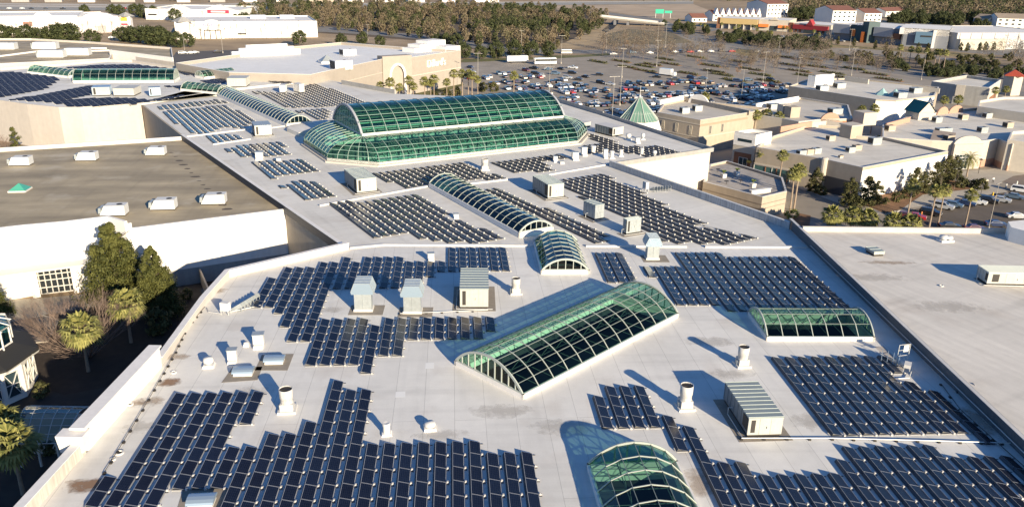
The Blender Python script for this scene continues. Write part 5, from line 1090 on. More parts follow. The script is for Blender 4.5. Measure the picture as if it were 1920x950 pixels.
gsheet('road', [(1128, 26), (1160, 31), (1200, 37), (1235, 42), (1262, 62), (1300, 76), (1360, 84), (1460, 103), (1700, 142), (1960, 190), (1960, 180), (1700, 134), (1470, 97), (1380, 78), (1300, 62), (1270, 48), (1240, 36), (1190, 30), (1130, 22)], .032, M_ROAD)
gsheet('creek_bank', [(1000, 104), (1060, 96), (1110, 84), (1150, 66), (1165, 48), (1130, 40), (1105, 58), (1060, 80), (1000, 92)], .012, mat('straw_bank', (.38, .28, .16), .95, noise=(.1, .25)))
gsheet('creek', [(1128, 58), (1138, 50), (1150, 38), (1160, 38), (1158, 46), (1150, 54), (1136, 62)], .018, mat('dark_water', (.010, .012, .014), .8))
gsheet('lawn', [(860, 116), (870, 111), (1000, 108), (1040, 104), (1080, 104), (1140, 100), (1145, 104), (1080, 108), (1000, 112), (872, 117)], .03, M_LAWN)
gsheet('lawn', [(1560, 88), (1700, 98), (1860, 112), (1860, 104), (1700, 92), (1560, 84)], .036, mat('yellow_lawn', (.26, .20, .08), .95, noise=(.3, .3)))
gsheet('lawn', [(1370, 96), (1386, 92), (1424, 96), (1420, 103), (1395, 105)], .036, MATS['yellow_lawn'])
gsheet('lawn', [(760, 172), (800, 162), (862, 150), (870, 160), (820, 176), (770, 184)], .03, M_LAWN)
gsheet('mulch_bed', [(1500, 99), (1700, 108), (1990, 124), (1990, 146), (1700, 130), (1520, 110)], .029, mat('brown_verge', (.17, .125, .075), .95, noise=(.2, .35)))
gsheet('mulch_bed', [(1130, 66), (1180, 54), (1260, 62), (1300, 80), (1230, 84), (1130, 82)], .027, mat('olive_verge', (.20, .16, .09), .95, noise=(.15, .35)))
# streets and beds in front of the shops on the right
gsheet('road', [(1470, 352), (1500, 352), (1570, 378), (1640, 400), (1720, 418), (1760, 440), (1620, 440), (1540, 420), (1480, 390)], .03, mat('street_asphalt', (.24, .21, .17), .9, noise=(.3, .12)))
gsheet('pavement', [(1488, 350), (1492, 343), (1560, 366), (1600, 378), (1640, 392), (1660, 401), (1640, 402), (1580, 384)], .12, M_WALK)
gsheet('pavement', [(1740, 330), (1790, 322), (1850, 318), (1960, 300), (1960, 322), (1900, 330), (1870, 345), (1890, 360), (1800, 372), (1740, 385), (1690, 392), (1730, 365), (1840, 352), (1800, 340)], .10, M_WALK)
gsheet('mulch_bed', [(1600, 392), (1630, 372), (1700, 345), (1780, 330), (1800, 345), (1840, 355), (1760, 368), (1690, 392), (1650, 402)], .08, M_MULCH)
gsheet('parking_lot', [(1650, 405), (1700, 395), (1800, 376), (1900, 356), (2000, 340), (2000, 470), (1660, 460)], .025, M_ASPH2)
gsheet('road', [(1880, 340), (1900, 330), (1960, 318), (1960, 360), (1905, 352)], .034, mat('drive_asphalt', (.20, .16, .13), .9, noise=(.3, .1)))
gsheet('mulch_bed', [(1485, 408), (1500, 400), (1520, 404), (1518, 424), (1490, 428)], .08, M_MULCH)
# court on the left
gsheet('court_soil', [(-100, 640), (200, 560), (420, 505), (560, 470), (640, 460), (700, 520), (400, 700), (200, 1000), (-100, 1000)], .008, mat('court_ground_shade', (.045, .038, .032), .95, noise=(.5, .3)))  # the court's deep shade is put into this dark ground colour
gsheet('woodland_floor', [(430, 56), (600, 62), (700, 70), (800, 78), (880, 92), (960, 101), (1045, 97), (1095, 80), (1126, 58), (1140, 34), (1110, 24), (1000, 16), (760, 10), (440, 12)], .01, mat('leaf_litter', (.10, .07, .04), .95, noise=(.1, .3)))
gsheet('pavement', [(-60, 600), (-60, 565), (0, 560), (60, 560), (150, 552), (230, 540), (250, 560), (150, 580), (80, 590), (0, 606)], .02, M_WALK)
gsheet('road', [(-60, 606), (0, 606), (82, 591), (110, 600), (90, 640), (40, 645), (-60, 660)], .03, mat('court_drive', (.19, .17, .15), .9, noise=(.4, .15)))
gsheet('mulch_bed', [(0, 650), (40, 646), (92, 641), (112, 600), (200, 575), (360, 560), (330, 700), (120, 740), (0, 700)], .015, mat('court_bed_shade', (.035, .024, .017), .95, noise=(.8, .3)))  # bed soil darkened in colour to carry the court's shade
b = MB(); b.tube([g(-60, 606, .06), g(0, 606, .06), g(82, 591, .06), g(110, 600, .06), g(90, 640, .06), g(40, 645, .06)], .12, 6); tag(b.build('kerb', M_WALK), kind='structure')
# ------------------------------------------------------------------ far buildings
def hgt(p, topy, z=0):
    lo, hi = 0., 80.
    for _ in range(40):
        m = (lo + hi) / 2
        if proj((p[0], p[1], z + m))[1] > topy: lo = m
        else: hi = m
    return lo
def block(name, label, cat, bl, br, topy, depth, wall, roof, par=.6, cap=None, group=None, ang=None):
    a, c = g(*bl, 0), g(*br, 0); d = (c - a).normalized(); n = Vector((-d.y, d.x, 0))
    return Bld(name, label, cat, None, hgt(a, topy), wall, roof, par, world=[a, c, c + n * depth, a + n * depth], cap=cap, group=group)
M_WROOF = mat('white_far_roof', (.72, .70, .66), .8, noise=(.1, .08)); M_PINKW = mat('pale_pink_wall', (.66, .58, .55), .85, noise=(.2, .06))
b1 = block('retail_building', 'long white retail building behind the hedge at the far left', 'building', (-70, 66), (150, 63), 33, 55, M_WHITE, M_WROOF)
b2 = block('retail_building', 'pale pinkish retail building with curved gables behind bare thin trees', 'building', (151, 63), (232, 60), 34, 55, M_PINKW, M_WROOF)
for bb, t0, t1 in ((b1, .62, .78), (b2, .1, .8)):
    a, c, n = bb.seg(0); arch_panel(bb.t, a.lerp(c, t0) + n * .4, a.lerp(c, t1) + n * .4, bb.z, 3.2, M_WHITE, 'curved_gable', .8)
b1.panel(0, .66, .74, 2, 7, M_PINKW, 'store_front', .3); b1.panel(0, .02, .1, 2.5, 5, M_GREYW, 'loading_door', .2); b2.panel(0, .4, .6, .5, 5, M_GREYW, 'store_front', .3); b1.panel(0, .52, .6, 5.5, 8.5, mat('brown_awning', (.30, .16, .12), .8), 'awning', .5)
p = g(240, 60, 0); h = hgt(p, 23); t = thing('sign_tower', 'white sign tower with coloured sign boards and grey hipped cap', 'sign', p, .2); mb = MB(); mb.box(0, 0, 0, 7, 7, h - 3); mb.build('shaft', M_WHITE, t); mb = MB(); mb.lathe([(6.8, h - 3), (.1, h)], 4); mb.build('cap', M_GREYW, t)
for k, (c_, hh) in enumerate((((.75, .52, .05), 3.0), ((.55, .06, .08), 1.8), ((.72, .45, .55), 2.0), ((.75, .72, .72), 3.2))):
    mb = MB(); mb.box(-.8, -3.6, h - 6.2 - k * 3.1, 4.6, .3, hh * .85); mb.build('sign_board', mat('sign_board_%s' % ('yellow', 'red', 'pink', 'white')[k], c_, .6), t)
b3 = block('retail_building', 'white retail building with lettered gable and dark arched portal behind bare trees', 'building', (338, 73), (596, 70), 43, 60, M_WHITE, M_WROOF)
a, c, n = b3.seg(0); arch_panel(b3.t, a.lerp(c, .14) + n * 3, a.lerp(c, .32) + n * 3, b3.z - 4, 6.0, M_WHITE, 'gable', 3); b3.panel(0, .15, .31, 0, b3.z - 3.9, M_WHITE, 'gable_wall', 3)
text_on(b3.t, 'BABY', a.lerp(c, .17), a.lerp(c, .275), 8.2, 10.8, mat('blue_letters', (.10, .12, .30), .6), off=3.2, depth=.1)
for t0 in (.17, .21, .25, .285): b3.panel(0, t0, t0 + .006, 0, 5.5, M_LOUV, 'portal_post', 3.4)
b3.panel(0, .17, .291, 5.5, 6.1, M_LOUV, 'portal_beam', 3.4); b3.panel(0, .41, .47, 2.6, 3.4, M_LOUV, 'dark_awning', 1.0); b3.panel(0, .55, .61, 2.2, 5.4, M_PINKW, 'shop_sign', .2); b3.panel(0, .66, .76, 2.2, 5.4, M_PINKW, 'shop_sign', .2)
q = a.lerp(c, .03) + n * 3; mb = MB(); mb.box(q.x, q.y, 0, 9, 9, b3.z + 1, .2); mb.build('corner_tower', M_WHITE, b3.t, True); mb = MB(); mb.lathe([(8, b3.z + 1), (.1, b3.z + 4.5)], 4, q.x, q.y); mb.build('tower_cap', M_GREYW, b3.t, True)
mb = MB()
for t0, t1 in ((.52, .64), (.75, .86)):
    u0, u1 = a.lerp(c, t0) - n * 35, a.lerp(c, t1) - n * 35; wall_run(mb, [tuple(u0), tuple(u1)], b3.z, b3.z + 2.5, 8)
mb.build('roof_block', M_WHITE, b3.t, True)
b4 = block('retail_building', 'white retail building with pediment and red sign band far behind', 'building', (274, 37), (450, 40), 18, 70, M_WHITE, M_WROOF)
a, c, n = b4.seg(0)
def gable(par, a, c, n, t0, t1, z, h, m, off=.5, d=10):
    p, q = a.lerp(c, t0) + n * off, a.lerp(c, t1) + n * off; r = p.lerp(q, .5); mb = MB(); mb.hexa([(*p, z), (*q, z), (*r, z + h)], [(*(p - n * d), z), (*(q - n * d), z), (*(r - n * d), z + h)]); mb.build('gable', m, par, True)
gable(b4.t, a, c, n, .60, .96, b4.z - .5, 5.5, M_WHITE, 2); b4.panel(0, .62, .94, 0, b4.z - .4, M_WHITE, 'front_bay', 1.9); gable(b4.t, a, c, n, .24, .46, b4.z, 4.5, M_WHITE, 1)
b4.panel(0, .67, .90, b4.z - 2.2, b4.z + .8, mat('red_sign', (.62, .04, .08), .5), 'red_sign', 2.3); b4.panel(0, .71, .86, b4.z - 1.4, b4.z - .1, M_WHITE, 'sign_lettering', 2.6); b4.panel(0, .82, .88, 0, 4.5, M_DGLASS, 'door', 2.3); b4.panel(0, .03, .12, b4.z - 5, b4.z - 3.6, M_LOUV, 'dark_sign', .3)
for t0 in (.14, .24, .33, .44): b4.panel(0, t0, t0 + .006, 0, b4.z - .6, M_GREYW, 'pilaster', .25)
# beyond the highway
rnd = random.Random(11)
for k in range(16):
    x = -40 + k * 62; w_ = rnd.uniform(20, 46)
    block('roadside_shed', 'low pale shed beyond the highway at the top left edge', 'shed', (x, 4.5 - .0 * k), (x + w_, 4.5), 4.5 - rnd.uniform(3, 6), 18, rnd.choice([M_WHITE, M_GREYW, M_BEIGE, M_PINKW]), rnd.choice([M_WROOF, M_GREYW, M_BRICK]), 0, group='low sheds beyond the highway')
# shops on the far right
M_YEL = mat('yellow_fascia', (.45, .33, .15), .8, noise=(.3, .06)); M_ORA = mat('orange_awning', (.72, .20, .04), .7); M_REDS = mat('red_fascia', (.30, .03, .035), .7); M_GSTONE = mat('grey_stone', (.46, .42, .35), .85, noise=(.3, .08)); M_SLATE = mat('slate_grey_wall', (.20, .21, .23), .8, noise=(.2, .08)); M_DTEAL = mat('dark_teal_wall', (.03, .07, .08), .6)
s1 = block('shop_building', 'far shop with long yellow fascia over dark glass front', 'shop', (1344, 53), (1420, 57), 34.5, 40, M_SLATE, M_WROOF, .3); s1.panel(0, .08, 1, s1.z - 4.2, s1.z + .5, M_YEL, 'fascia', 3); s1.panel(0, 0, .08, 0, s1.z + 1, M_BRICK, 'brick_pier', 2)
for k in range(5): s1.panel(0, .12 + k * .18, .135 + k * .18, 0, s1.z - 4.2, M_STONE, 'column', 2.8)
s2 = block('shop_building', 'far grey stone shop with orange awnings', 'shop', (1421, 57), (1478, 60), 37, 40, M_GSTONE, M_WROOF, .3); s2.panel(0, .02, .34, 3.2, 5.6, M_ORA, 'awning', 2.5); s2.panel(0, .66, .98, 3.0, 5.2, M_ORA, 'awning', 2.5); a, c, n = s2.seg(0); gable(s2.t, a, c, n, .35, .65, s2.z, 2.5, M_GSTONE, 1, 4); s2.panel(0, .38, .62, .3, 4.4, M_DGLASS, 'shop_window', .3)
s3 = block('shop_building', 'far shop with red fascia and small red gable', 'shop', (1479, 60), (1556, 66), 43.5, 40, M_GSTONE, M_WROOF, .3); s3.panel(0, .1, .95, s3.z - 4.5, s3.z - .8, M_REDS, 'fascia', 1.5); a, c, n = s3.seg(0); gable(s3.t, a, c, n, .42, .6, s3.z - 1, 5, M_REDS, 2, 6); s3.panel(0, 0, .1, 0, s3.z + .5, M_BRICK, 'brick_pier', 1); s3.panel(0, .38, .62, .2, 5, M_DGLASS, 'shop_window', 1.2)
for t0 in (.14, .24, .68, .8): s3.panel(0, t0, t0 + .06, .4, 4.2, M_BRICK, 'arched_window', .3)
c1 = block('cinema_building', 'dark grey and teal cinema block with orange pillar', 'building', (1562, 74), (1692, 86), 46, 60, M_SLATE, M_WROOF, .4); c1.panel(0, .26, .58, 0, c1.z + 1.0, M_DTEAL, 'dark_front', 1.5); c1.panel(0, .45, .49, 0, 8, M_ORA, 'orange_pillar', 5); c1.panel(0, .28, .33, 4, 9, M_ORA, 'orange_panel', 2); c1.panel(0, 0, .25, 5.5, c1.z + .5, mat('slate_panel', (.34, .35, .37), .8), 'grey_box', 3); c1.panel(0, .6, .86, 5.5, c1.z + .5, MATS['slate_panel'], 'grey_box', 3); c1.panel(0, .87, .96, 4.5, 8.5, M_BRICK, 'brick_panel', 2)
a, c, n = c1.seg(0); text_on(c1.t, 'CITY', a.lerp(c, .34), a.lerp(c, .43), 12.0, 14.0, mat('grey_letters', (.45, .5, .6), .5), off=1.8); mb = MB(); q = a.lerp(c, .52) - n * 1; mb.box(q.x, q.y, 0, 9, 9, c1.z + 4, .1); mb.build('teal_tower', mat('teal_wall', (.04, .075, .08), .6), c1.t, True)
c2 = block('store_building', 'white box store with blue glass entrance on the far right', 'store', (1690, 87), (1774, 92), 54, 60, M_SLATE, M_WROOF, .5); c2.panel(0, -.1, 1.0, c2.z - 4, c2.z + .6, M_WHITE, 'white_band', -.0, back=50); c2.panel(0, .28, .66, 3, c2.z - 1.5, mat('blue_glass_front', (.12, .20, .28), .25, spec=.8), 'glass_entrance', 3); c2.panel(0, .66, .72, 0, c2.z, M_WHITE, 'white_fin', 3.2); c2.panel(0, .4, .64, c2.z - 5, c2.z - 4, M_LOUV, 'dark_sign', 3.3)
c3 = block('store_building', 'long pale building with arched door and cream screen wall at the far right edge', 'store', (1790, 93), (1990, 92), 63, 70, mat('pale_grey_wall', (.52, .50, .48), .85, noise=(.3, .06)), M_WROOF, .3); c3.panel(0, -.0, .42, 0, 7.5, M_YEL if False else M_STONE, 'screen_wall', 4)
for t0 in (.02, .12, .22, .34, .46, .56, .66, .78): c3.panel(0, t0, t0 + .006, 0, c3.z, M_SLATE, 'panel_joint', .15)
a, c, n = c3.seg(0); arch_panel(c3.t, a.lerp(c, .58) + n * .3, a.lerp(c, .63) + n * .3, .1, 6, M_SLATE, 'arched_door', .4)
# apartment blocks
M_APT = mat('white_apartment_wall', (.78, .74, .68), .85, noise=(.2, .05)); M_RROOFS = mat('red_brown_shingles', (.20, .085, .06), .9, noise=(.3, .15)); M_TROOF = mat('tan_shingles', (.30, .24, .18), .9, noise=(.3, .12))
def apartment(label, bl, br, topy, depth, rows, cols, roofm, gables=0):
    B = block('apartment_building', label, 'building', bl, br, topy, depth, M_APT, roofm, 0); a, c, n = B.seg(0); L = (c - a).length
    for r in range(rows):
        for k in range(cols): B.panel(0, (k + .3) / cols, (k + .7) / cols, B.z * (r + .3) / rows, B.z * (r + .72) / rows, M_DGLASS, 'window', .12)
    mb = MB(); p, q = a + n * .8, c + n * .8; p2, q2 = p - n * (depth + 1.6), q - n * (depth + 1.6); h = B.z + 4; r0, r1 = p.lerp(p2, .5), q.lerp(q2, .5); mb.poly([(*p, B.z), (*q, B.z), (*r1, h), (*r0, h)]); mb.poly([(*q2, B.z), (*p2, B.z), (*r0, h), (*r1, h)]); mb.build('pitched_roof', roofm, B.t, True)
    mb = MB(); mb.poly([(*(a), B.z), (*(a - n * depth), B.z), (*(a - n * depth / 2), h - .5)][::-1]); mb.build('gable_end', M_APT, B.t, True); mb = MB(); mb.poly([(*(c), B.z), (*(c - n * depth), B.z), (*(c - n * depth / 2), h - .5)]); mb.build('gable_end', M_APT, B.t, True)
    for k in range(gables): gable(B.t, a, c, n, (k + .15) / gables, (k + .85) / gables, B.z - .3, 6.5, M_APT, 1.2, 5)
    return B
apartment('row of white gabled townhouses with red roofs behind the yellow fascia shop', (1336, 40), (1426, 40), 27, 18, 2, 8, M_RROOFS, 8)
apartment('tall white apartment block behind the grey stone shop', (1436, 38), (1475, 37), 8, 30, 4, 6, M_RROOFS)
apartment('white apartment block with red roof above the dark cinema', (1558, 50), (1602, 50), 20, 30, 4, 5, M_RROOFS)
apartment('white apartment block right of the other one above the cinema', (1618, 50), (1650, 50), 25, 26, 3, 4, M_RROOFS)
apartment('pale apartment block with tan roof at the far right photo edge', (1866, 56), (1990, 60), 34, 26, 3, 10, M_TROOF)
apartment('smaller pale apartment block left of the tan roofed one', (1822, 52), (1850, 54), 34, 22, 3, 3, M_TROOF)
apartment('small red roofed house beside the townhouse row', (1297, 42), (1325, 42), 34, 16, 1, 3, M_RROOFS)
apartment('long white building with red roof far behind the cinema', (1660, 32), (1700, 30), 22, 20, 2, 5, M_RROOFS)
# bridge over the creek
t = thing('road_bridge', 'concrete road bridge with dark piers at the edge of the wood', 'bridge', g(1175, 48, 0), 0)
A_, B_ = g(1124, 34, 6), g(1246, 46, 2.0); A_.z, B_.z = 6.0, 1.2; d = (B_ - A_).normalized(); n = Vector((-d.y, d.x, 0)).normalized(); mb = MB(); mb.hexa([A_, B_, B_ + n * 14, A_ + n * 14], [p + Vector((0, 0, 1.4)) for p in (A_, B_, B_ + n * 14, A_ + n * 14)]); mb.build('deck', mat('bridge_concrete', (.27, .25, .21), .85, noise=(.2, .1)), t, True)
mb = MB()
for o in (0, 13.6): p, q = A_ + n * o, B_ + n * o; mb.bar(p + Vector((0, 0, 1.8)), q + Vector((0, 0, 1.8)), .4, .9)
mb.build('railing', M_COPING, t, True)
for f in (.22, .42): p = A_.lerp(B_, f); mb = MB(); mb.hexa([(*(p + n * 1).xy, 0), (*(p + d * 2.4 + n * 1).xy, 0), (*(p + d * 2.4 + n * 13).xy, 0), (*(p + n * 13).xy, 0)], [(*(p + n * 1).xy, p.z), (*(p + d * 2.4 + n * 1).xy, p.z), (*(p + d * 2.4 + n * 13).xy, p.z), (*(p + n * 13).xy, p.z)]); mb.build('pier', mat('bridge_pier', (.16, .16, .17), .8), t, True)
# overhead road sign
t = thing('road_sign', 'green overhead road sign by the far highway', 'road sign', g(1236, 34, 0), 0); mb = MB(); mb.box(0, 0, 4.5, 9, .3, 4.5); mb.build('board', mat('sign_green', (.02, .38, .24), .6), t); mb = MB(); mb.box(9.5, 0, 5, 8, .3, 2.6); mb.build('small_board', MATS['sign_green'], t)
mb = MB()
for x in (-4, 4, 12): mb.bar((x, .3, 0), (x, .3, 6), .4, .4)
mb.build('posts', M_PIPE, t)
# court pavilion and glass canopy, lower left
t = thing('pavilion', 'white lattice pavilion with black roof skirt and glass lantern at the left edge', 'pavilion', (-70.2, 91.5, 0), .3)
mb = MB(); R1 = 7.2; ring = [(R1 * math.cos(math.pi / 4 * k + .39), R1 * math.sin(math.pi / 4 * k + .39)) for k in range(8)]; mb.prism(ring, 0, 5.2, 0, True, False); mb.build('wall', M_WHITE, t)
mb = MB(); mb.lathe([(R1 + 1.0, 5.2), (R1 + 1.0, 5.5), (5.3, 6.7)], 8); mb.build('roof_skirt', mat('black_shingles', (.018, .018, .018), .8), t); mb = MB(); mb.lathe([(R1 + .9, 4.9), (R1 + 1.05, 5.2)], 8); mb.build('cornice', M_TRIM, t)
mb = MB(); mb.lathe([(5.2, 6.5), (5.2, 9.0)], 8); mb.build('lantern_glass', M_GBLUE, t); mb = MB(); mb.lathe([(5.5, 9.0), (.1, 11.6)], 8); mb.build('lantern_roof', M_GBLUE, t); mb = MB()
for k in range(16):
    an = math.pi / 8 * k; mb.bar((5.25 * math.cos(an), 5.25 * math.sin(an), 6.5), (5.25 * math.cos(an), 5.25 * math.sin(an), 9.1), .18, .18); mb.bar((5.5 * math.cos(an), 5.5 * math.sin(an), 9.05), (.1, 0, 11.6), .12, .12)
mb.lathe([(5.4, 8.9), (5.6, 9.2)], 8); mb.lathe([(5.4, 6.5), (5.4, 6.9)], 8); mb.build('lantern_frame', M_TRIM, t)
for k in range(8):
    p, q = Vector(ring[k]), Vector(ring[(k + 1) % 8]); n = Vector((q.y - p.y, p.x - q.x)).normalized()
    for t0, t1 in ((.12, .44), (.56, .88)):
        u0, u1 = p.lerp(q, t0) + n * .05, p.lerp(q, t1) + n * .05; mb = MB(); mb.poly([(*u0, .8), (*u1, .8), (*u1, 4.2), (*u0, 4.2)]); w_ = mb.build('window', M_DGLASS, t)
        mb = MB(); k2 = n * .05
        for (x0, z0), (x1, z1) in (((u0, .8), (u1, 4.2)), ((u1, .8), (u0, 4.2)), ((u0, .8), (u1, .8)), ((u0, 4.2), (u1, 4.2)), ((u0, .8), (u0, 4.2)), ((u1, .8), (u1, 4.2)), ((u0, 2.5), (u1, 2.5))): mb.bar((*(x0 + k2), z0), (*(x1 + k2), z1), .13, .08)
        mb.build('lattice', M_TRIM, w_)
t = thing('glass_canopy', 'curved glass canopy between the white pavilion and the mall wall', 'canopy', (-51, 84, 0), 0)
pts = [g(28, 826, 3.6), g(78, 828, 3.6), g(165, 750, 5.4), g(60, 748, 5.4)]
c0, c1_, c2_, c3_ = [g(*q, 3.0) for q in ((32, 832), (124, 830), (176, 762), (58, 760))]
def cn(u, v): p = c0.lerp(c1_, u).lerp(c3_.lerp(c2_, u), v); return Vector((p.x, p.y, 3.0 + 1.5 * math.sin(math.pi * v)))
mb = MB()
for i in range(5):
    for j in range(8): mb.poly([cn(i / 5, j / 8), cn((i + 1) / 5, j / 8), cn((i + 1) / 5, (j + 1) / 8), cn(i / 5, (j + 1) / 8)])
mb.build('glass', glass_mat('canopy_glass', (.52, .64, .58), .6, .08, .03), t, True)
for i in range(6):
    mb = MB()
    for j in range(8): mb.bar(cn(i / 5, j / 8), cn(i / 5, (j + 1) / 8), .08, .08)
    mb.build('rib', M_TRIM, t, True)
mb = MB()
for j in range(9): mb.bar(cn(0, j / 8), cn(1, j / 8), .07, .07)
mb.build('purlins', M_COPING, t, True); mb = MB()
for u in (0, .4, .8): mb.bar(cn(u, 0) - Vector((0, 0, 3.0)), cn(u, 0), .2, .2)
mb.build('posts', M_TRIM, t, True)
gsheet('pavement', [(20, 850), (130, 850), (190, 775), (50, 775)], .03, M_WALK)
b = MB(); wall_run(b, [tuple(g(368, 510, 0)[:2]), tuple(g(405, 600, 0)[:2])], 0, 2.6, .3); tag(b.build('garden_wall', M_BEIGE), 'low tan garden wall in the shaded court beside the mall', 'wall')
# ------------------------------------------------------------------ trees and plants
def leaf_mat(name, c1, c2, scale=.35):
    m = bpy.data.materials.new(name); m.use_nodes = True; n = m.node_tree.nodes; l = m.node_tree.links; b = n['Principled BSDF']; b.inputs['Roughness'].default_value = .75; b.inputs['Specular IOR Level'].default_value = .25
    geo = n.new('ShaderNodeNewGeometry'); nz = n.new('ShaderNodeTexNoise'); nz.inputs['Scale'].default_value = scale; nz.inputs['Detail'].default_value = 4; l.new(geo.outputs['Position'], nz.inputs['Vector'])
    wn = n.new('ShaderNodeMath'); wn.operation = 'MULTIPLY_ADD'; l.new(geo.outputs['Random Per Island'], wn.inputs[0]); wn.inputs[1].default_value = .5; l.new(nz.outputs[0], wn.inputs[2])
    mr = n.new('ShaderNodeMapRange'); mr.inputs[1].default_value = .45; mr.inputs[2].default_value = 1.05; l.new(wn.outputs[0], mr.inputs[0])
    mx = n.new('ShaderNodeMix'); mx.data_type = 'RGBA'; l.new(mr.outputs[0], mx.inputs[0]); mx.inputs[6].default_value = (*c1, 1); mx.inputs[7].default_value = (*c2, 1); l.new(mx.outputs[2], b.inputs['Base Color']); return m
L_CEDAR = leaf_mat('cedar_needles', (.035, .042, .010), (.105, .105, .026)); L_OAK = leaf_mat('oak_leaves', (.022, .030, .012), (.085, .095, .035)); L_PALM = leaf_mat('palm_leaves', (.07, .082, .022), (.31, .29, .095), .9); L_SHRUB = leaf_mat('shrub_leaves', (.030, .036, .012), (.12, .11, .04)); L_BROWN = leaf_mat('brown_crown', (.10, .078, .048), (.21, .165, .105), .1); L_OLIVE = leaf_mat('olive_crown', (.072, .066, .034), (.17, .15, .08), .1); L_DEAD = leaf_mat('dry_fronds', (.14, .09, .04), (.26, .19, .09)); L_LIME = leaf_mat('light_shrub', (.08, .10, .02), (.26, .26, .06))
M_BARK = mat('bark', (.10, .075, .055), .9, noise=(3, .2)); M_PTRUNK = mat('palm_trunk', (.30, .23, .17), .9, noise=(2, .2)); M_TWIG = mat('bare_twigs', (.20, .145, .115), .9, noise=(1, .15)); M_TWIGL = mat('pale_twigs', (.16, .13, .10), .9)
def leaf(b, p, s, rnd, mi=0, nrm=None):
    d = nrm if nrm is not None else Vector((rnd.gauss(0, 1), rnd.gauss(0, 1), rnd.gauss(0, 1) + .6)).normalized()
    u = d.orthogonal().normalized(); u.rotate(Matrix.Rotation(rnd.uniform(0, 6.3), 3, d)); v = d.cross(u); s1 = s * rnd.uniform(.6, 1.3); s2 = s * rnd.uniform(.5, 1.0)
    b.poly([p - u * s1 - v * s2 * .3, p - v * s2, p + u * s1, p + v * s2], mi)
def crown_cloud(rnd, n, s, shape, H, R, z0, clumps=26):
    """leaf sprays gathered in uneven clumps through the crown's volume"""
    b = MB(); cl = []
    for _ in range(clumps):
        z = rnd.random(); an = rnd.uniform(0, 6.283)
        if shape == 'cone': r = R * (1 - z) ** .62 * (.2 + .8 * math.sqrt(rnd.random()))
        elif shape == 'column': r = R * (1 - abs(2 * z - .7) ** 3 * .5) * math.sqrt(rnd.random())
        else: r = R * math.sqrt(max(.05, 1 - (2 * z - .9) ** 2)) * (.35 + .65 * math.sqrt(rnd.random()))
        cl.append((Vector((math.cos(an) * r * .85, math.sin(an) * r * .85, z0 + z * (H - z0) * .96)), R * rnd.uniform(.2, .42) * (1.0 if shape != 'cone' else (1.15 - z))))
    for k in range(n):
        c, cr = cl[k % clumps]; v = Vector((rnd.gauss(0, 1), rnd.gauss(0, 1), rnd.gauss(0, .8))).normalized() * cr * rnd.random() ** .45
        p = c + v; d = (v.normalized() + Vector((rnd.uniform(-.6, .6), rnd.uniform(-.6, .6), rnd.uniform(-.1, .9)))).normalized(); leaf(b, p, s, rnd, 0, d)
    return b
def trunk_mesh(H, r, rnd, R=2, limbs=7, z0=1.5):
    b = MB(); b.tube([(0, 0, 0), (rnd.uniform(-.1, .1) * r * 3, 0, H * .35), (rnd.uniform(-.2, .2), rnd.uniform(-.2, .2), H * .85)], [r, r * .75, r * .2], 7)
    for k in range(limbs):
        z = z0 + (H * .8 - z0) * rnd.random(); an = k * 2.4; L = R * rnd.uniform(.5, .9); b.tube([(0, 0, z), (math.cos(an) * L * .5, math.sin(an) * L * .5, z + L * .25), (math.cos(an) * L, math.sin(an) * L, z + L * .55)], [r * .4, r * .25, r * .08], 5, cap=False)
    return b
PROTO = {}
def proto_tree(key, parts):
    PROTO[key] = parts; return parts
def place(key, name, label, cat, loc, s=1.0, rz=0.0, group=None, sz=None):
    """first use builds the prototype's meshes; later uses copy each part"""
    t = thing(name, label, cat, loc, rz, group); t.scale = (s, s, sz or s)
    for i, (pn, o_or_b, m) in enumerate(PROTO[key]):
        if isinstance(o_or_b, MB): o = o_or_b.build(pn, m, t, smooth=False); PROTO[key][i] = (pn, o, m)
        else: o = o_or_b.copy(); COL.objects.link(o); o.parent = t
    return t
rnd = random.Random(5)
for k in range(2):   # unit: cone 10 m high, radius 3.4
    proto_tree('cone%d' % k, [('trunk', trunk_mesh(10, .28, rnd, 2.4, 12), M_BARK), ('crown', crown_cloud(rnd, 26000, .11, 'cone', 10.2, 3.9, 1.2, 170), L_CEDAR)])
for k in range(3): proto_tree('oak%d' % k, [('trunk', trunk_mesh(6, .28, rnd, 3, 6), M_BARK), ('crown', crown_cloud(rnd, 2600, .30, 'round', 8, 4.2, 1.1, 44), L_OAK)])
for k in range(3): proto_tree('shrub%d' % k, [('stems', trunk_mesh(1.4, .06, rnd, .8, 6, .2), M_BARK), ('foliage', crown_cloud(rnd, 1100, .13, 'round', 2.0, 1.25, .1, 26), L_SHRUB)])
proto_tree('lime', [('stems', trunk_mesh(1.2, .05, rnd, .7, 5, .2), M_BARK), ('foliage', crown_cloud(rnd, 500, .12, 'round', 1.6, 1.3, .1, 18), L_LIME)])
for k in range(2): proto_tree('column%d' % k, [('trunk', trunk_mesh(6, .12, rnd, .8, 8), M_BARK), ('crown', crown_cloud(rnd, 4600, .13, 'column', 7, 1.9, .4, 60), L_SHRUB)])
proto_tree('cypress', [('trunk', trunk_mesh(5, .12, rnd, .6, 6), M_BARK), ('crown', crown_cloud(rnd, 2200, .12, 'column', 6.5, 1.5, .3, 50), L_CEDAR)])
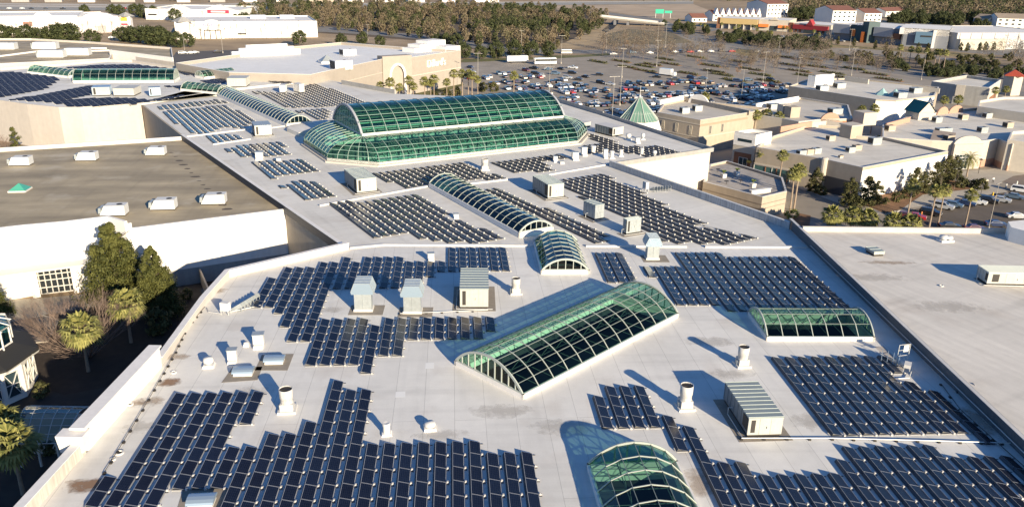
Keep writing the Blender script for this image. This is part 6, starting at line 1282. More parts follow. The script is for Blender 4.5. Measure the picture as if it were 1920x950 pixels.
def bare(rnd, H, spread, depth=4, up=.7, r0=.10, n0=5, fan=False):
    b = MB()
    def grow(p, d, L, r, lev):
        q = p + d * L; mid_ = p.lerp(q, .5) + Vector((rnd.uniform(-1, 1), rnd.uniform(-1, 1), 0)) * L * .06; b.tube([p, mid_, q], [r, r * .8, r * .6], 3 if lev < depth else 4, cap=False)
        if lev == 0: return
        for _ in range(rnd.choice((2, 3, 3))):
            e = (d + Vector((rnd.gauss(0, spread), rnd.gauss(0, spread), rnd.gauss(.12, spread * .5)))).normalized(); grow(q, e, L * rnd.uniform(.6, .85), r * .6, lev - 1)
    for k in range(n0):
        an = k * 6.283 / n0 + rnd.uniform(-.3, .3); o = up if not fan else up * rnd.uniform(.6, 1.6); d = Vector((math.cos(an) * o, math.sin(an) * o, 1)).normalized() if n0 > 1 else Vector((0, 0, 1)); grow(Vector((math.cos(an) * .1, math.sin(an) * .1, 0)), d, H * .30, r0, depth)
    return b
L_TWIGS = leaf_mat('dry_twig_ends', (.12, .095, .068), (.21, .17, .125))
for k in range(3): proto_tree('bare%d' % k, [('branches', bare(rnd, 5.2, .40, 5, .0, .10, 1), M_TWIG), ('crown', crown_cloud(rnd, 620, .12, 'round', 7.2, 2.7, 1.8, 40), L_TWIGS)])
proto_tree('bare_pale', [('branches', bare(rnd, 10, .16, 4, .0, .12, 1), M_TWIGL)])
proto_tree('bare_bush', [('branches', bare(rnd, 5.0, .26, 5, .95, .05, 20, True), M_TWIG)])
def palm(rnd, H, R, n=34, seg=7, droop=.9, dead=8, feather=False):
    tb = MB(); lx = rnd.uniform(-.25, .25); tb.tube([(0, 0, 0), (lx * .3, 0, H * .4), (lx, 0, H * .93)], [.24, .19, .17], 8)
    top = Vector((lx, 0, H)); fb = MB(); db = MB()
    def frond(b, an, el, L, w_):
        d = Vector((math.cos(an) * math.cos(el), math.sin(an) * math.cos(el), math.sin(el))); side = Vector((-math.sin(an), math.cos(an), 0))
        p1 = top + d * L * .45; up = side.cross(d) * -1
        b.poly([top - side * .03, top + side * .03, p1 + side * .03, p1 - side * .03])
        for k in range(seg):
            f = (k / (seg - 1) - .5) * 2; a2 = f * 1.15; e = (d * math.cos(a2) + side * math.sin(a2)); tip = p1 + e * L * .55 * (1 - .25 * abs(f)) + Vector((0, 0, -droop * L * .16 * (1 + abs(f))))
            mdp = p1 + e * L * .3; wv = (e.cross(up)).normalized() * w_
            b.poly([p1, mdp + wv, tip, mdp - wv])
    def pinnate(b, an, el, L):
        side = Vector((-math.sin(an), math.cos(an), 0)); p = top.copy()
        for k in range(9):
            e = el - k * .20; d = Vector((math.cos(an) * math.cos(e), math.sin(an) * math.cos(e), math.sin(e))); q = p + d * L / 9
            b.poly([p - side * .03, p + side * .03, q + side * .03, q - side * .03])
            for s_ in (-1, 1):
                for j in (0, .5):
                    c = p.lerp(q, j); tip = c + (side * s_ * .8 + d * .6 + Vector((0, 0, -.25))).normalized() * L * .22 * math.sin(.5 + 2.3 * k / 9); b.poly([c, c + d * .1, tip, c - d * .02])
            p = q
    for k in range(n):
        an = k * 2.39996; el = 1.35 - 2.0 * (k / n) ** .9 + rnd.uniform(-.12, .12)
        if feather: pinnate(fb, an, el + .1, R * rnd.uniform(.9, 1.15))
        else: frond(fb, an, el, R * rnd.uniform(.85, 1.12), R * .05)
    for k in range(dead): frond(db, k * 2.1, -1.1 + rnd.uniform(-.2, .2), R * .7, R * .04)
    return [('trunk', tb, M_PTRUNK), ('crown', fb, L_PALM), ('dead_fronds', db, L_DEAD)]
for k in range(3): proto_tree('palm%d' % k, palm(rnd, 5.6, 2.9, 46, 9, .8, 6))
for k in range(2): proto_tree('tallpalm%d' % k, palm(rnd, 9.3, 2.3, 40, 8, .7, 12))
proto_tree('datepalm', palm(rnd, 5.2, 3.4, 40, 5, .5, 0, True))
def at(x, y, z=0): return g(x, y, z)
# --- the court on the left
place('cone0', 'conifer', 'tall cone shaped green conifer in front of the white curved front', 'tree', at(226, 572), 1.58, .3, sz=1.46)
place('cone1', 'conifer', 'smaller rounded conifer right of the tall cone shaped one', 'tree', at(300, 592), 1.12, 1.2, sz=1.2)
place('cone0', 'conifer', 'green conifer cut by the left edge beside the store entrance', 'tree', at(-14, 606), .95, 2.2)
place('bare_bush', 'bare_bush', 'wide leafless reddish brown shrub in the court', 'shrub', at(168, 668), 1.95, .4)
place('bare_bush', 'bare_bush', 'leafless brown shrub low in front of the store doors', 'shrub', at(105, 636), 1.4, 2.0)
for lb, p, s, k in (('sunlit palm standing alone at the edge of the court shade', (166, 696), 1.12, 0), ('light green palm among the bare shrub stems', (246, 642), 1.1, 1), ('palm beside the lower left photo edge under the glass canopy', (44, 926), 1.12, 2), ('palm half behind the glass canopy at the left edge', (14, 880), 1.05, 0)):
    place('palm%d' % k, 'palm_tree', lb, 'palm', at(*p), s, k * 1.3)
for lb, p, s, k in (('leafy evergreen shrub in the court below the rounded conifer', (298, 622), 1.9, 0), ('leafy evergreen shrub right of the other below the rounded conifer', (325, 585), 1.6, 1), ('small sunlit shrub by the garden wall in the court', (352, 560), .9, 2), ('small dark shrub beside the white pavilion', (78, 742), 1.0, 0), ('low shrub by the post of the glass canopy', (92, 850), .8, 1)): place('shrub%d' % k, 'shrub', lb, 'shrub', at(*p), s, k)
place('cypress', 'cypress', 'narrow green cypress against the cream wall at the left', 'tree', at(32, 290), 1.25, 0); place('bare_bush', 'bare_bush', 'bare brown bush left of the narrow cypress', 'shrub', at(0, 292), 1.25, 1)
# --- palms by the department store
PS = [(716, 204, 0), (733, 206, 0), (741, 208, 1), (750, 208, 1), (757, 207, 0), (768, 202, 1), (776, 206, 1), (790, 205, 0), (797, 204, 1), (808, 198, 1), (814, 199, 0), (827, 197, 1), (838, 196, 0), (851, 186, 1), (867, 186, 0), (871, 180, 1), (878, 186, 0), (885, 190, 1), (896, 190, 0), (963, 190, 1), (1003, 188, 0)]
for i, (x, y, k) in enumerate(PS):
  if i not in (2, 4, 7, 11, 15, 20): place('tallpalm%d' % k, 'palm_tree', 'tall palm in the group beside the department store', 'palm', at(x, y), 1.12 if i % 3 else .95, i * 1.7, 'palms beside the department store')
for i, p in enumerate(((772, 198), (815, 190), (838, 186), (858, 182), (905, 172), (925, 172))): place('shrub%d' % (i % 3), 'shrub', 'clipped shrub under the palms beside the department store', 'shrub', at(*p), 2.0, i, 'shrubs under the department store palms')
# --- palms and shrubs among the shops
PR = [('tall pair palm left of the street corner', (1481, 398), 1.0, 't0'), ('tall pair palm with leaning trunk by the street corner', (1488, 396), 1.05, 't1'), ('palm in front of the teal shop glass', (1467, 336), .85, 't0'), ('palm in front of the black banded corner tower', (1391, 306), .7, 't1'), ('palm between corner tower and teal shop glass', (1429, 320), .7, 't0'), ('first palm of the row behind the right roof parapet', (1553, 452), 1.0, 'p0'), ('second palm of the row behind the right roof parapet', (1590, 452), .98, 'p1'), ('third palm of the row behind the right roof parapet', (1622, 456), .95, 'p2'), ('fourth palm of the row behind the right roof parapet', (1668, 462), .95, 'p0'), ('fifth palm of the row behind the right roof parapet', (1700, 466), .95, 'p1'), ('dark palm left of the red parked car', (1700, 412), .9, 't0'), ('dark palm with thick crown behind the red parked car', (1742, 426), .9, 't1'), ('dark palm beside the other thick crowned one', (1758, 424), .9, 't0'), ('palm by the lamp post in the lower right lot', (1808, 430), .85, 't1'), ('palm in the trio left of the blue shop sign', (1417, 246), .95, 't0'), ('palm in the trio left of the blue shop sign, middle', (1436, 248), .95, 't1'), ('palm in the trio nearest the blue shop sign', (1462, 248), .95, 't0'), ('palm left of the dome topped arch', (1324, 196), .8, 'p1'), ('palm clump left of the teal gable roof', (1616, 232), .9, 't0'), ('palm beside the clump left of the teal gable roof', (1634, 230), .9, 't1'), ('palm clump below the flat shop with grey wall', (1770, 204), .9, 't0'), ('palm beside the clump below the flat shop', (1795, 206), .95, 't1'), ('palm left of the red tiled tower', (1870, 196), .85, 't0'), ('palm in front of the red tiled tower', (1886, 198), .85, 't1'), ('broad dark palm right of the orange terracotta bay', (1668, 218), .8, 'p2')]
CR = {1417: (1417, 216), 1436: (1438, 214), 1462: (1462, 219), 1324: (1322, 181), 1616: (1616, 206), 1634: (1640, 204), 1770: (1770, 188), 1795: (1797, 187), 1870: (1868, 170), 1886: (1887, 168), 1391: (1389, 272), 1429: (1428, 287), 1467: (1467, 292)}
for i, (lb, p, s, k) in enumerate(PR):
    if p[0] in CR: hh = (9.3 if k[0] == 't' else 5.6) * s * 1.05; c_ = g(*CR[p[0]], hh); place({'t': 'tallpalm', 'p': 'palm'}[k[0]] + k[1], 'palm_tree', lb, 'palm', (c_.x, c_.y, 0), s * 1.05, i * 1.1); continue
    place({'t': 'tallpalm', 'p': 'palm'}[k[0]] + k[1], 'palm_tree', lb, 'palm', at(*p), s, i * 1.1)
place('datepalm', 'palm_tree', 'large feathery date palm in front of the arched entrance', 'palm', at(1812, 332), 1.0, .3)
CS = [('dense dark evergreen at the corner of the wide shop block', (1590, 388), 1.15), ('bushy evergreen at the white wall corner of the wide shop block', (1622, 388), 1.2), ('evergreen between the shop corner and the wall canopy', (1640, 384), .95), ('tall evergreen against the white wall', (1712, 366), 1.15), ('evergreen beside the tall one against the white wall', (1728, 362), .9), ('dense evergreen left of the arched entrance', (1772, 344), 1.2), ('dense evergreen nearest the arched entrance', (1786, 340), 1.1), ('loose evergreen in the middle of the white wall', (1750, 352), 1.1), ('dark evergreen at the street side of the wide shop block', (1527, 362), 1.05)]
for i, (lb, p, s) in enumerate(CS): place('column%d' % (i % 2), 'evergreen_tree', lb, 'tree', at(*p), s * 1.05, i, sz=s * .92)
for i, p in enumerate(((1515, 358), (1540, 366), (1606, 392), (1660, 384), (1680, 378), (1700, 372), (1735, 362), (1760, 356), (1800, 352), (1812, 350), (1826, 353), (1838, 356))): place('shrub%d' % (i % 3), 'shrub', 'low shrub in the beds along the white shop wall', 'shrub', at(*p), .9 + .3 * (i % 3), i, 'shrubs along the white shop wall')
place('lime', 'shrub', 'bright green shrub at the foot of the tall pair of palms', 'shrub', at(1484, 410), 1.5, 0); place('lime', 'shrub', 'green shrub growing behind the tower on the long right roof', 'shrub', at(1648, 272), 2.0, 1)
for i, (lb, p) in enumerate((('slim bare young tree in the mulch bed, left', (1760, 366)), ('slim bare young tree in the mulch bed, right', (1788, 357)))): place('bare_pale', 'bare_tree', lb, 'tree', at(*p), .55, i)
# --- parking islands with bare trees
IS = [(1121, 117), (1164, 116), (1176, 127), (1208, 125), (1210, 134), (1222, 122), (1246, 112), (1256, 121), (1290, 139), (1304, 108), (1332, 124), (1338, 135), (1352, 141), (1388, 117), (1407, 131), (1425, 141), (1484, 123), (1497, 134), (1512, 143), (1440, 108), (1530, 126), (1560, 138), (1590, 148), (1470, 108), (1376, 152), (1440, 153), (1520, 112), (1600, 130), (1640, 140), (1665, 150)]
for i, (x, y) in enumerate(IS):
    p = at(x, y); t = thing('planting_island', 'low dark hedge on a parking lot island', 'hedge', p, R_(-55), 'hedged islands of the parking lot'); t.scale = (1.15, 1.35, 1.2); rr = random.Random(i); b = MB()
    b.hexa([(-7, -1.2, .03), (7, -1.2, .03), (7, 1.2, .03), (-7, 1.2, .03)], [(-7, -1.2, .17), (7, -1.2, .17), (7, 1.2, .17), (-7, 1.2, .17)]); b.build('kerb', M_MULCH if i % 3 else M_LAWN, t)
    b = MB()
    for _ in range(160): leaf(b, Vector((rr.uniform(-6.3, 6.3), rr.uniform(-.9, .9), rr.uniform(.2, .9))), .32, rr)
    b.build('foliage', L_SHRUB, t)
BT = [(1180, 110), (1206, 113), (1250, 117), (1263, 111), (1300, 103), (1320, 109), (1408, 117), (1426, 121), (1436, 129), (1360, 139), (1450, 137), (1500, 111), (1512, 124), (1462, 106), (1480, 104), (1170, 97), (1190, 92), (1215, 88), (1240, 84), (1150, 96), (1135, 92), (1230, 78), (1165, 84), (1540, 118), (1570, 128), (1600, 118), (1545, 100), (1520, 98), (1620, 132), (1660, 112), (1390, 130), (1340, 100), (1130, 104), (1690, 120), (1860, 108), (1900, 112), (1840, 116), (1880, 100), (1905, 128)]
for i, (x, y) in enumerate(BT): place('bare%d' % (i % 3), 'bare_tree', 'small leafless tree in the parking lot beds', 'tree', at(x, y), 1.45 + .3 * (i % 3), i * 1.9, 'leafless trees of the parking lot')
rz_ = random.Random(77); BX = []
while len(BX) < 75:
    q = (rz_.uniform(1120, 1720), rz_.uniform(60, 150))
    if inside(q, [(1130, 84), (1180, 62), (1260, 62), (1330, 84), (1470, 102), (1600, 118), (1720, 130), (1720, 150), (1600, 138), (1500, 150), (1440, 132), (1300, 122), (1130, 108)]): BX.append(q)
for i, q in enumerate(BX): place('bare%d' % (i % 3), 'bare_tree', 'small leafless tree in the parking lot beds', 'tree', at(*q), rz_.uniform(.9, 1.6), i * 1.9, 'leafless trees of the parking lot')
for i, p in enumerate(((1311, 128), (1383, 141), (1174, 92))):
    key = 'orange%d' % i; proto_tree(key, [('branches', bare(random.Random(40 + i), 5, .35, 3, 0, .1, 1), M_TWIG), ('crown', crown_cloud(random.Random(i), 160, .16, 'round', 5.4, 1.9, 1.6, 20), leaf_mat('rust_leaves%d' % i, (.22, .10, .04), (.36, .20, .08)))])
    place(key, 'autumn_tree', ('rust coloured tree standing in the middle of the parking lot', 'larger rust coloured tree at the near edge of the empty stalls', 'rust coloured tree by the road to the bridge')[i], 'tree', at(*p), 1.1, i)
# --- round oaks behind the lot, hedges at the far left
for i, (x, y, s) in enumerate(((869, 110, 1.15), (901, 111, 1.0), (930, 110, 1.3), (965, 108, 1.3), (996, 108, 1.2), (1028, 106, 1.15))): place('oak%d' % (i % 3), 'oak_tree', 'round dark green tree in the row behind the parking lot', 'tree', at(x, y), s, i, 'row of round trees behind the parking lot')
HD = [(6, 78, 1.6), (28, 79, 1.5), (52, 79, 1.7), (74, 80, 1.4), (99, 80, 1.7), (118, 81, 1.9), (134, 82, 1.9), (175, 82, 1.35), (231, 79, 1.5), (248, 80, 1.6), (264, 82, 1.7), (283, 84, 1.8), (300, 86, 1.8), (312, 86, 1.5)]
for i, (x, y, s) in enumerate(HD): place('oak%d' % (i % 3), 'hedge_tree', 'broad dark green hedge tree behind the far left stores', 'tree', at(x, y), s, i, 'hedge trees behind the far left stores', sz=s * .8)
for i, (x, y, s) in enumerate(((333, 90, 1.2), (353, 89, 1.1), (212, 30, 1.3), (227, 30, 1.2), (252, 29, 1.3), (267, 34, 1.5), (288, 36, 1.4), (330, 42, 1.4), (160, 29, 1.2), (463, 40, .9), (562, 86, 1.2), (640, 86, 1.0), (680, 84, 1.05), (713, 88, .9), (820, 86, 1.0), (838, 88, 1.1), (856, 92, 1.2))): place('oak%d' % (i % 3), 'evergreen_tree', 'scattered evergreen in the dry grass behind the stores', 'tree', at(x, y), s, i, 'scattered evergreens in the dry grass')
for i, x in enumerate((20, 34, 60, 86, 98, 110, 146, 156, 168, 184, 196, 212, 222, 358, 370, 380, 392, 412, 424, 436, 446, 458, 468, 500, 520, 540, 560)): place('bare_pale', 'bare_tree', 'thin leafless tree in front of the white retail buildings', 'tree', at(x, 70 + (4 if x > 300 else 0)), .95 + .2 * (i % 3), i * 1.3, 'thin leafless trees before the white retail buildings')
# --- planting round the far shops
rr = random.Random(21)
def scatter(poly, n):
    out = []; xs = [p[0] for p in poly]; ys = [p[1] for p in poly]
    while len(out) < n:
        q = (rr.uniform(min(xs), max(xs)), rr.uniform(min(ys), max(ys)))
        if inside(q, poly): out.append(q)
    return out
for i, q in enumerate(scatter([(1236, 44), (1290, 50), (1340, 66), (1420, 74), (1520, 82), (1560, 92), (1545, 98), (1440, 90), (1340, 78), (1250, 58)], 84)): place('oak%d' % (i % 3), 'evergreen_tree', 'dark bushy evergreen in the belt before the far shops', 'tree', at(*q), rr.uniform(.5, 1.0), i, 'evergreens before the far shops')
for i, q in enumerate(scatter([(1345, 60), (1500, 70), (1560, 78), (1560, 86), (1440, 80), (1340, 70)], 14) + [(1300, 62), (1312, 62), (1288, 60), (1272, 56), (1320, 64)]): place('tallpalm%d' % (i % 2), 'palm_tree', 'distant palm in the belt before the far shops', 'palm', at(*q), .8, i, 'distant palms before the far shops')
for i, q in enumerate(scatter([(1540, 100), (1900, 110), (1920, 152), (1750, 142), (1560, 116)], 60)): place('shrub%d' % (i % 3), 'shrub', 'dark shrub in the brown verges along the far right road', 'shrub', at(*q), rr.uniform(1.2, 2.4), i, 'shrubs along the far right road')
for i, (x, y) in enumerate(((1684, 122), (1703, 126), (1716, 128), (1732, 130), (1750, 132), (1757, 133), (1768, 134))): place('tallpalm%d' % (i % 2), 'palm_tree', 'palm in the row across the road from the white box store', 'palm', at(x, y), 1.1, i, 'palms across from the white box store')
for i, q in enumerate(scatter([(1660, 122), (1800, 128), (1920, 140), (1920, 156), (1800, 148), (1700, 144)], 34)): place('oak%d' % (i % 3), 'evergreen_tree', 'dark shrubby tree along the road before the white box store', 'tree', at(*q), rr.uniform(.4, .75), i, 'shrubby trees along the far right road')
for i, q in enumerate(((1720, 97), (1738, 98), (1800, 96), (1812, 97), (1836, 96), (1846, 95), (1862, 95), (1570, 84), (1600, 88), (1640, 92), (1660, 94))): place('column%d' % (i % 2), 'evergreen_tree', 'small evergreen against the far store walls', 'tree', at(*q), .9, i, 'small evergreens at the far store walls')
for i, q in enumerate(scatter([(1470, 40), (1555, 44), (1550, 32), (1480, 30)], 16) + scatter([(1655, 52), (1800, 54), (1850, 62), (1850, 40), (1700, 34)], 46)): place('oak%d' % (i % 3), 'evergreen_tree', 'large dark tree behind the far shops', 'tree', at(*q), rr.uniform(1.1, 1.7), i, 'large trees behind the far shops')
# --- woods: one mass each
def wood(name, label, poly, n, hmin, hmax, mats, leafn=60, ls=.75, seed=1):
    rw_ = random.Random(seed); b = MB(); cs = []; W = [g(*p, 0) for p in poly]; P2 = [(v.x, v.y) for v in W]; xs = [p[0] for p in P2]; ys = [p[1] for p in P2]
    while len(cs) < n:
        q = (rw_.uniform(min(xs), max(xs)), rw_.uniform(min(ys), max(ys)))
        if inside(q, P2): cs.append(q)
    for x, y in cs:
        h = rw_.uniform(hmin, hmax); R = h * rw_.uniform(.26, .42); mi = rw_.choice((0, 0, 0, 1, 1, 2)) if math.sin(x * .021 + 1.3) + math.cos(y * .027) < 1.1 else 2; b.tube([(x, y, 0), (x + rw_.uniform(-.6, .6), y, h * .8)], [.22, .06], 4, 3, False)
        for _ in range(6): an = rw_.uniform(0, 6.3); z = h * rw_.uniform(.25, .7); b.tube([(x, y, z), (x + math.cos(an) * R * .8, y + math.sin(an) * R * .8, z + h * .2)], [.1, .03], 3, 3, False)
        for _ in range(leafn):
            an = rw_.uniform(0, 6.283); z = rw_.random() ** .7; r = R * math.sqrt(max(.03, 1 - (2 * z - 1) ** 2)) * rw_.random() ** .4; p = Vector((x + math.cos(an) * r, y + math.sin(an) * r, h * (.06 + .94 * z))); leaf(b, p, ls, rw_, mi)
    return tag(b.build(name, mats), label, 'woodland', None, 'stuff')
wood('woodland', 'brown winter woodland behind the department store', [(440, 52), (600, 57), (700, 66), (800, 74), (880, 86), (960, 96), (1040, 92), (1090, 76), (1122, 56), (1140, 34), (1110, 26), (1000, 18), (760, 12), (450, 14)], 900, 5, 11.5, [L_BROWN, L_OLIVE, L_OAK, M_TWIGL], 200, .6, 3)
wood('woodland', 'brown and green woodland along the top right horizon', [(1480, 28), (1640, 26), (1760, 36), (1850, 44), (2000, 52), (2000, 20), (1700, 8), (1480, 8)], 900, 11, 19, [L_BROWN, L_OLIVE, L_OAK, M_TWIGL], 50, 1.0, 4)
wood('woodland', 'far tree line beyond the highway', [(-120, 1), (400, 3), (760, 0), (1500, 4), (2050, 16), (2050, 4), (1500, -8), (760, -14), (-120, -10)], 900, 12, 20, [L_BROWN, L_OLIVE, L_OAK, M_TWIGL], 30, 1.8, 6)
# ------------------------------------------------------------------ cars
M_TYRE = mat('tyre', (.015, .015, .016), .8); M_CGLASS = mat('car_glass', (.012, .016, .02), .05, spec=.9); M_LAMP = mat('lamp_lens', (.7, .68, .62), .2); M_TAIL = mat('tail_lens', (.35, .02, .02), .3)
PAINT = {'black': (.012, .012, .014), 'dark grey': (.05, .052, .056), 'silver': (.42, .43, .44), 'white': (.78, .78, .76), 'dark blue': (.02, .035, .09), 'blue grey': (.10, .15, .21), 'red': (.42, .02, .025), 'maroon': (.11, .02, .022), 'tan': (.36, .30, .22)}
def paint(c):
    m = mat('paint_' + c.replace(' ', '_'), PAINT[c], .32, .15, spec=.6); m.node_tree.nodes['Principled BSDF'].inputs['Coat Weight'].default_value = .6; return m
SHAPE = {'saloon': (4.6, 1.8, [(-2.3, .55), (-2.25, .95), (-1.5, 1.02), (-.95, 1.42), (.45, 1.44), (1.15, 1.0), (2.2, .86), (2.3, .5)], 2, 5), 'suv': (4.8, 1.9, [(-2.4, .6), (-2.38, 1.1), (-2.1, 1.72), (.35, 1.76), (1.15, 1.18), (2.25, 1.02), (2.4, .6)], 1, 4), 'pickup': (5.5, 1.95, [(-2.75, .6), (-2.75, 1.1), (-.75, 1.1), (-.5, 1.78), (.8, 1.8), (1.4, 1.2), (2.65, 1.08), (2.75, .6)], 2, 5), 'hatch': (4.1, 1.75, [(-2.05, .55), (-2.02, 1.0), (-1.65, 1.48), (.4, 1.5), (1.1, 1.02), (1.95, .88), (2.05, .5)], 1, 4)}
def car_parts(kind):
    L, W, pr, i0, i1 = SHAPE[kind]; body, gl, wh, li = MB(), MB(), [], MB(); n = len(pr)
    def ww(z): return W / 2 if z < 1.08 else W / 2 - (z - 1.08) * .38
    ring = [(x, z) for x, z in pr] + [(pr[-1][0] - .1, .28), (pr[0][0] + .1, .28)]
    # sides and top strips; window strips stand a little proud as glass
    A = [(x, -ww(z), z) for x, z in ring]; B = [(x, ww(z), z) for x, z in ring]; body.poly(A); body.poly(B[::-1])
    for i in range(len(ring)):
        j = (i + 1) % len(ring); body.poly([A[j], A[i], B[i], B[j]])
    zr = max(z for x, z in pr)
    def glass_end(p, q):
        (x0, z0), (x1, z1) = p, q; e = .08; d = Vector((z1 - z0, 0, -(x1 - x0))).normalized() * .012
        if d.z < 0: d = -d
        f = lambda t: (x0 + (x1 - x0) * t, z0 + (z1 - z0) * t)
        (xa, za), (xb, zb) = f(.12), f(.92); gl.poly([Vector((xa, -ww(za) + e, za)) + d, Vector((xb, -ww(zb) + e, zb)) + d, Vector((xb, ww(zb) - e, zb)) + d, Vector((xa, ww(za) - e, za)) + d])
    tops = [i for i, (x, z) in enumerate(pr) if z > zr - .08]; a, b = tops[0], tops[-1]
    glass_end(pr[a - 1], pr[a]); glass_end(pr[b + 1], pr[b])
    for s in (-1, 1):
        zb = 1.10; zt = zr - .10; xb0 = pr[a - 1][0] + (pr[a][0] - pr[a - 1][0]) * .35 + .12; xb1 = pr[b + 1][0] + (pr[b][0] - pr[b + 1][0]) * .25 - .1; gl.poly([(xb0, s * (ww(zb) + .01), zb), (xb1, s * (ww(zb) + .01), zb), (pr[b][0] - .05, s * (ww(zt) + .012), zt), (pr[a][0] + .05, s * (ww(zt) + .012), zt)])
    for x in (-L * .3, L * .31):
        for s in (-1, 1):
            w_ = MB(); y = s * (W / 2 - .09); w_.tube([(x, y - .1, .33), (x, y + .1, .33)], .33, 12); wh.append(w_)
    for s in (-1, 1): li.box(L / 2 - .06, s * (W / 2 - .32), .62, .12, .36, .16)
    tl = MB()
    for s in (-1, 1): tl.box(-L / 2 + .02, s * (W / 2 - .22), .78, .1, .3, .18)
    return body, gl, wh, li, tl
CARM = {}
def car(kind, colour, label, loc, rz, group=None, parts=False):
    if parts:
        t = thing('parked_car', label, 'car', loc, rz, group); bo, gl, wh, li, tl = car_parts(kind); bo.build('body', paint(colour), t); gl.build('windows', M_CGLASS, t); li.build('headlights', M_LAMP, t); tl.build('tail_lights', M_TAIL, t)
        for w_ in wh: w_.build('wheel', M_TYRE, t)
        return t
    key = (kind, colour)
    if key not in CARM:
        bo, gl, wh, li, tl = car_parts(kind); M = MB()
        for mi, mb in ((0, bo), (1, gl), (3, li), (4, tl), *((2, w_) for w_ in wh)):
            k = len(M.v); M.v += mb.v; M.f += [tuple(i + k for i in f) for f in mb.f]; M.m += [mi] * len(mb.f)
        o = M.build('parked_car', [paint(colour), M_CGLASS, M_TYRE, M_LAMP, M_TAIL]); CARM[key] = o
    else: o = CARM[key].copy(); COL.objects.link(o)
    o.location = loc; o.rotation_euler = (0, 0, rz); return tag(o, label, 'car', group)
rc = random.Random(9); KINDS_ = ['saloon', 'saloon', 'suv', 'suv', 'hatch', 'pickup']; COLS = ['black'] * 6 + ['dark grey'] * 4 + ['silver'] * 4 + ['white'] * 4 + ['dark blue'] * 4 + ['blue grey'] * 4 + ['maroon', 'red', 'tan']
mask = [(900, 144), (940, 137), (1000, 139), (1050, 148), (1090, 157), (1108, 168), (1150, 161), (1175, 153), (1230, 150), (1290, 152), (1340, 155), (1480, 159), (1478, 174), (1425, 196), (1400, 210), (1280, 203), (1200, 215), (1150, 226), (1060, 210), (1030, 192), (945, 176)]
rowd = R_(18); ru = Vector((math.cos(rowd), math.sin(rowd))); rv = Vector((-ru.y, ru.x)); o = Vector(g(1030, 190, 0)[:2]); cand = []
for j in range(-6, 14):
    for side in (0, 1):
        base = o + rv * (j * 16.5 + side * 5.2)
        for i in range(-50, 80):
            p = base + ru * (i * 2.75)
            if inside(proj((p.x, p.y, .5))[:2], mask) and rc.random() < .86: cand.append((p, side))
lines = MB()
for j in range(-6, 14):
    base = o + rv * (j * 16.5 - 2.6)
    for i in range(-50, 80):
        p = base + ru * ((i + .5) * 2.75)
        if inside(proj((p.x, p.y, .0))[:2], mask): q = p + rv * 10.4; w_ = ru * .06; lines.poly([(*(p - w_), .026), (*(p + w_), .026), (*(q + w_), .026), (*(q - w_), .026)])
tag(lines.build('road_markings', mat('white_road_paint', (.6, .58, .53), .8)), kind='structure')
rc.shuffle(cand); print('CARS', len(cand)); cand = cand[:222]
for p, side in cand:
    c = rc.choice(COLS); car(rc.choice(KINDS_), c, '%s car parked in the crowded lot behind the atrium' % c, (p.x + rc.uniform(-.15, .15), p.y + rc.uniform(-.4, .4), .03), rowd - math.pi / 2 + (math.pi if rc.random() < .5 else 0) + rc.uniform(-.03, .03), '%s cars in the crowded lot' % c)
SG = [((882, 128), 'saloon', 'dark blue'), ((884, 137), 'suv', 'silver'), ((884, 143), 'saloon', 'maroon'), ((885, 149), 'suv', 'red'), ((986, 134), 'suv', 'maroon'), ((1001, 130), 'pickup', 'black'), ((1004, 140), 'suv', 'black'), ((1028, 132), 'saloon', 'blue grey'), ((1052, 131), 'saloon', 'black'), ((1074, 129), 'pickup', 'white'), ((1073, 139), 'suv', 'black'), ((1042, 140), 'suv', 'blue grey'), ((1098, 146), 'saloon', 'black'), ((1085, 151), 'saloon', 'dark grey'), ((1064, 148), 'suv', 'silver'), ((1124, 142), 'hatch', 'black'), ((1126, 157), 'suv', 'black'), ((1144, 160), 'saloon', 'silver'), ((1232, 146), 'saloon', 'black'), ((1266, 150), 'saloon', 'dark grey'), ((1296, 148), 'suv', 'dark blue'), ((1318, 149), 'saloon', 'blue grey'), ((1383, 154), 'suv', 'dark blue'), ((1404, 152), 'hatch', 'blue grey'), ((1445, 152), 'suv', 'black')]
for i, (p, k, c) in enumerate(SG): car(k, c, '%s car standing apart at the edge of the crowded lot' % c, at(*p, .03), R_(-50 + 15 * (i % 4)), '%s cars standing apart from the crowded rows' % c)
# near lot at the right, big enough to show their parts
for p, k, c, a, lb in (((1901, 372), 'saloon', 'blue grey', -38, 'blue grey saloon at the right end of the upper row in the right lot'), ((1876, 378), 'saloon', 'silver', -38, 'silver saloon beside the lamp post in the right hand lot'), ((1852, 380), 'suv', 'black', -38, 'black car left of the silver saloon in the right hand lot'), ((1831, 382), 'saloon', 'white', -38, 'white nosed saloon in the middle of the right hand lot'), ((1810, 385), 'saloon', 'dark blue', -38, 'dark blue saloon left of the white nosed one'), ((1788, 388), 'hatch', 'blue grey', -38, 'blue grey hatchback partly behind a palm crown'), ((1768, 391), 'suv', 'silver', -38, 'silver estate between two palm crowns'), ((1906, 409), 'saloon', 'silver', -8, 'silver saloon beside the roof stair head'), ((1866, 424), 'saloon', 'dark blue', -8, 'dark car in the shade behind the right roof parapet'), ((1826, 432), 'saloon', 'maroon', -8, 'maroon car in the shade at the lamp post foot'), ((1716, 410), 'saloon', 'red', -30, 'bright red car between the palms'), ((1694, 407), 'saloon', 'maroon', -30, 'dark red car left of the bright red one'), ((1744, 403), 'suv', 'black', -38, 'black off roader with white front behind the palms'), ((1914, 360), 'suv', 'white', -38, 'white car at the right photo edge'), ((1780, 428), 'saloon', 'black', -8, 'black car hidden by shade near the parapet')):
    car(k, c, lb, at(*p, .03), R_(a), parts=True)
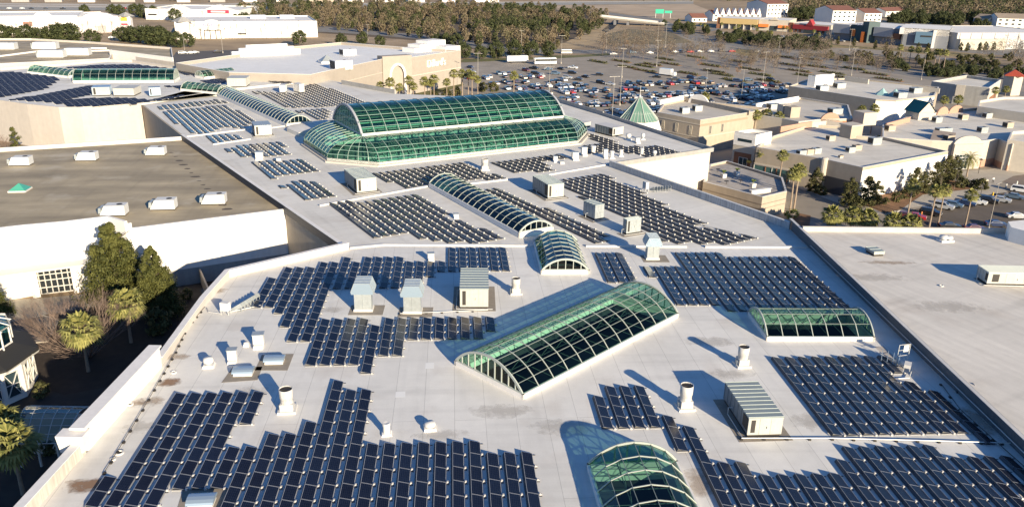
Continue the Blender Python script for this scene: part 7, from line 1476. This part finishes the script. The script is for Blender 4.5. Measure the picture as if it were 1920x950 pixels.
for i, (p, k, c) in enumerate((((1150, 103), 'saloon', 'white'), ((1187, 100), 'suv', 'blue grey'), ((1218, 101), 'saloon', 'white'), ((1265, 99), 'saloon', 'white'), ((1279, 99), 'suv', 'dark blue'), ((1294, 99), 'suv', 'red'), ((1313, 98), 'saloon', 'white'), ((1332, 98), 'saloon', 'white'), ((1353, 97), 'suv', 'dark grey'), ((1372, 98), 'saloon', 'red'), ((1420, 98), 'saloon', 'silver'))): car(k, c, '%s car in the line along the far edge of the empty lot' % c, at(*p, .03), R_(12), '%s cars along the far edge of the empty lot' % c)
for i in range(16):
    x = 1352 + i * 23 + rc.uniform(-3, 3); y = 60 + (x - 1350) * .068 + rc.uniform(-2, 4); c = rc.choice(COLS); car(rc.choice(KINDS_), c, '%s car parked before the far shops' % c, at(x, y, .03), R_(-60 + rc.uniform(-8, 8)), '%s cars parked before the far shops' % c)
for p, c, k in (((18, 17), 'white', 'saloon'), ((42, 17), 'white', 'saloon'), ((59, 17.3), 'black', 'saloon'), ((86, 17.2), 'dark grey', 'saloon'), ((118, 17.6), 'black', 'pickup'), ((226, 18.5), 'dark grey', 'saloon'), ((234, 17), 'red', 'suv')): car(k, c, '%s car driving on the far left highway' % c, at(*p, .05), R_(20), '%s cars on the far left highway' % c)
for p, c, k in (((342, 101), 'white', 'suv'), ((350, 100), 'dark grey', 'saloon'), ((358, 101), 'white', 'saloon'), ((366, 100), 'silver', 'saloon'), ((408, 99), 'black', 'saloon'), ((266, 52), 'white', 'saloon'), ((210, 72), 'white', 'saloon')): car(k, c, '%s car parked near the far left stores' % c, at(*p, .05), R_(30), '%s cars near the far left stores' % c)
# coach, trailers
def boxy(name, label, cat, p, rz, L, W, H, z0, m, band=None, cab=False):
    t = thing(name, label, cat, at(*p, .03), rz); b = MB(); b.hexa([(-L / 2, -W / 2, z0), (L / 2, -W / 2, z0), (L / 2, W / 2, z0), (-L / 2, W / 2, z0)], [(-L / 2, -W / 2, H), (L / 2 - .35, -W / 2, H), (L / 2 - .35, W / 2, H), (-L / 2, W / 2, H)]); b.build('body', m, t)
    if band: b = MB(); b.box(0, 0, H * .52, L * .96, W + .05, H * .3); b.box(-L / 2 + .05, 0, H * .4, .2, W * .94, H * .5); b.build('windows', M_CGLASS, t)
    for x in (-L * .32, L * .3, L * .36):
        for s in (-1, 1): b = MB(); b.tube([(x, s * (W / 2 - .2), .5), (x, s * (W / 2 - .02), .5)], .5, 12); b.build('wheel', M_TYRE, t)
    if cab: b = MB(); b.box(L / 2 + 1.0, 0, .5, 1.9, W * .92, 1.7, 0, 0, .85); b.build('cab', MATS['paint_white'], t)
    return t
M_PW = paint('white'); boxy('coach', 'white coach with black window band at the back of the lot', 'coach', (1022, 121), R_(16), 13, 2.6, 3.7, .5, M_PW, True); boxy('semi_trailer', 'plain white box trailer left of the coach', 'trailer', (970, 118), R_(16), 12.5, 2.6, 4.0, 1.0, M_PW)
boxy('box_truck', 'white and blue box truck in the empty stalls', 'truck', (1249, 142), R_(-40), 7, 2.6, 3.6, .7, M_PW, False, True)
boxy('delivery_van', 'white van waiting by the exit of the lot', 'van', (1062, 101), R_(10), 7, 2.3, 2.6, .4, M_PW, True)
# ------------------------------------------------------------------ lamp posts
def lamp_parts(H):
    b = MB(); b.tube([(0, 0, .8), (0, 0, H)], [.075, .045], 8); pole = b; b = MB(); b.lathe([(.26, 0), (.24, .8), (.02, .82)], 10); foot = b; b = MB(); b.bar((-1.1, 0, H), (1.1, 0, H), .09, .09); b.box(-1.2, 0, H - .06, .5, .26, .12); b.box(1.2, 0, H - .06, .5, .26, .12); return [('pole', pole, M_LPOLE), ('base', foot, M_WALK), ('lamp_heads', b, M_LPOLE)]
M_LPOLE = mat('pale_pole', (.42, .39, .34), .5, .2); PROTO['lamp'] = lamp_parts(12.0)
LP = [(1162, 198, 1.3), (1147, 232, 1.4), (1322, 180, 1.0), (1390, 182, 1.0), (1430, 156, 1.25), (1494, 160, 1.1), (1458, 111, 1.1), (1596, 142, 1.2), (1727, 150, 1.15), (1752, 100, 1.1), (1773, 100, 1.0), (1688, 90, 1.1), (1231, 125, 1.2), (1232, 90, 1.35), (1247, 90, 1.35), (1136, 100, 1.2), (1052, 120, 1.3), (977, 105, 1.25), (896, 170, 1.35), (1166, 146, 1.2), (1575, 72, 1.1), (1592, 95, 1.2), (1905, 126, 1.2), (690, 76, .9), (180, 78, 1.0), (347, 101, 1.2), (418, 100, 1.2), (1029, 196, 1.25), (1555, 84, 1.2), (1860, 122, 1.1)]
for i, (x, y, s) in enumerate(LP): place('lamp', 'lamp_post', 'tall double headed lamp post in the parking lots', 'lamp post', at(x, y), s, R_(20 * (i % 3)), 'tall lamp posts of the parking lots')
place('lamp', 'lamp_post', 'lamp post in the near right lot with yellow bollard beside it', 'lamp post', at(1853, 431), .9, R_(40))
PROTO['slamp'] = [('pole', None, None)]; b = MB(); b.tube([(0, 0, 0), (0, 0, 4.2)], .07, 8); h_ = MB(); h_.lathe([(.5, 4.1), (.45, 4.3), (.05, 4.5)], 10); PROTO['slamp'] = [('pole', b, M_LOUV), ('lamp_shade', h_, M_LOUV)]
place('slamp', 'lamp_post', 'dark low lamp post beside the arched entrance', 'lamp post', at(1834, 326), 1, 0); place('slamp', 'lamp_post', 'thin dark lamp post on the pavement in front of the mulch bed', 'lamp post', at(1838, 368), .8, 0)
for p, c, lb in (((1861, 368), (.75, .45, .03), 'yellow bollard beside the lamp post'), ((1886, 352), (.75, .72, .65), 'white bollard at the kerb right of the lamp post'), ((1906, 347), (.75, .72, .65), 'white bollard at the kerb near the photo edge'), ((1727, 405), (.6, .2, .05), 'orange bollard beside the bright red car')):
    t = thing('bollard', lb, 'bollard', at(*p, .1), 0); b = MB(); b.lathe([(.16, 0), (.16, 1.0), (.12, 1.1), (.02, 1.12)], 10); b.build('post', mat('bollard_%d' % int(c[0] * 100 + c[1] * 10), c, .6), t); b = MB(); b.lathe([(.26, 0), (.26, .06), (.02, .07)], 10); b.build('foot', M_WALK, t)
t = thing('stone_bench', 'pale stone seats and boulders before the arched entrance', 'bench', at(1828, 340, .1), 0)
b = MB()
for x, y, s in ((-3.4, .3, 1.2), (-1, -.4, 1.6), (1.2, -.8, 1.2), (3.4, .6, 1.0)): b.box(x, y, 0, s, s * .6, .5, x, 0, .85)
b.build('seat', M_STONE, t)
# person on the pavement
def person(label, loc, rz):
    P0 = {'pelvis': (0, 0, .95), 'chest': (0, .02, 1.28), 'neck': (0, .02, 1.47), 'head': (0, .05, 1.62), 'top': (0, .04, 1.74), 'hl': (-.1, 0, .9), 'kl': (-.12, .12, .5), 'al': (-.12, .06, .08), 'tl': (-.12, .22, .04), 'hr': (.1, 0, .9), 'kr': (.12, -.02, .5), 'ar': (.12, -.2, .1), 'tr': (.12, -.06, .04), 'sl': (-.2, .02, 1.4), 'el': (-.27, -.04, 1.13), 'wl': (-.26, .08, .9), 'sr': (.2, .02, 1.4), 'er': (.27, .04, 1.13), 'wr': (.26, .18, .95), 'fl': (-.25, .12, .8), 'fr': (.25, .24, .86)}
    rad = {'pelvis': .15, 'chest': .16, 'neck': .06, 'head': .10, 'top': .07, 'hl': .11, 'kl': .065, 'al': .045, 'tl': .035, 'hr': .11, 'kr': .065, 'ar': .045, 'tr': .035, 'sl': .075, 'el': .05, 'wl': .035, 'sr': .075, 'er': .05, 'wr': .035, 'fl': .03, 'fr': .03}
    E = [('pelvis', 'chest'), ('chest', 'neck'), ('neck', 'head'), ('head', 'top'), ('pelvis', 'hl'), ('hl', 'kl'), ('kl', 'al'), ('al', 'tl'), ('pelvis', 'hr'), ('hr', 'kr'), ('kr', 'ar'), ('ar', 'tr'), ('chest', 'sl'), ('sl', 'el'), ('el', 'wl'), ('wl', 'fl'), ('chest', 'sr'), ('sr', 'er'), ('er', 'wr'), ('wr', 'fr')]
    ks = list(P0); me = bpy.data.meshes.new('person'); me.from_pydata([P0[k] for k in ks], [(ks.index(a), ks.index(b)) for a, b in E], []); o = bpy.data.objects.new('person', me); COL.objects.link(o)
    m = o.modifiers.new('skin', 'SKIN'); o.modifiers.new('sub', 'SUBSURF').levels = 1; o.modifiers['sub'].render_levels = 1
    for i, k in enumerate(ks): me.skin_vertices[0].data[i].radius = (rad[k],) * 2
    me.skin_vertices[0].data[0].use_root = True
    mt = bpy.data.materials.new('person_clothes'); mt.use_nodes = True; n = mt.node_tree.nodes; l = mt.node_tree.links; tc = n.new('ShaderNodeTexCoord'); sp = n.new('ShaderNodeSeparateXYZ'); l.new(tc.outputs['Object'], sp.inputs[0]); cr = n.new('ShaderNodeValToRGB'); l.new(sp.outputs[2], cr.inputs[0]); cr.color_ramp.interpolation = 'CONSTANT'
    dv = n.new('ShaderNodeMath'); dv.operation = 'DIVIDE'; l.new(sp.outputs[2], dv.inputs[0]); dv.inputs[1].default_value = 2; l.new(dv.outputs[0], cr.inputs[0])
    e = cr.color_ramp.elements; e[0].position = 0; e[0].color = (.02, .02, .03, 1); e[1].position = .475; e[1].color = (.75, .75, .72, 1); x = e.new(.745); x.color = (.35, .2, .13, 1); x = e.new(.845); x.color = (.03, .02, .015, 1); l.new(cr.outputs[0], n['Principled BSDF'].inputs['Base Color']); me.materials.append(mt)
    o.location = loc; o.rotation_euler = (0, 0, rz); return tag(o, label, 'person')
person('person in white shirt and dark trousers walking on the pavement right of the entrance', at(1861, 343, .1), R_(160))
person('person in white shirt walking by the shaded entrance of the wide shop block', at(1543, 365, .12), R_(40))
